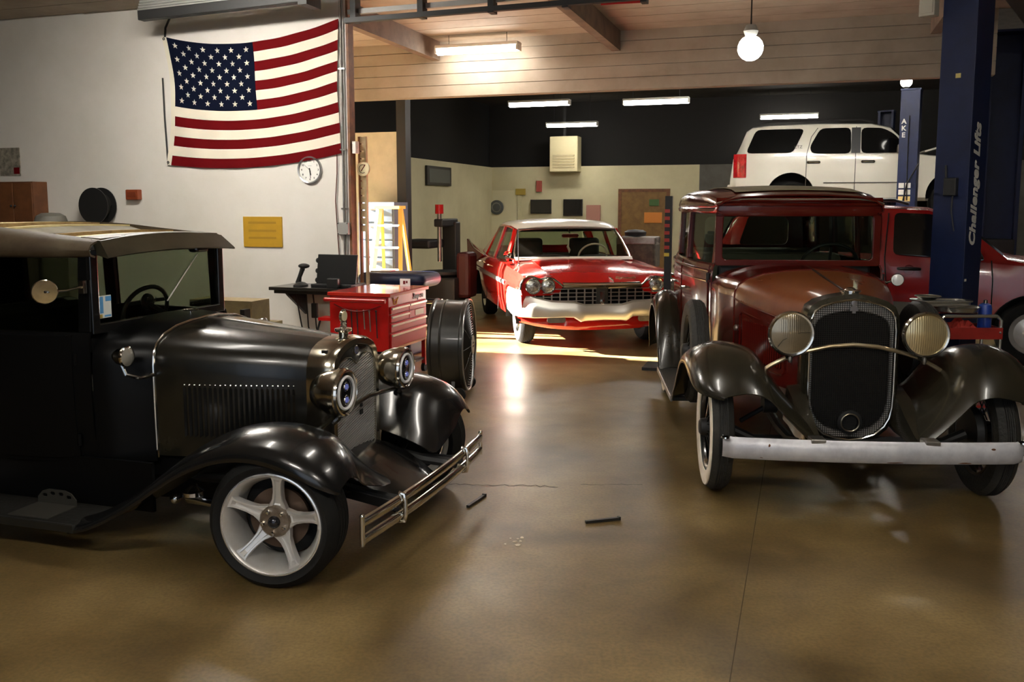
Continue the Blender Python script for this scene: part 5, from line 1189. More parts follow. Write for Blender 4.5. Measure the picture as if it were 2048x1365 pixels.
ye = lambda z: lerp(0.868, 0.74, max(0, (z - 1.14)) / (1.62 - 1.14)) + 0.004
for s in (-1, 1):
    for pl in ([(-1.33, 1.165), (-0.42, 1.115), (-0.46, 1.20), (-0.85, 1.57), (-0.96, 1.61), (-1.335, 1.625)], [(-2.36, 1.20), (-1.46, 1.17), (-1.465, 1.63), (-2.20, 1.635)], [(-3.02, 1.24), (-2.50, 1.215), (-2.36, 1.625), (-2.92, 1.60)]):
        side_pane(rsv, smooth_poly(pl, 0.06), ye, TINT, s)
    for k, x0 in enumerate((-0.34, -1.395, -2.43)):
        b = MB(); b.tube([(x0, s * 0.893, 0.42), (x0, s * 0.893, 0.9), (x0 - 0.02, s * 0.876, 1.12)] + ([(x0, s * 0.755, 1.62)] if k else []), 0.006, 5); b.obj('door_seam', PITCH, rsv, 0)
    for x in (-1.16, -2.2):
        b = MB(); b.lathe([(0.055, 0), (0.05, -0.01), (0, -0.014)], (x, s * 0.888, 1.0), (0, s, 0), 16); b.obj('handle_recess', SR, rsv)
        b = MB(); b.tube([(x - 0.115, s * 0.885, 1.01), (x - 0.06, s * 0.918, 1.013), (x + 0.06, s * 0.918, 1.013), (x + 0.115, s * 0.885, 1.01)], [0.015, 0.018, 0.018, 0.015], 8); b.obj('door_handle', BPLAST, rsv)
    b = MB(); rows = [[(x, s * 0.875, 0.35), (x, s * 0.902, 0.40), (x, s * 0.908, z1 - 0.06), (x, s * 0.897, z1)] for x, z1 in ((-2.12, 0.66), (-1.2, 0.645), (-0.38, 0.615))]
    b.grid(rows); b.obj('side_cladding', CLAD, rsv, 40, solid=0.012)
    for x in (0.06, -2.56):
        plain_wheel(rsv, (x, s * 0.79, 0.355), 0 if s < 0 else PI, 0.355, 0.22, 0.215, 'rsv', SILVER)
    b = MB(); b.box((-0.60, s * 0.88, 1.09), (-0.47, s * 1.07, 1.235)); dm = b.obj('door_mirror', BPLAST, rsv, 0, bevel=0.035, bseg=3)
    b = MB(); b.tube([(-1.2, s * 0.60, 1.72), (-1.35, s * 0.60, 1.765), (-2.5, s * 0.60, 1.765), (-2.7, s * 0.60, 1.715)], 0.018, 8); b.obj('roof_rail', BPLAST, rsv)
b = MB(); b.add([(-0.245, -0.74, 1.17), (-0.245, 0.74, 1.17), (-0.74, 0.66, 1.60), (-0.74, -0.66, 1.60)], [(0, 1, 2, 3)]); b.obj('windshield', mat('green_dark_glass', (0.012, 0.016, 0.010), 0.08, coat=0.5), rsv, 0, solid=0.03)
b = MB(); b.add([(-3.12, -0.60, 1.58), (-3.12, 0.60, 1.58), (-3.31, 0.64, 1.22), (-3.31, -0.64, 1.22)], [(0, 1, 2, 3)]); b.obj('rear_window', TINT, rsv, 0, solid=0.03)
b = MB(); b.tube([(0.02, -0.70, 1.10), (-0.02, -0.70, 1.75)], [0.006, 0.003], 6); an = b.obj('antenna', DARK, rsv)
b = MB(); b.lathe([(0.022, 0), (0.016, 0.04), (0, 0.05)], (0.02, -0.70, 1.085), n=10); b.obj('antenna_base', BPLAST, an)
for s in (-1, 1):
    b = MB(); b.prism(rrect(-0.16, -0.09, 0.16, 0.09, 0.03), (0.855, s * 0.60, 0.82), (0, 1, 0), (0, 0, 1), 0.03); b.obj('headlamp', mat('clear_lens', (0.55, 0.53, 0.46), 0.08, metal=0.6, coat=1), rsv, 0, bevel=0.008)
b = MB(); b.box((0.86, -0.38, 0.74), (0.90, 0.38, 0.88)); b.obj('grille', BPLAST, rsv, 0, bevel=0.01)
b = MB(); b.box((0.66, -0.86, 0.32), (0.92, 0.86, 0.60)); b.obj('front_bumper', CLAD, rsv, 0, bevel=0.06, bseg=3)

# ------------------------------------------------------------------ flag
def wp(a, z, d=0.0): return room(a, d, z)           # a point on (or d in front of, negative) the flag wall
def flag_pt(u, v, off=0.0):
    """u along the fly, v down the hoist"""
    zt = lerp(3.60, 3.668, u) - 0.150 * 4 * u * (1 - u) * (1.08 - 0.16 * u)
    zb = lerp(2.165, 2.262, u) - 0.085 * 4 * u * (1 - u)
    aL = -2.262 + 0.085 * math.sin(PI * min(1, v * 1.02)) ** 0.8
    aR = -0.070 - 0.028 * math.sin(PI * v)
    d = -0.022 + 0.010 * math.sin(9 * u + 5 * v) * math.sin(PI * v) + 0.006 * math.sin(31 * u - 14 * v)
    return wp(lerp(aL, aR, u), lerp(zt, zb, v), d - off)
FRED = mat('flag_red_cloth', (0.115, 0.002, 0.004), 0.85, spec=0.1, bump=0.15, bscale=90)
FWHT = mat('flag_white_cloth', (0.74, 0.69, 0.56), 0.85, bump=0.15, bscale=90)
FBLU = mat('flag_blue_cloth', (0.0025, 0.0045, 0.016), 0.85, spec=0.1, bump=0.15, bscale=90)
flag = thing('wall_flag', 'large flag with red and white stripes and white stars on blue, hung on the wall', 'flag', wp(-1.16, 2.13, -0.02))
FI = Matrix.Translation(-flag.location)
UC = 0.515
for k in range(13):
    u0 = UC if k < 7 else 0.0
    b = MB(FI); n = 22 if k < 7 else 44
    b.grid([[flag_pt(lerp(u0, 1, i / n), (k + j / 2) / 13) for i in range(n + 1)] for j in range(3)])
    b.obj('red_stripe' if k % 2 == 0 else 'white_stripe', FRED if k % 2 == 0 else FWHT, flag, 60, solid=0.002)
b = MB(FI); b.grid([[flag_pt(lerp(0, UC, i / 22), 7 / 13 * j / 10) for i in range(23)] for j in range(11)]); b.obj('canton', FBLU, flag, 60, solid=0.002)
b = MB(FI); b.grid([[flag_pt(u, j / 14) for u in (-0.028, 0.0)] for j in range(15)]); hoist = b.obj('hoist_band', FWHT, flag, 60, solid=0.003)
for v in (0.02, 0.98):
    b = MB(FI); q = flag_pt(-0.016, v, 0.004); b.lathe([(0.007, 0), (0.016, 0.002), (0.016, 0.005), (0.007, 0.006)], q, (-RY[0], -RY[1], 0), 14); b.obj('grommet', DARK, hoist)
for r in range(9):
    cnt = 6 if r % 2 == 0 else 5
    for i in range(cnt):
        cu = UC * ((i * 2 + (1 if cnt == 6 else 2)) / 12); cv = (r + 1) / 10 * 7 / 13
        pts = []
        for k in range(10):
            rr = 0.036 if k % 2 == 0 else 0.0145; an = PI / 2 + k * PI / 5
            pts.append(flag_pt(cu + rr * math.cos(an) / 2.2, cv - rr * math.sin(an) / 1.45, 0.003))
        b = MB(FI); b.add(pts + [flag_pt(cu, cv, 0.004)], [(k, (k + 1) % 10, 10) for k in range(10)]); b.obj('star', FWHT, flag, 0, solid=0.0015)
# pole-like rod and cord at the hoist
b = MB(); b.tube([wp(-2.335, 3.15, -0.02), wp(-2.325, 2.7, -0.025), wp(-2.31, 2.17, -0.02)], 0.010, 6); tag(b.obj('flag_rod', DARK), "thin dark rod standing beside the flag's left edge", 'rod')
b = MB(); b.tube([wp(-2.28, 3.60, -0.02), wp(-2.26, 3.70, -0.03), wp(-2.18, 3.80, -0.05), wp(-2.08, 3.86, -0.08)], 0.012, 6); tag(b.obj('flag_rope', DARK), "black cord curving up from the flag's top left corner", 'rope')

# ------------------------------------------------------------------ clock
NRM = Vector((-RY[0], -RY[1], 0)); AX = Vector((RX[0], RX[1], 0)); UPV = Vector((0, 0, 1))
def on_wall(a, z, d=-0.001): return wp(a, z, d)
clk = thing('wall_clock', 'round silver-rimmed white wall clock below the flag', 'clock', on_wall(-0.465, 2.09, 0), RHO)
# local frame: x along the wall, -y towards the room
CK = 0.148
b = MB(); b.lathe([(CK - 0.018, 0.028), (CK - 0.004, 0.034), (CK, 0.025), (CK, 0.0)], ax=(0, -1, 0), n=48); b.obj('clock_rim', mat('clock_silver', (0.32, 0.32, 0.32), 0.3, metal=0.7), clk)
b = MB(); b.lathe([(0, 0.012), (CK - 0.015, 0.012), (CK - 0.015, 0.0)], ax=(0, -1, 0), n=48); b.obj('clock_face', mat('clock_white', (0.80, 0.80, 0.76), 0.4), clk)
INK = mat('print_black', (0.012, 0.012, 0.012), 0.6)
for h in range(1, 13):
    an = PI / 2 - h * PI / 6
    text('numeral', str(h), 0.030, INK, clk, (0.102 * math.cos(an), -0.0135, 0.102 * math.sin(an)), (1, 0, 0), (0, 0, 1), 0.0006, bold=0.0006)
def hand(nm, ang, ln, w_, dpt, m=INK):
    a = math.radians(90 - ang); u = Vector((math.cos(a), 0, math.sin(a))); v = Vector((-math.sin(a), 0, math.cos(a)))
    b = MB(); b.prism([(-0.02, -w_), (ln, -w_ * 0.6), (ln, w_ * 0.6), (-0.02, w_)], (0, -dpt, 0), u, v, 0.002); b.obj(nm, m, clk, 0)
hand('hour_hand', 166, 0.060, 0.0055, 0.016); hand('minute_hand', 174, 0.092, 0.004, 0.019); hand('second_hand', 312, 0.09, 0.0012, 0.022)
b = MB(); b.box((-0.022, -0.0132, 0.042), (0.022, -0.0122, 0.046)); b.obj('clock_print', mat('print_grey', (0.3, 0.3, 0.3), 0.6), clk, 0)

# ------------------------------------------------------------------ wall fittings
def wthing(name, label, cat, a, z, d=0.0, group=None): return thing(name, label, cat, room(a, d, z), RHO, group)
t = wthing('conduit_run', 'vertical metal conduit with grey junction box by the wall corner', 'conduit', -0.055, 0.95)
b = MB(); b.cyl((0, -0.02, 0.0), (0, -0.02, 2.95), 0.011, n=10); b.obj('pipe', STEEL, t)
b = MB(); b.cyl((0.03, -0.016, 0.05), (0.03, -0.016, 2.95), 0.008, n=8); b.obj('pipe', GREY, t)
b = MB(); b.box((-0.065, -0.06, 0.44), (0.065, 0.0, 0.57)); jb = b.obj('junction_box', GREY, t, 0, bevel=0.004)
for x, z in ((-0.055, 0.45), (0.055, 0.45), (-0.055, 0.56), (0.055, 0.56)):
    b = MB(); b.lathe([(0.007, 0), (0.005, 0.004), (0, 0.005)], (x, -0.06, z), (0, -1, 0), 8); b.obj('screw', DARK, jb)
for z in (0.72, 1.35, 2.2):
    b = MB(); b.box((-0.03, -0.03, z - 0.008), (0.045, -0.005, z + 0.008)); b.obj('pipe_strap', STEEL, t, 0)
b = MB(); b.tube([wp(-0.12, 2.25, -0.03), wp(-0.13, 2.05, -0.02), wp(-0.155, 1.75, -0.02), wp(-0.14, 1.45, -0.02), wp(-0.12, 1.10, -0.02)], 0.006, 6); tag(b.obj('hanging_wire', mat('brown_wire', (0.10, 0.03, 0.02), 0.6)), 'thin brown wire hanging down the wall left of the conduit', 'wire')
t = wthing('wall_sign', 'yellow sign on the white wall left of the desk', 'sign', -1.084, 1.24)
b = MB(); b.box((-0.25, -0.018, 0), (0.25, 0, 0.34)); b.obj('board', mat('sign_yellow', (0.50, 0.28, 0.02), 0.5, noise=(0.42, 0.24, 0.02)), t, 0, bevel=0.003)
for z in (0.26, 0.17, 0.09):
    b = MB(); b.box((-0.18, -0.020, z), (0.18, -0.018, z + 0.025)); b.obj('print_band', mat('sign_ochre', (0.36, 0.20, 0.02), 0.6), t, 0)
t = wthing('wall_box', 'small rust-red box on the wall right of the hose reel', 'box', -2.80, 1.77)
b = MB(); b.box((-0.09, -0.07, 0), (0.09, 0, 0.12)); b.obj('case', mat('rust_red', (0.24, 0.05, 0.015), 0.5), t, 0, bevel=0.01)
b = MB(); b.box((-0.06, -0.078, 0.03), (0.06, -0.07, 0.09)); b.obj('front_plate', mat('rust_dark', (0.16, 0.03, 0.01), 0.5), t, 0)
t = wthing('wall_cabinet', 'brown wooden wall cabinet behind the hot rod at the far left', 'cabinet', -4.395, 1.45)
CABM = mat('cabinet_brown', (0.15, 0.055, 0.018), 0.55, noise=(0.10, 0.035, 0.012), nscale=6)
b = MB(); b.box((-0.29, -0.22, 0), (0.29, 0, 0.54)); b.obj('carcass', CABM, t, 0, bevel=0.006)
for s in (-1, 1):
    b = MB(); b.box((s * 0.145 - 0.138, -0.238, 0.015), (s * 0.145 + 0.138, -0.22, 0.525)); dr = b.obj('door', CABM, t, 0, bevel=0.004)
    b = MB(); b.ball((s * 0.03, -0.25, 0.25), 0.014, 10); b.obj('knob', DARK, dr)
t = wthing('hose_reel', 'black hose reel on the white wall behind the hot rod roof', 'hose reel', -3.26, 1.70, -0.01)
b = MB(); b.lathe([(0.05, 0.0), (0.20, 0.02), (0.215, 0.03), (0.215, 0.04), (0.05, 0.045)], ax=(0, -1, 0), n=36); b.obj('rear_flange', BPLAST, t)
b = MB(); b.tube([((0.135 + 0.006 * (k // 20)) * math.cos(k * PI / 10), -0.055 - 0.0045 * k / 4, (0.135 + 0.006 * (k // 20)) * math.sin(k * PI / 10)) for k in range(80)], 0.022, 8); b.obj('hose_coil', RUBBER, t)
b = MB(); b.lathe([(0.0, 0.16), (0.05, 0.165), (0.20, 0.16), (0.212, 0.165), (0.212, 0.175), (0.0, 0.18)], ax=(0, -1, 0), n=36); b.obj('front_flange', BPLAST, t)
t = wthing('wall_poster', 'dark picture poster with red corner at the far left edge of the wall', 'poster', -4.66, 2.07)
b = MB(); b.box((-0.16, -0.01, 0), (0.16, 0, 0.34)); b.obj('sheet', mat('poster_dark', (0.12, 0.11, 0.09), 0.6, noise=(0.35, 0.32, 0.25), nscale=14), t, 0)
b = MB(); b.box((0.06, -0.012, 0.02), (0.15, -0.01, 0.10)); b.obj('red_corner', FRED, t, 0)
t = wthing('grey_bin', 'grey rounded bin top showing behind the hot rod, left of the hose reel', 'bin', -3.78, 1.0, -0.30)
b = MB(); b.lathe([(0.0, 0.62), (0.10, 0.615), (0.16, 0.58), (0.18, 0.52), (0.18, 0.50), (0.165, 0.50), (0.15, -1.0), (0.0, -1.0)], n=24); b.obj('bin_body', mat('bin_grey', (0.16, 0.155, 0.13), 0.6), t)
# pull-down shutter box above the flag
t = wthing('roller_shutter', 'grey ribbed roller shutter folded up under the ceiling above the flag', 'shutter', -1.0, 3.66, -0.62)
b = MB(); b.beam((-1.10, 0, 0.045), (0.85, 0, 0.10), 0.10, 0.10); b.obj('bottom_rail', DARK, t, 0, bevel=0.008)
for k in range(6):
    b = MB(); z = 0.112 + k * 0.03
    b.beam((-1.14, 0.03 + k * 0.012, z), (0.85, 0.03 + k * 0.012, z + 0.05), 0.07, 0.024); b.obj('slat', mat('shutter_grey', (0.30, 0.30, 0.28), 0.5, metal=0.3), t, 0, bevel=0.006)
b = MB(); b.box((0.85, -0.08, 0.02), (0.95, 0.2, 0.29)); b.obj('end_plate', DARK, t, 0)
# overhead steel track crossing from the wall end to the right
t = wthing('overhead_track', 'dark steel track hung across the hall just under the ceiling', 'track', 0.1, 3.60, -0.2)
b = MB(); b.beam((0, 0, 0.0), (3.2, 0, 0.03), 0.06, 0.05); b.obj('lower_rail', DARK, t, 0)
b = MB(); b.beam((0, 0.08, 0.10), (3.2, 0.08, 0.13), 0.05, 0.05); b.obj('upper_rail', GREY, t, 0)
for x in (0.1, 0.85, 1.6, 2.35, 3.1):
    b = MB(); b.box((x - 0.03, -0.02, -0.02), (x + 0.03, 0.10, 0.35)); b.obj('hanger', DARK, t, 0)
t = wthing('red_banner', 'strip of red banner hanging at the top edge above the track', 'banner', 2.78, 3.80, 1.0)
b = MB(); b.grid([[(x, 0.01 * math.sin(9 * x), z) for x in [lerp(-0.25, 0.25, k / 8) for k in range(9)]] for z in (0.04, 0.15)]); b.obj('cloth', mat('banner_red', (0.50, 0.008, 0.012), 0.7), t, 60, solid=0.003)

# ------------------------------------------------------------------ desk with laptop and scanner
t = wthing('wall_desk', 'black wall-mounted desk shelf under the clock', 'desk', -0.18, 0.84, 0)
b = MB(); b.box((-0.52, -0.52, -0.03), (0.50, 0.0, 0.005)); b.obj('desk_top', mat('desk_black', (0.016, 0.014, 0.012), 0.25, coat=0.3), t, 0, bevel=0.004)
b = MB(); b.box((-0.48, -0.48, -0.065), (0.46, -0.02, -0.03)); b.obj('apron', BPLAST, t, 0)
for x in (-0.40, 0.38):
    b = MB(); b.prism([(0, -0.065), (-0.40, -0.065), (-0.36, -0.10), (0, -0.34)], (x, 0, 0), (0, 1, 0), (0, 0, 1), 0.03); b.obj('bracket', BPLAST, t, 0)
t = wthing('laptop_computer', 'open black laptop seen from behind on the wall desk', 'laptop', -0.03, 0.846, -0.22)
b = MB(); b.box((-0.24, -0.17, 0), (0.24, 0.17, 0.03)); b.obj('base', BPLAST, t, 0, bevel=0.006)
b = MB(); b.prism([(-0.235, 0), (0.235, 0), (0.245, 0.31), (-0.225, 0.31)], (0, -0.04, 0.03), (1, 0, 0), (0, 0.12, 0.99), 0.02); b.obj('screen', mat('laptop_black', (0.006, 0.006, 0.006), 0.45), t, 0, bevel=0.004)
for z in (0.06, 0.16, 0.27):
    b = MB(); b.ball((-0.245, -0.02 + z * 0.12, z), 0.03, 10, 1, 0.8, 1); b.obj('corner_bumper', BPLAST, t)
b = MB(); b.box((-0.01, -0.24, 0.0), (0.12, -0.17, 0.10)); b.obj('dock', BPLAST, t, 0, bevel=0.01)
t = wthing('barcode_scanner', 'black handheld scanner standing upright in its cradle at the left of the desk', 'scanner', -0.43, 0.846, -0.32)
b = MB(); b.lathe([(0.10, 0), (0.10, 0.012), (0.06, 0.035), (0.02, 0.045), (0, 0.045)], n=20, sy=0.7); b.obj('cradle', BPLAST, t)
b = MB(); b.tube([(-0.03, 0, 0.03), (-0.01, 0, 0.10), (0.03, 0, 0.19)], [0.032, 0.022, 0.026], 10); b.obj('grip', BPLAST, t)
b = MB(); b.ball((0.045, 0, 0.215), 0.058, 14, 1.15, 0.8, 0.48); b.obj('scan_head', BPLAST, t)
for k, (x0, x1, zb) in enumerate(((-0.52, -0.47, 0.42), (-0.38, -0.385, 0.40), (-0.30, -0.285, 0.38))):
    b = MB(); b.tube([wp(x0, 0.80, -0.30), wp(lerp(x0, x1, 0.6), 0.6, -0.28), wp(x1, zb, -0.26), wp(x1 + 0.05, 0.02, -0.2)], 0.008, 6)
    cb_ = tag(b.obj('power_cord', BPLAST), ('leftmost black cord hanging under the desk', 'middle black cord hanging under the desk', 'black cord with power brick hanging under the desk')[k], 'cord')
    if k == 2:
        b = MB(M_ROOM); b.box((-0.325, -0.30, 0.50), (-0.255, -0.26, 0.66)); b.obj('power_brick', BPLAST, cb_, 0, bevel=0.008)
for nm, lab, a, d, col, sz in (('printed_card', 'white card with red and black print standing on the red tool cart', 0.83, -0.40, (0.8, 0.78, 0.74), (0.11, 0.004, 0.075)),):
    t = wthing(nm, lab, 'card', a, 0.884, d)
    b = MB(); b.box((-sz[0] / 2, 0, 0), (sz[0] / 2, 0.012, sz[2])); b.obj('card_body', mat('card_white', col, 0.6), t, 0)
    b = MB(); b.box((-0.02, -0.001, 0.02), (0.005, 0.0, 0.055)); b.box((0.012, -0.001, 0.03), (0.03, 0.0, 0.055)); b.obj('print', mat('card_print', (0.15, 0.01, 0.01), 0.6), t, 0)
for k, (a, lab) in enumerate(((0.27, 'small dark phone lying on the right end of the wall desk'), (0.27, 'small pale gadget lying at the right tip of the wall desk'))):
    t = wthing('desk_gadget', lab, 'phone', a, 0.846, (-0.42, -0.28)[k])
    b = MB(); b.box((-0.045, -0.05, 0), (0.045, 0.05, 0.014)); b.obj('case', BPLAST if k == 0 else mat('pale_plastic', (0.5, 0.48, 0.42), 0.5), t, 0, bevel=0.004)
    b = MB(); b.box((-0.038, -0.04, 0.014), (0.038, 0.04, 0.0155)); b.obj('face', LENS, t, 0)

# ------------------------------------------------------------------ red tool cart (drawers face the camera's right)
t = wthing('tool_cart', 'red steel tool cart with drawers beside the wall desk', 'tool cart', 0.715, 0.0, -0.74)
X0, X1, Y0, Y1 = -0.315, 0.315, -0.44, 0.44
b = MB(); b.box((X0, Y0, 0.33), (X1 - 0.012, Y1, 0.85)); b.obj('cabinet', RED, t, 0, bevel=0.006)
b = MB(); b.box((X0 - 0.015, Y0 - 0.015, 0.85), (X1 + 0.015, Y1 + 0.015, 0.885)); b.obj('lid', mat('lid_red', (0.42, 0.02, 0.012), 0.22, coat=0.5), t, 0, bevel=0.005)
DRM = mat('drawer_red', (0.50, 0.006, 0.006), 0.5, spec=0.2)
for y0, y1, z0, z1 in ((Y0 + 0.03, -0.005, 0.685, 0.755), (0.005, Y1 - 0.03, 0.685, 0.755), (Y0 + 0.03, -0.005, 0.605, 0.675), (0.005, Y1 - 0.03, 0.605, 0.675), (Y0 + 0.03, Y1 - 0.03, 0.51, 0.595), (Y0 + 0.03, Y1 - 0.03, 0.36, 0.50)):
    b = MB(); b.box((X1 - 0.012, y0, z0), (X1 + 0.002, y1, z1)); dr = b.obj('drawer', DRM, t, 0, bevel=0.003)
    if not (z0 == 0.605 and y0 > 0):
        b = MB(); b.box((X1 + 0.002, y0 + 0.005, z1 - 0.030), (X1 + 0.016, y1 - 0.005, z1 - 0.010)); b.obj('drawer_pull', mat('pull_steel', (0.75, 0.72, 0.62), 0.3, metal=0.7), dr, 0, bevel=0.003)
b = MB(); b.box((X1 + 0.002, 0.14, 0.615), (X1 + 0.005, 0.34, 0.67)); b.obj('label_plate', mat('label_cream', (0.62, 0.55, 0.38), 0.5), t, 0)
text('maker_name', 'Snap-on', 0.075, INK, t, (X1 - 0.008, 0.24, 0.805), (0, 1, 0), (0, 0, 1), 0.002, bold=0.002, shear=0.2)
b = MB(); b.tube([(X1 - 0.010, -0.28 + y, 0.80 + z) for y, z in ((-0.06, 0.035), (-0.04, 0.0), (0.0, 0.012), (0.03, 0.012), (0.06, 0.035), (0.03, 0.008), (0.01, -0.03), (-0.03, -0.03), (-0.05, -0.005))], 0.0045, 6); b.obj('decal', mat('decal_yellow', (0.75, 0.35, 0.02), 0.5), t)
for x in (X0 + 0.02, X1 - 0.03):
    for y in (Y0 + 0.02, Y1 - 0.02):
        b = MB(); b.box((x - 0.02, y - 0.02, 0.07), (x + 0.02, y + 0.02, 0.34)); lg = b.obj('leg', RED, t, 0)
        b = MB(); b.cyl((x - 0.018, y, 0.045), (x + 0.018, y, 0.045), 0.045, n=16); b.obj('caster', RUBBER, lg)
b = MB(); b.box((X0 + 0.02, Y0 + 0.02, 0.13), (X1 - 0.02, Y1 - 0.02, 0.15)); b.obj('lower_shelf', mat('shelf_dark', (0.03, 0.01, 0.01), 0.5), t, 0)
b = MB(); b.cyl((X0 - 0.03, Y0 - 0.045, 0.815), (X1 - 0.02, Y0 - 0.045, 0.815), 0.020, n=12); b.obj('push_bar', RED, t)
b = MB(); b.tube([(x, Y0 - 0.02 - 0.02 * math.sin(PI * k / 10), 0.77 - 0.06 * math.sin(PI * k / 10)) for k, x in enumerate([lerp(X0 + 0.06, X1 - 0.08, i / 10) for i in range(11)])], 0.006, 6); b.obj('strap', mat('dark_red_strap', (0.15, 0.004, 0.004), 0.6), t)
for k, (x, ln) in enumerate(((-0.14, 0.24), (-0.08, 0.30), (-0.02, 0.28), (0.05, 0.18), (0.11, 0.20), (0.18, 0.26))):
    b = MB(); b.cyl((x, Y0 - 0.012, 0.72), (x + 0.01, Y0 - 0.012, 0.72 - ln), 0.006, n=6); b.ball((x, Y0 - 0.012, 0.715), 0.011, 8); b.obj('hung_tool', STEEL if k in (3, 4) else DARK, t)
b = MB(); b.box((X0 - 0.14, Y0 + 0.02, 0.60), (X0, Y0 + 0.16, 0.63)); sh = b.obj('side_tray', RED, t, 0)
b = MB(); b.tube([(X0 - 0.13, Y0 + 0.04, 0.60), (X0 - 0.16, Y0 + 0.04, 0.50), (X0 - 0.13, Y0 + 0.04, 0.42), (X0 - 0.02, Y0 + 0.04, 0.45)], 0.010, 6); b.obj('tray_bracket', DARK, sh)

# ------------------------------------------------------------------ drum fan
t = thing('drum_fan', 'large black drum fan on wheels beside the red tool cart', 'fan', (-0.585, 8.03, 0), math.radians(-6))
FB = mat('fan_black', (0.016, 0.015, 0.013), 0.34, coat=0.2, noise=(0.028, 0.026, 0.02))
b = MB(); b.lathe([(0.385, -0.11), (0.40, -0.11), (0.412, -0.10), (0.412, -0.085), (0.398, -0.075), (0.398, -0.01), (0.404, 0.0), (0.398, 0.01), (0.398, 0.165), (0.412, 0.175), (0.412, 0.195), (0.40, 0.20), (0.385, 0.20)], (0, 0, 0.46), (1, 0, 0), 56); dm = b.obj('drum', FB, t, 30, solid=0.004)
for x, nm in ((0.20, 'front_guard'), (-0.11, 'rear_guard')):
    b = MB()
    for r in [0.06 + 0.0215 * k for k in range(16)]:
        b.tube([(x + math.copysign(0.03, x) * (1 - (r / 0.4) ** 2), r * math.cos(a * PI / 18), 0.46 + r * math.sin(a * PI / 18)) for a in range(36)], 0.0032, 4, closed=True)
    for k in range(12):
        a = k * PI / 6; b.tube([(x + math.copysign(0.03, x) * (1 - (r / 0.4) ** 2), r * math.cos(a), 0.46 + r * math.sin(a)) for r in (0.05, 0.2, 0.3, 0.395)], 0.004, 5)
    gd = tag(b.obj(nm, FB, t), kind='stuff')
    if x > 0:
        b = MB(); b.lathe([(0.085, 0), (0.085, 0.006), (0, 0.008)], (x + 0.032, 0, 0.46), (1, 0, 0), 28); lg = b.obj('logo_plate', mat('fan_logo_white', (0.42, 0.41, 0.36), 0.5), gd)
        b = MB(); b.box((x + 0.0395, -0.04, 0.44), (x + 0.041, 0.04, 0.455)); b.box((x + 0.0395, -0.03, 0.47), (x + 0.041, 0.03, 0.485)); b.obj('logo_print', INK, lg, 0)
b = MB(); b.tube([(0.203, 0.405 * math.cos(a * PI / 24), 0.46 + 0.405 * math.sin(a * PI / 24)) for a in range(48)], 0.008, 8, closed=True); b.obj('rim_ring', mat('fan_rim_grey', (0.35, 0.35, 0.34), 0.3, metal=0.8), t)
for k in range(3):
    b = MB(); rows = []
    for r in (0.06, 0.2, 0.36):
        tw = lerp(0.9, 0.4, r / 0.36); a0 = k * 2 * PI / 3
        rows.append([(0.04 * j * math.sin(tw), r * math.cos(a0 + j * 0.28 * math.cos(tw)), 0.46 + r * math.sin(a0 + j * 0.28 * math.cos(tw))) for j in (-1, 0, 1)])
    b.grid(rows); b.obj('blade', DARK, t, 50, solid=0.004)
b = MB(); b.cyl((-0.09, 0, 0.46), (0.05, 0, 0.46), 0.07, n=20); b.obj('motor', DARK, t)
for s in (-1, 1):
    b = MB(); b.tube([(-0.12, s * 0.30, 0.05), (0.16, s * 0.30, 0.05)], 0.014, 8); b.beam((-0.06, s * 0.30, 0.05), (-0.06, s * 0.27, 0.17), 0.03, 0.02); b.beam((0.1, s * 0.30, 0.05), (0.1, s * 0.27, 0.17), 0.03, 0.02); ft = b.obj('foot_frame', FB, t)
    b = MB(); b.cyl((0.155, s * 0.30 - 0.02, 0.06), (0.155, s * 0.30 + 0.02, 0.06), 0.06, n=20); b.obj('caster', RUBBER, ft)
    b = MB(); b.cyl((-0.08, s * 0.30 - 0.02, 0.06), (-0.08, s * 0.30 + 0.02, 0.06), 0.06, n=20); b.obj('caster', RUBBER, ft)

# ------------------------------------------------------------------ wooden rack and gauge behind the wall end
t = wthing('wooden_rack', 'narrow pale wooden rack with rungs behind the wall corner', 'rack', 0.07, 0, 0.20)
PW = mat('pale_wood', (0.48, 0.40, 0.24), 0.7, noise=(0.38, 0.30, 0.17), nscale=9)
for x in (-0.036, 0.036):
    b = MB(); b.box((x - 0.012, -0.02, 0), (x + 0.012, 0.02, 2.45)); b.obj('upright', BROWNWOOD if x < 0 else PW, t, 0)
for k in range(13):
    b = MB(); b.box((-0.026, -0.016, 1.42 + k * 0.08), (0.026, 0.016, 1.485 + k * 0.08)); b.obj('rung', PW, t, 0)
t = wthing('dial_gauge', 'round cream dial with red needle hung on the wooden rack', 'gauge', 0.095, 2.10, 0.165)
b = MB(); b.lathe([(0.0, 0.02), (0.075, 0.02), (0.08, 0.014), (0.08, 0.0)], ax=(0, -1, 0), n=32); b.obj('dial', mat('gauge_cream2', (0.72, 0.62, 0.38), 0.5), t)
b = MB(); b.tube([(0.045 * math.cos(math.radians(a)), -0.022, 0.045 * math.sin(math.radians(a))) for a in range(60, 310, 10)], 0.003, 5); b.obj('scale_arc', INK, t)
b = MB(); b.beam((-0.02, -0.024, -0.025), (0.03, -0.024, 0.045), 0.003, 0.008); b.obj('needle', FRED, t, 0)
t = wthing('switch_box', 'small white switch box on the wall corner above the dial', 'switch', 0.05, 2.26, 0.05)
b = MB(); b.box((-0.01, -0.04, 0), (0.035, 0.04, 0.13)); b.obj('box', WHITE, t, 0, bevel=0.004)
b = MB(); b.box((0.035, -0.01, 0.05), (0.042, 0.01, 0.08)); b.obj('toggle', WHITE, t, 0)

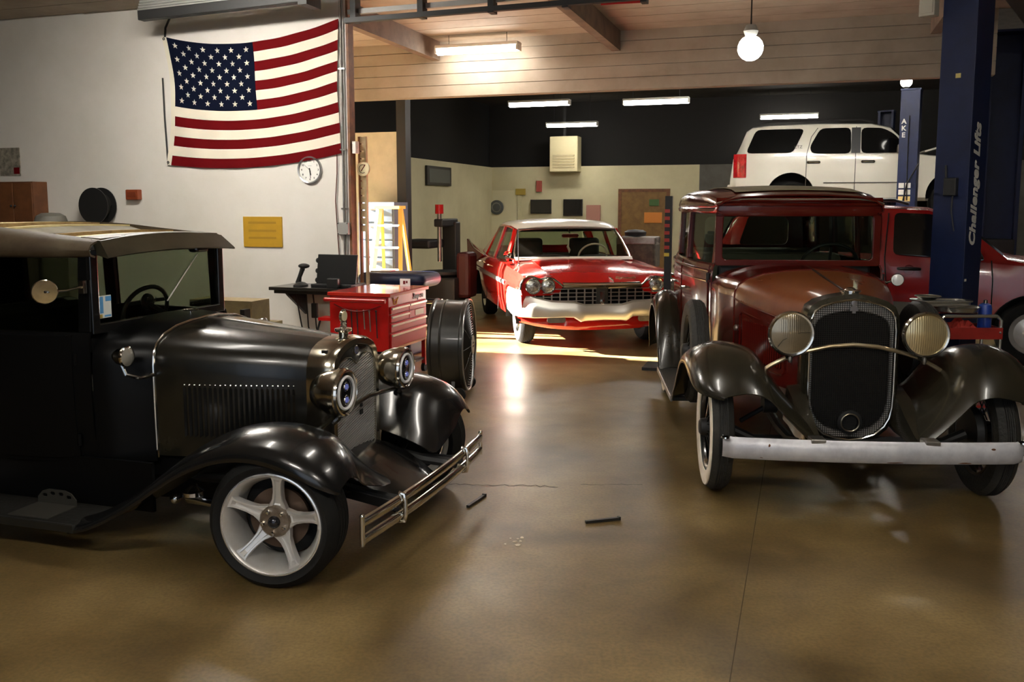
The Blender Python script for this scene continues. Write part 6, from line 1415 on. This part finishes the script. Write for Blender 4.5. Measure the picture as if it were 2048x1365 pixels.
# ------------------------------------------------------------------ parts bench between hot rod and wall
t = thing('parts_bench', 'low tan bench of engine parts glimpsed past the hot rod windshield', 'bench', (-2.28, 7.35, 0), RHO)
b = MB(); b.box((-0.42, -0.28, 0.70), (0.27, 0.28, 0.74)); b.obj('bench_top', mat('tan_board', (0.30, 0.23, 0.11), 0.7, noise=(0.2, 0.15, 0.08)), t, 0)
for x in (-0.38, 0.23):
    for y in (-0.24, 0.24):
        b = MB(); b.box((x - 0.025, y - 0.025, 0), (x + 0.025, y + 0.025, 0.70)); b.obj('leg', DARK, t, 0)
b = MB(); b.box((-0.40, -0.05, 0.74), (0.20, 0.20, 0.93)); b.obj('tan_crate', mat('tan_board', (0.30, 0.23, 0.11), 0.7), t, 0)
b = MB(); b.tube([(-0.30, -0.15, 0.90), (-0.12, -0.16, 0.93), (0.0, -0.16, 0.86), (0.03, -0.16, 0.76)], 0.030, 8); b.obj('rubber_hose', RUBBER, t)
b = MB(); b.lathe([(0.05, 0), (0.055, 0.02), (0.04, 0.05), (0.02, 0.06)], (0.16, -0.15, 0.76), (0.3, -1, 0.2), 14); b.obj('chrome_fitting', CHROME, t)
b = MB(); b.box((0.19, -0.2, 0.74), (0.23, -0.12, 0.88)); b.obj('black_bracket', BPLAST, t, 0)

# ------------------------------------------------------------------ lifts
BLUE = mat('lift_blue', (0.006, 0.014, 0.060), 0.45, spec=0.35, noise=(0.005, 0.010, 0.042), nscale=4)
LWH = mat('lettering_white', (0.72, 0.70, 0.64), 0.5)
def lift_post(label, loc, rz, w_, dp, h, letters=True):
    t = thing('lift_post', label, 'lift post', loc, rz, 'blue lift posts')
    b = MB(); b.prism([(-w_ / 2, 0), (w_ / 2, 0), (w_ / 2, dp), (w_ / 2 - 0.05, dp), (w_ / 2 - 0.05, dp - 0.012), (w_ / 2 - 0.012, dp - 0.012), (w_ / 2 - 0.012, 0.012), (-w_ / 2 + 0.012, 0.012), (-w_ / 2 + 0.012, dp - 0.012), (-w_ / 2 + 0.05, dp - 0.012), (-w_ / 2 + 0.05, dp), (-w_ / 2, dp)], (0, 0, 0), (1, 0, 0), (0, 1, 0), h); b.obj('column', BLUE, t, 0, bevel=0.004)
    b = MB(); b.box((-w_ * 0.8, -0.1, 0), (w_ * 0.8, dp + 0.25, 0.02)); b.obj('base_plate', BLUE, t, 0)
    b = MB(); b.box((-w_ * 0.42, 0.02, 0.6), (w_ * 0.42, dp + 0.06, 1.25)); cr = b.obj('carriage', DARK, t, 0, bevel=0.01)
    b = MB(); b.box((-w_ / 2 - 0.01, -0.01, h), (w_ / 2 + 0.01, dp + 0.01, h + 0.03)); b.obj('top_cap', BLUE, t, 0)
    return t
near = lift_post('tall blue lift post with white lettering, nearest, in front of the red utility vehicle', (3.50, 7.24, 0), math.radians(-50), 0.27, 0.30, 3.72)
text('lettering', 'Challenger Lifts', 0.145, LWH, near, (0.1362, 0.12, 1.86), (0, 0, 1), (0, -1, 0), 0.001, bold=0.006, shear=0.25, space=1.05)
b = MB(); b.box((-0.04, -0.05, 1.78), (0.06, -0.0, 1.92)); lk = b.obj('lock_release', DARK, near, 0, bevel=0.006)
b = MB(); b.tube([(-0.03, -0.02, 1.86), (-0.03, -0.04, 2.02)], 0.009, 6); b.tube([(0.03, -0.03, 1.80), (0.03, -0.04, 1.66), (0.05, -0.02, 1.5)], 0.006, 6); b.obj('lock_cable', DARK, lk)
b = MB(); b.box((-0.01, -0.003, 2.70), (0.03, 0, 2.735)); b.obj('sticker', mat('sticker_yellow', (0.55, 0.45, 0.15), 0.6), near, 0)
b = MB(); b.box((0.136, 0.02, 1.10), (0.139, 0.05, 1.12)); b.obj('sticker', LWH, near, 0)
p2_ = lift_post('wide open blue lift post with dark channel at the right edge', (6.70, 12.55, 0), RHO + PI, 0.46, 0.30, 4.0)
p3_ = lift_post('slim blue lift post standing before the white utility vehicle', (7.10, 16.35, 0), math.radians(-30), 0.32, 0.32, 3.75)
text('lettering', 'A\nK\nE', 0.12, LWH, p3_, (-0.09, -0.003, 3.08), (1, 0, 0), (0, 0, 1), 0.002, bold=0.003)
for k in range(2):
    for r in range(3):
        b = MB(); b.box((-0.13 + k * 0.11, -0.005, 1.78 + r * 0.12), (-0.04 + k * 0.11, 0, 1.87 + r * 0.12)); b.obj('warning_label', mat('label_amber', (0.75, 0.55, 0.2), 0.6) if r == 0 else LWH, p3_, 0)
b = MB(); b.tube([(0.02, -0.02, 1.8), (0.0, -0.02, 2.4), (0.0, -0.02, 3.3)], 0.010, 6); b.tube([(-0.05, -0.03, 1.75), (0.02, -0.1, 2.1), (0.2, -0.12, 2.45)], 0.014, 6); b.obj('air_hose', BPLAST, p3_)
for r in range(5):
    b = MB(); b.box((0.30, -0.01, 1.55 + r * 0.17), (0.36, -0.006, 1.66 + r * 0.17)); b.obj('warning_label', (mat('label_amber', (0.75, 0.55, 0.2), 0.6), mat('label_orange', (0.65, 0.15, 0.02), 0.6))[r % 2], p2_, 0)
# arms under the raised vehicle, second post of that lift on its far side
p4_ = lift_post('blue lift post on the far side of the white utility vehicle', (8.35, 20.35, 0), math.radians(150), 0.32, 0.32, 3.75)
for p_, (ax_, ay_), tg in ((p3_, (7.10, 16.6), ((-1.0, -0.6, 1.76), (-2.2, -0.6, 1.76))), (p4_, (8.3, 20.1), ((-1.0, 0.6, 1.76), (-2.2, 0.6, 1.76)))):
    for x, y, z in tg:
        mt = Matrix.Translation((8.80, 18.446, 0)) @ Matrix.Rotation(RHO, 4, 'Z'); q = mt @ Vector((x, y, z - 0.02)); q.z = 1.70
        inv = (Matrix.Translation(p_.location) @ Matrix.Rotation(p_.rotation_euler.z, 4, 'Z')).inverted()
        b = MB(inv); b.beam((ax_, ay_, 1.60), (q.x, q.y, 1.62), 0.12, 0.10); b.cyl((q.x, q.y, 1.60), (q.x, q.y, 1.80), 0.06, n=14); b.obj('lift_arm', BLUE, p_, 0)
t = thing('overhead_beam', 'dark overhead crossbeam running from the near blue lift post', 'beam', (3.55, 7.2, 3.75))
b = MB(); b.beam((0, 0, 0.09), (3.75, 5.2, 0.09), 0.22, 0.16); b.obj('beam_channel', DARK, t, 0)
b = MB(); b.tube([(0.1, -0.08, 0.20), (3.7, 5.1, 0.20)], 0.016, 6); b.obj('hydraulic_line', STEEL, t)
t = thing('junction_box', 'pale box fixed on the upper left edge of the near blue lift post', 'box', (3.28, 7.30, 3.18), math.radians(-45))
b = MB(); b.box((-0.06, -0.05, 0), (0.06, 0.05, 0.22)); b.obj('case', mat('pale_box', (0.45, 0.42, 0.34), 0.6), t, 0, bevel=0.006)
b = MB(); b.box((-0.045, -0.056, 0.02), (0.045, -0.05, 0.20)); b.obj('cover', mat('pale_box', (0.45, 0.42, 0.34), 0.6), t, 0)

PANM = mat('brushed_steel', (0.66, 0.64, 0.58), 0.26, metal=0.9)
# ------------------------------------------------------------------ oil drain trolley behind the maroon sedan's fender
t = thing('drain_trolley', 'red service trolley with chrome rails behind the right fender of the maroon sedan', 'trolley', (3.46, 6.72, 0), 0.0)
for x in (-0.30, 0.15):
    for y in (-0.13, 0.13):
        b = MB(); b.tube([(x, y, 0.04), (x, y, 0.86), (x - math.copysign(0.03, x), y, 0.89)], 0.013, 8); b.obj('leg', PANM, t)
for y in (-0.13, 0.13):
    b = MB(); b.tube([(-0.27, y, 0.89), (0.12, y, 0.89)], 0.013, 8); b.obj('top_rail', PANM, t)
b = MB(); b.box((-0.30, -0.14, 0.72), (0.16, 0.14, 0.735)); b.box((-0.30, -0.145, 0.72), (0.16, -0.135, 0.805)); b.box((-0.30, 0.135, 0.72), (0.16, 0.145, 0.805)); b.box((0.15, -0.14, 0.72), (0.16, 0.14, 0.805)); b.box((-0.31, -0.14, 0.72), (-0.30, 0.14, 0.805)); b.obj('red_tray', mat('tray_red', (0.33, 0.02, 0.014), 0.45, noise=(0.2, 0.015, 0.01)), t, 0)
for x, y in ((0.14, -0.148), (-0.29, -0.148)):
    b = MB(); b.ball((x, y, 0.77), 0.01, 8); b.obj('rivet', STEEL, t)
b = MB(); b.box((-0.29, -0.13, 0.20), (0.15, 0.13, 0.22)); b.obj('lower_shelf', mat('tray_red', (0.33, 0.02, 0.014), 0.45), t, 0)
t = thing('drain_pan', 'large flat chrome drain pan lying on the trolley rails', 'pan', (3.33, 6.72, 0.905), 0, 'chrome pans on the trolley')
b = MB(); b.lathe([(0.0, 0.0), (0.12, 0.0), (0.15, 0.012), (0.165, 0.045), (0.172, 0.048), (0.168, 0.04), (0.155, 0.012)], n=36); b.obj('pan_body', PANM, t)
b = MB(); b.lathe([(0.03, 0.01), (0.03, 0.03), (0, 0.034)], n=16); b.obj('pan_plug', DARK, t)
t = thing('drain_pan', 'oblong chrome tray resting higher on the trolley', 'pan', (3.27, 6.74, 0.957), 0, 'chrome pans on the trolley')
b = MB(); b.prism(rrect(-0.24, -0.10, 0.16, 0.10, 0.06), (0, 0, 0), (1, 0, 0), (0, 1, 0), 0.03); b.obj('pan_body', PANM, t, 0, bevel=0.008)
b = MB(); b.ring(rrect(-0.25, -0.11, 0.17, 0.11, 0.06), rrect(-0.21, -0.07, 0.13, 0.07, 0.05), (0, 0, 0.03), (1, 0, 0), (0, 1, 0), 0.012); b.obj('pan_rim', PANM, t, 0)
t = thing('drain_dish', 'small shallow steel dish topmost on the stacked trays', 'dish', (3.13, 6.74, 1.001))
b = MB(); b.lathe([(0.0, 0.0), (0.05, 0.0), (0.085, 0.022), (0.092, 0.024), (0.055, 0.008), (0, 0.006)], n=28); b.obj('dish_body', STEEL, t)
b = MB(); b.lathe([(0.092, 0.022), (0.096, 0.026), (0.092, 0.029)], n=28); b.obj('dish_lip', PANM, t)
t = thing('blue_canister', 'blue canister standing in the red trolley tray', 'canister', (3.545, 6.70, 0.736))
b = MB(); b.lathe([(0.0, 0.0), (0.045, 0.0), (0.048, 0.01), (0.048, 0.20), (0.040, 0.23), (0.02, 0.24), (0, 0.24)], n=20); b.obj('can', mat('canister_blue', (0.015, 0.05, 0.30), 0.35, coat=0.3), t)
b = MB(); b.lathe([(0.014, 0.24), (0.014, 0.262), (0.0, 0.264)], n=12); b.obj('cap', CHROME, t)
t = thing('shop_rag', 'crumpled red shop rag in the trolley tray', 'rag', (3.36, 6.70, 0.738))
b = MB(); rows = []
for i in range(9):
    rows.append([(lerp(-0.10, 0.10, i / 8), lerp(-0.09, 0.09, j / 8), 0.03 + 0.075 * max(0, 1 - ((i - 4) / 4.2) ** 2) * max(0, 1 - ((j - 4) / 4.2) ** 2) + random.uniform(0, 0.03)) for j in range(9)])
b.grid(rows); b.obj('cloth', mat('rag_red', (0.40, 0.03, 0.02), 0.85), t, 0, solid=0.004)

# ------------------------------------------------------------------ shop equipment at the back
t = wthing('step_ladder', 'yellow and white step ladder in the sunlight past the wall end', 'ladder', -0.55, 0, 2.15)
YEL = mat('ladder_yellow', (0.80, 0.52, 0.10), 0.5); 
for s in (-1, 1):
    b = MB(); b.beam((s * 0.26, -0.28, 0), (s * 0.15, 0, 1.68), 0.05, 0.07); b.obj('front_rail', YEL if s > 0 else WHITE, t, 0)
    b = MB(); b.beam((s * 0.24, 0.32, 0), (s * 0.14, 0.04, 1.66), 0.04, 0.04); b.obj('rear_rail', YEL, t, 0)
for k in range(5):
    z = 0.28 + k * 0.29; w_ = lerp(0.25, 0.155, z / 1.68); y = lerp(-0.28, 0, z / 1.68)
    b = MB(); b.box((-w_, y - 0.04, z - 0.012), (w_, y + 0.05, z + 0.012)); b.obj('step', WHITE, t, 0)
b = MB(); b.box((-0.18, -0.10, 1.66), (0.18, 0.10, 1.70)); b.obj('top_cap', YEL, t, 0)
t = wthing('drawer_cabinet', 'tall blue-grey drawer cabinet behind the step ladder', 'cabinet', -0.95, 0, 2.75)
BG = mat('blue_grey_steel', (0.10, 0.14, 0.20), 0.5)
b = MB(); b.box((-0.27, -0.2, 0), (0.27, 0.25, 1.75)); b.obj('carcass', BG, t, 0)
for k in range(7):
    b = MB(); b.box((-0.25, -0.22, 0.04 + k * 0.24), (0.25, -0.2, 0.255 + k * 0.24)); d_ = b.obj('drawer', BG, t, 0, bevel=0.006)
    b = MB(); b.box((-0.08, -0.235, 0.20 + k * 0.24), (0.08, -0.22, 0.22 + k * 0.24)); b.obj('drawer_pull', STEEL, d_, 0)
t = wthing('wheel_balancer', 'dark blue wheel balancer with curved hood beyond the tool cart', 'machine', 0.25, 0, 0.66)
NAVY = mat('machine_navy', (0.006, 0.010, 0.03), 0.5, spec=0.2)
b = MB(); b.box((-0.30, -0.24, 0), (0.25, 0.24, 0.80)); b.obj('cabinet', NAVY, t, 0, bevel=0.03)
b = MB(); b.box((-0.40, -0.28, 0.78), (0.45, 0.28, 0.945)); b.obj('hood', NAVY, t, 35, bevel=0.09, bseg=5)
b = MB(); b.cyl((0.25, 0, 0.62), (0.55, 0, 0.62), 0.03, n=14); b.obj('spindle', CHROME, t)
b = MB(); b.box((-0.30, -0.10, 0.945), (-0.05, 0.05, 0.96)); b.obj('weight_tray', STEEL, t, 0)
t = wthing('tire_changer', 'black and red tire changer machine left of the red finned sedan', 'machine', -0.62, 0, 4.1)
b = MB(); b.box((-0.35, -0.35, 0), (0.35, 0.35, 0.62)); b.obj('cabinet', mat('changer_black', (0.02, 0.018, 0.016), 0.45), t, 0, bevel=0.03)
b = MB(); b.lathe([(0.30, 0.64), (0.32, 0.66), (0.32, 0.70), (0.05, 0.72), (0, 0.72)], n=28); b.obj('turntable', DARK, t)
b = MB(); b.box((-0.14, 0.35, 0), (0.10, 0.55, 1.45)); b.obj('column', mat('changer_black', (0.02, 0.018, 0.016), 0.45), t, 0, bevel=0.02)
b = MB(); b.box((-0.09, -0.1, 1.38), (0.06, 0.55, 1.50)); b.obj('swing_arm', DARK, t, 0, bevel=0.02)
b = MB(); b.cyl((-0.015, -0.05, 0.85), (-0.015, -0.05, 1.62), 0.035, n=14); b.obj('vertical_shaft', STEEL, t)
b = MB(); b.cyl((-0.015, -0.05, 1.58), (-0.015, -0.05, 1.72), 0.065, n=18); b.obj('red_knob', RED, t)
b = MB(); b.box((-0.60, -0.25, 1.05), (-0.10, 0.40, 1.18)); b.obj('helper_arm', DARK, t, 0, bevel=0.03)
b = MB(); b.box((0.30, -0.20, 0.30), (0.52, 0.20, 1.0)); b.obj('red_tank', mat('tank_red', (0.07, 0.008, 0.007), 0.5), t, 0, bevel=0.06)
# things on the far wall
def fthing(name, label, cat, a, z, d=13.68): return thing(name, label, cat, room(a, d, z), RHO)
t = fthing('wall_heater', 'cream unit heater box hung above the far cream wall', 'heater', -1.12, 2.55, 13.3)
b = MB(); b.box((-0.36, 0, 0), (0.36, 0.42, 0.88)); b.obj('case', mat('heater_cream', (0.68, 0.60, 0.36), 0.5), t, 0, bevel=0.02)
for k in range(5):
    b = MB(); b.box((-0.28, -0.015, 0.10 + k * 0.07), (0.28, 0, 0.14 + k * 0.07)); b.obj('louver', mat('heater_tan', (0.5, 0.42, 0.24), 0.6), t, 0)
b = MB(); b.box((-0.03, 0.1, 0.88), (0.03, 0.16, 1.80)); b.obj('hanger', DARK, t, 0)
for k, (nm, lab, cat, a, z, w_, h, m) in enumerate((
        ('wall_monitor', 'left one of the two black boxes on the far cream wall', 'monitor', -1.80, 1.50, 0.55, 0.36, BPLAST),
        ('wall_monitor', 'right one of the two black boxes on the far cream wall', 'monitor', -0.95, 1.45, 0.50, 0.42, BPLAST),
        ('notice_sign', 'small mustard sign high on the far cream wall', 'sign', -2.35, 1.98, 0.26, 0.16, mat('mustard', (0.42, 0.30, 0.05), 0.6)),
        ('notice_sheet', 'small red sheet high on the far cream wall', 'sign', -1.85, 2.06, 0.14, 0.28, mat('sheet_red', (0.35, 0.07, 0.05), 0.6)),
        ('notice_sheet', 'pinkish sheet at the right of the black boxes on the far wall', 'sign', -0.42, 1.30, 0.36, 0.42, mat('sheet_pink', (0.42, 0.20, 0.15), 0.6)))):
    t = fthing(nm, lab, cat, a, z)
    b = MB(); b.box((-w_ / 2, -0.06, 0), (w_ / 2, 0, h)); b.obj('case', m, t, 0, bevel=0.006)
    b = MB(); b.box((-w_ / 2 + 0.02, -0.064, 0.02), (w_ / 2 - 0.02, -0.06, h - 0.02)); b.obj('front', LENS if m is BPLAST else m, t, 0)
t = fthing('round_sign', 'dark round sign on the pale far door', 'sign', -3.0, 1.66, 13.64)
b = MB(); b.lathe([(0, 0.03), (0.17, 0.03), (0.19, 0.02), (0.19, 0)], ax=(0, -1, 0), n=28); b.obj('disc', mat('sign_slate', (0.07, 0.08, 0.08), 0.5), t)
b = MB(); b.lathe([(0.10, 0.031), (0.13, 0.033), (0.13, 0.031)], ax=(0, -1, 0), n=24); b.obj('ring', mat('sign_grey', (0.2, 0.2, 0.18), 0.5), t)
t = fthing('picture_frame', 'dark framed panel on the left office wall of the rear bay', 'picture', -3.14, 2.15, 10.0); t.rotation_euler = (0, 0, RHO + PI / 2)
b = MB(); b.box((-0.7, -0.05, 0), (0.7, 0, 0.42)); b.obj('frame', BPLAST, t, 0, bevel=0.01)
b = MB(); b.box((-0.6, -0.055, 0.06), (0.6, -0.05, 0.36)); b.obj('panel', mat('panel_slate', (0.08, 0.09, 0.085), 0.4), t, 0)
w = R(); w.box((-3.35, 13.66, 0), (-2.45, 13.7, 2.10)); d1 = struct('door_1', w, mat('door_cream', (0.66, 0.61, 0.40), 0.5))
b = MB(M_ROOM); b.ball((-2.55, 13.62, 1.0), 0.035, 10); b.obj('door_knob', STEEL, d1)
for a0, a1 in ((-3.45, -3.36), (-2.44, -2.35)):
    b = MB(M_ROOM); b.box((a0, 13.65, 0), (a1, 13.7, 2.14)); b.obj('door_jamb', CREAM, d1, 0)
w = R(); w.box((0.30, 13.64, 0), (1.42, 13.7, 2.04)); d2 = struct('door_2', w, mat('door_brown', (0.22, 0.12, 0.03), 0.5, noise=(0.16, 0.08, 0.02)))
for a0, a1, z0, z1 in ((0.22, 0.30, 0, 2.12), (1.42, 1.50, 0, 2.12), (0.30, 1.42, 2.04, 2.12)):
    b = MB(M_ROOM); b.box((a0, 13.62, z0), (a1, 13.7, z1)); b.obj('door_jamb', BROWNWOOD, d2, 0)
t = fthing('orange_sign', 'orange sign fixed on the brown door of the far wall', 'sign', 1.10, 1.28, 13.62)
b = MB(); b.box((-0.22, -0.01, 0), (0.22, 0, 0.26)); b.obj('plate', mat('sign_orange', (0.65, 0.22, 0.03), 0.5), t, 0)
b = MB(); b.box((-0.10, -0.01, 0.42), (0.14, 0, 0.58)); b.obj('green_plate', mat('sign_green', (0.05, 0.12, 0.03), 0.5), t, 0)
t = thing('tool_stand', 'black stand hung with red and yellow tags left of the maroon sedan', 'stand', (1.62, 9.35, 0), RHO)
b = MB(); b.box((-0.035, -0.03, 0), (0.035, 0.03, 1.80)); b.obj('upright', DARK, t, 0)
b = MB(); b.box((-0.22, -0.2, 0), (0.22, 0.2, 0.03)); b.obj('foot', DARK, t, 0)
for k in range(7):
    b = MB(); b.box((-0.036, -0.042, 1.18 + 0.075 * k), (0.016, -0.03, 1.215 + 0.075 * k)); b.obj('tag', mat('tag_yellow', (0.7, 0.5, 0.05), 0.5) if k in (0,) else mat('tag_red', (0.4, 0.03, 0.02), 0.5), t, 0)
t = thing('engine_on_stand', 'grey engine assembly on a stand behind the right side of the red finned sedan', 'engine', (1.95, 13.9, 0), RHO)
b = MB(); b.box((-0.30, -0.25, 0.75), (0.30, 0.25, 1.15)); b.obj('block', mat('engine_grey', (0.10, 0.09, 0.08), 0.5, metal=0.5, noise=(0.2, 0.17, 0.13), nscale=12), t, 0, bevel=0.04)
for s in (-1, 1):
    b = MB(); b.beam((-0.3, s * 0.18, 1.17), (0.3, s * 0.18, 1.17), 0.14, 0.12); b.obj('rocker_cover', STEEL, t, 0, bevel=0.02)
b = MB(); b.lathe([(0.16, 0), (0.17, 0.06), (0.12, 0.09), (0, 0.10)], (-0.05, 0, 1.24), n=20); b.obj('air_cleaner', DARK, t)
b = MB(); b.tube([(0, 0, 0.03), (0, 0, 0.75)], 0.04, 8); b.beam((-0.4, 0, 0.03), (0.4, 0, 0.03), 0.06, 0.06); b.beam((0, -0.4, 0.03), (0, 0.4, 0.03), 0.06, 0.06); b.obj('stand', DARK, t)

# ------------------------------------------------------------------ litter on the floor
for k, ((x0, y0), (x1, y1), lab) in enumerate((((-0.25, 4.93), (-0.165, 5.12), 'short black stick on the floor nearer the hot rod bumper'), ((0.395, 4.68), (0.577, 4.735), 'short black stick on the floor in the middle of the aisle'))):
    b = MB(); b.beam((x0, y0, 0.009), (x1, y1, 0.009), 0.018, 0.014); b.beam((x1, y1, 0.011), (x1 + (x1 - x0) * 0.06, y1 + (y1 - y0) * 0.06, 0.011), 0.022, 0.018); tag(b.obj('black_stick', BPLAST, None, 0), lab, 'stick', 'black sticks on the floor')
FLK = mat('flake_white', (0.62, 0.55, 0.40), 0.7)
for k in range(9):
    x, y = -0.015 + random.uniform(-0.07, 0.07), 4.42 + random.uniform(-0.07, 0.07)
    n = 6; r = random.uniform(0.005, 0.014)
    b = MB(); b.prism([(r * random.uniform(0.6, 1.3) * math.cos(2 * PI * i / n), r * random.uniform(0.6, 1.3) * math.sin(2 * PI * i / n)) for i in range(n)], (x, y, 0.0005), (1, 0, 0), (0, 1, 0), 0.0025)
    tag(b.obj('paint_flake', FLK, None, 0), 'tiny pale paint flake lying on the floor of the aisle', 'flake', 'pale flakes on the floor')

# ------------------------------------------------------------------ fluorescent fixtures
TUBE = emis('fluorescent_tube', (1.0, 0.945, 0.85), 30.0)
def strip_light(label, p, length, rz, hang_to=None, power=30.0, group='fluorescent strip lights'):
    t = thing('strip_light', label, 'lamp', p, rz, group)
    b = MB(); b.box((-length / 2, -0.09, 0.055), (length / 2, 0.09, 0.10)); b.obj('housing', WHITE, t, 0, bevel=0.01)
    m = TUBE if power == 30.0 else emis('fluorescent_tube_%d' % power, (1.0, 0.945, 0.85), power)  # tubes of other power serve only the added fill strips
    b = MB(); rows = []
    for x in (-length / 2 + 0.02, length / 2 - 0.02):
        rows.append([(x, 0.085 * math.cos(PI * k / 8), 0.055 - 0.075 * math.sin(PI * k / 8)) for k in range(9)])
    b.grid(rows, cap0=True, cap1=True, cu=True); b.obj('diffuser', m, t)
    for x in (-length / 2 + 0.015, length / 2 - 0.015):
        b = MB(); b.box((x - 0.012, -0.09, -0.01), (x + 0.012, 0.09, 0.055)); b.obj('end_cap', WHITE, t, 0)
    if hang_to:
        for x in (-length * 0.35, length * 0.35):
            b = MB(); b.cyl((x, 0, 0.09), (x, 0, hang_to - p[2]), 0.004, n=6); b.obj('hanger', DARK, t)
    return t
N_ = 'fluorescent strip lights'
strip_light('fluorescent strip under the pale ceiling, nearest and leftmost of the lit strips', room(0.55, 2.55, 3.70), 1.15, RHO, CZ)
strip_light('fluorescent strip in the dark bay ceiling, left one of the level pair', room(-0.35, 8.5, 3.66), 1.25, RHO, 4.35)
strip_light('fluorescent strip in the dark bay ceiling, right one of the level pair', room(1.94, 8.5, 3.62), 1.25, RHO, 4.35)
strip_light('fluorescent strip in the dark bay, lowest and farthest, above the cream heater', room(-0.65, 12.3, 3.58), 1.25, RHO, 4.35)
strip_light('fluorescent strip just above the white utility vehicle roof', room(4.25, 13.3, 3.72), 1.3, RHO, 4.35)
strip_light('fluorescent strip at the right edge beyond the blue lift posts', room(9.2, 9.5, 3.72), 1.25, RHO, 4.35)
# fill strips added out of view to brighten the front half and its cars
strip_light('added fill strip out of view over the gap between hot rod and maroon sedan', room(3.3, -4.6, 3.74), 1.25, RHO + PI / 2, CZ, 26.0)
strip_light('added fill strip out of view before the flag wall', room(-0.9, -2.2, 3.74), 1.25, RHO, CZ, 130.0)
strip_light('added fill strip out of view over the maroon sedan', room(6.0, -4.0, 3.74), 1.25, RHO + PI / 2, CZ, 30.0)
strip_light('added fill strip out of view over the hot rod hood', room(1.2, -5.2, 3.74), 1.25, RHO + PI / 2, CZ, 24.0)
strip_light('added fill strip behind the camera, left one of the front pair', room(2.6, -9.6, 3.74), 1.25, RHO, CZ, 110.0)  # this pair is added fill standing in for a flash near the camera
strip_light('added fill strip behind the camera, right one of the front pair', room(6.4, -9.6, 3.74), 1.25, RHO, CZ, 110.0)
strip_light('added fill strip hidden tight under the bay ceiling, before the white utility vehicle', room(4.4, 6.6, 4.22), 1.25, RHO, 4.35, 130.0)  # this and the next: fill added behind the header to brighten the white vehicle
strip_light('added fill strip hidden tight under the bay ceiling, before the far lift posts', room(6.0, 5.6, 4.22), 1.25, RHO, 4.35, 90.0)
# round high-bay lamp
t = thing('high_bay_lamp', 'round glowing high-bay lamp hung before the pale header', 'lamp', room(4.1, 1.0, 3.18))
b = MB(); b.ball((0, 0, 0.13), 0.13, 18, 1, 1, 1.0); b.obj('globe', emis('globe_glow', (1.0, 0.96, 0.86), 14.0), t)
b = MB(); b.lathe([(0.06, 0.26), (0.075, 0.30), (0.05, 0.36), (0.0, 0.36)], n=18); b.obj('cap', GREY, t)
b = MB(); b.cyl((0, 0, 0.36), (0, 0, CZ - 3.18), 0.008, n=6); b.obj('stem', DARK, t)
t = thing('work_lamp', 'small glowing work lamp on top of the slim blue lift post', 'lamp', (6.98, 16.28, 3.78))
b = MB(); b.ball((0, 0, 0.10), 0.10, 14); b.obj('bulb', emis('globe_glow2', (1.0, 0.96, 0.86), 6.0), t)
b = MB(); b.lathe([(0.04, -0.01), (0.05, 0.02), (0.03, 0.03)], n=14); b.obj('socket', DARK, t)
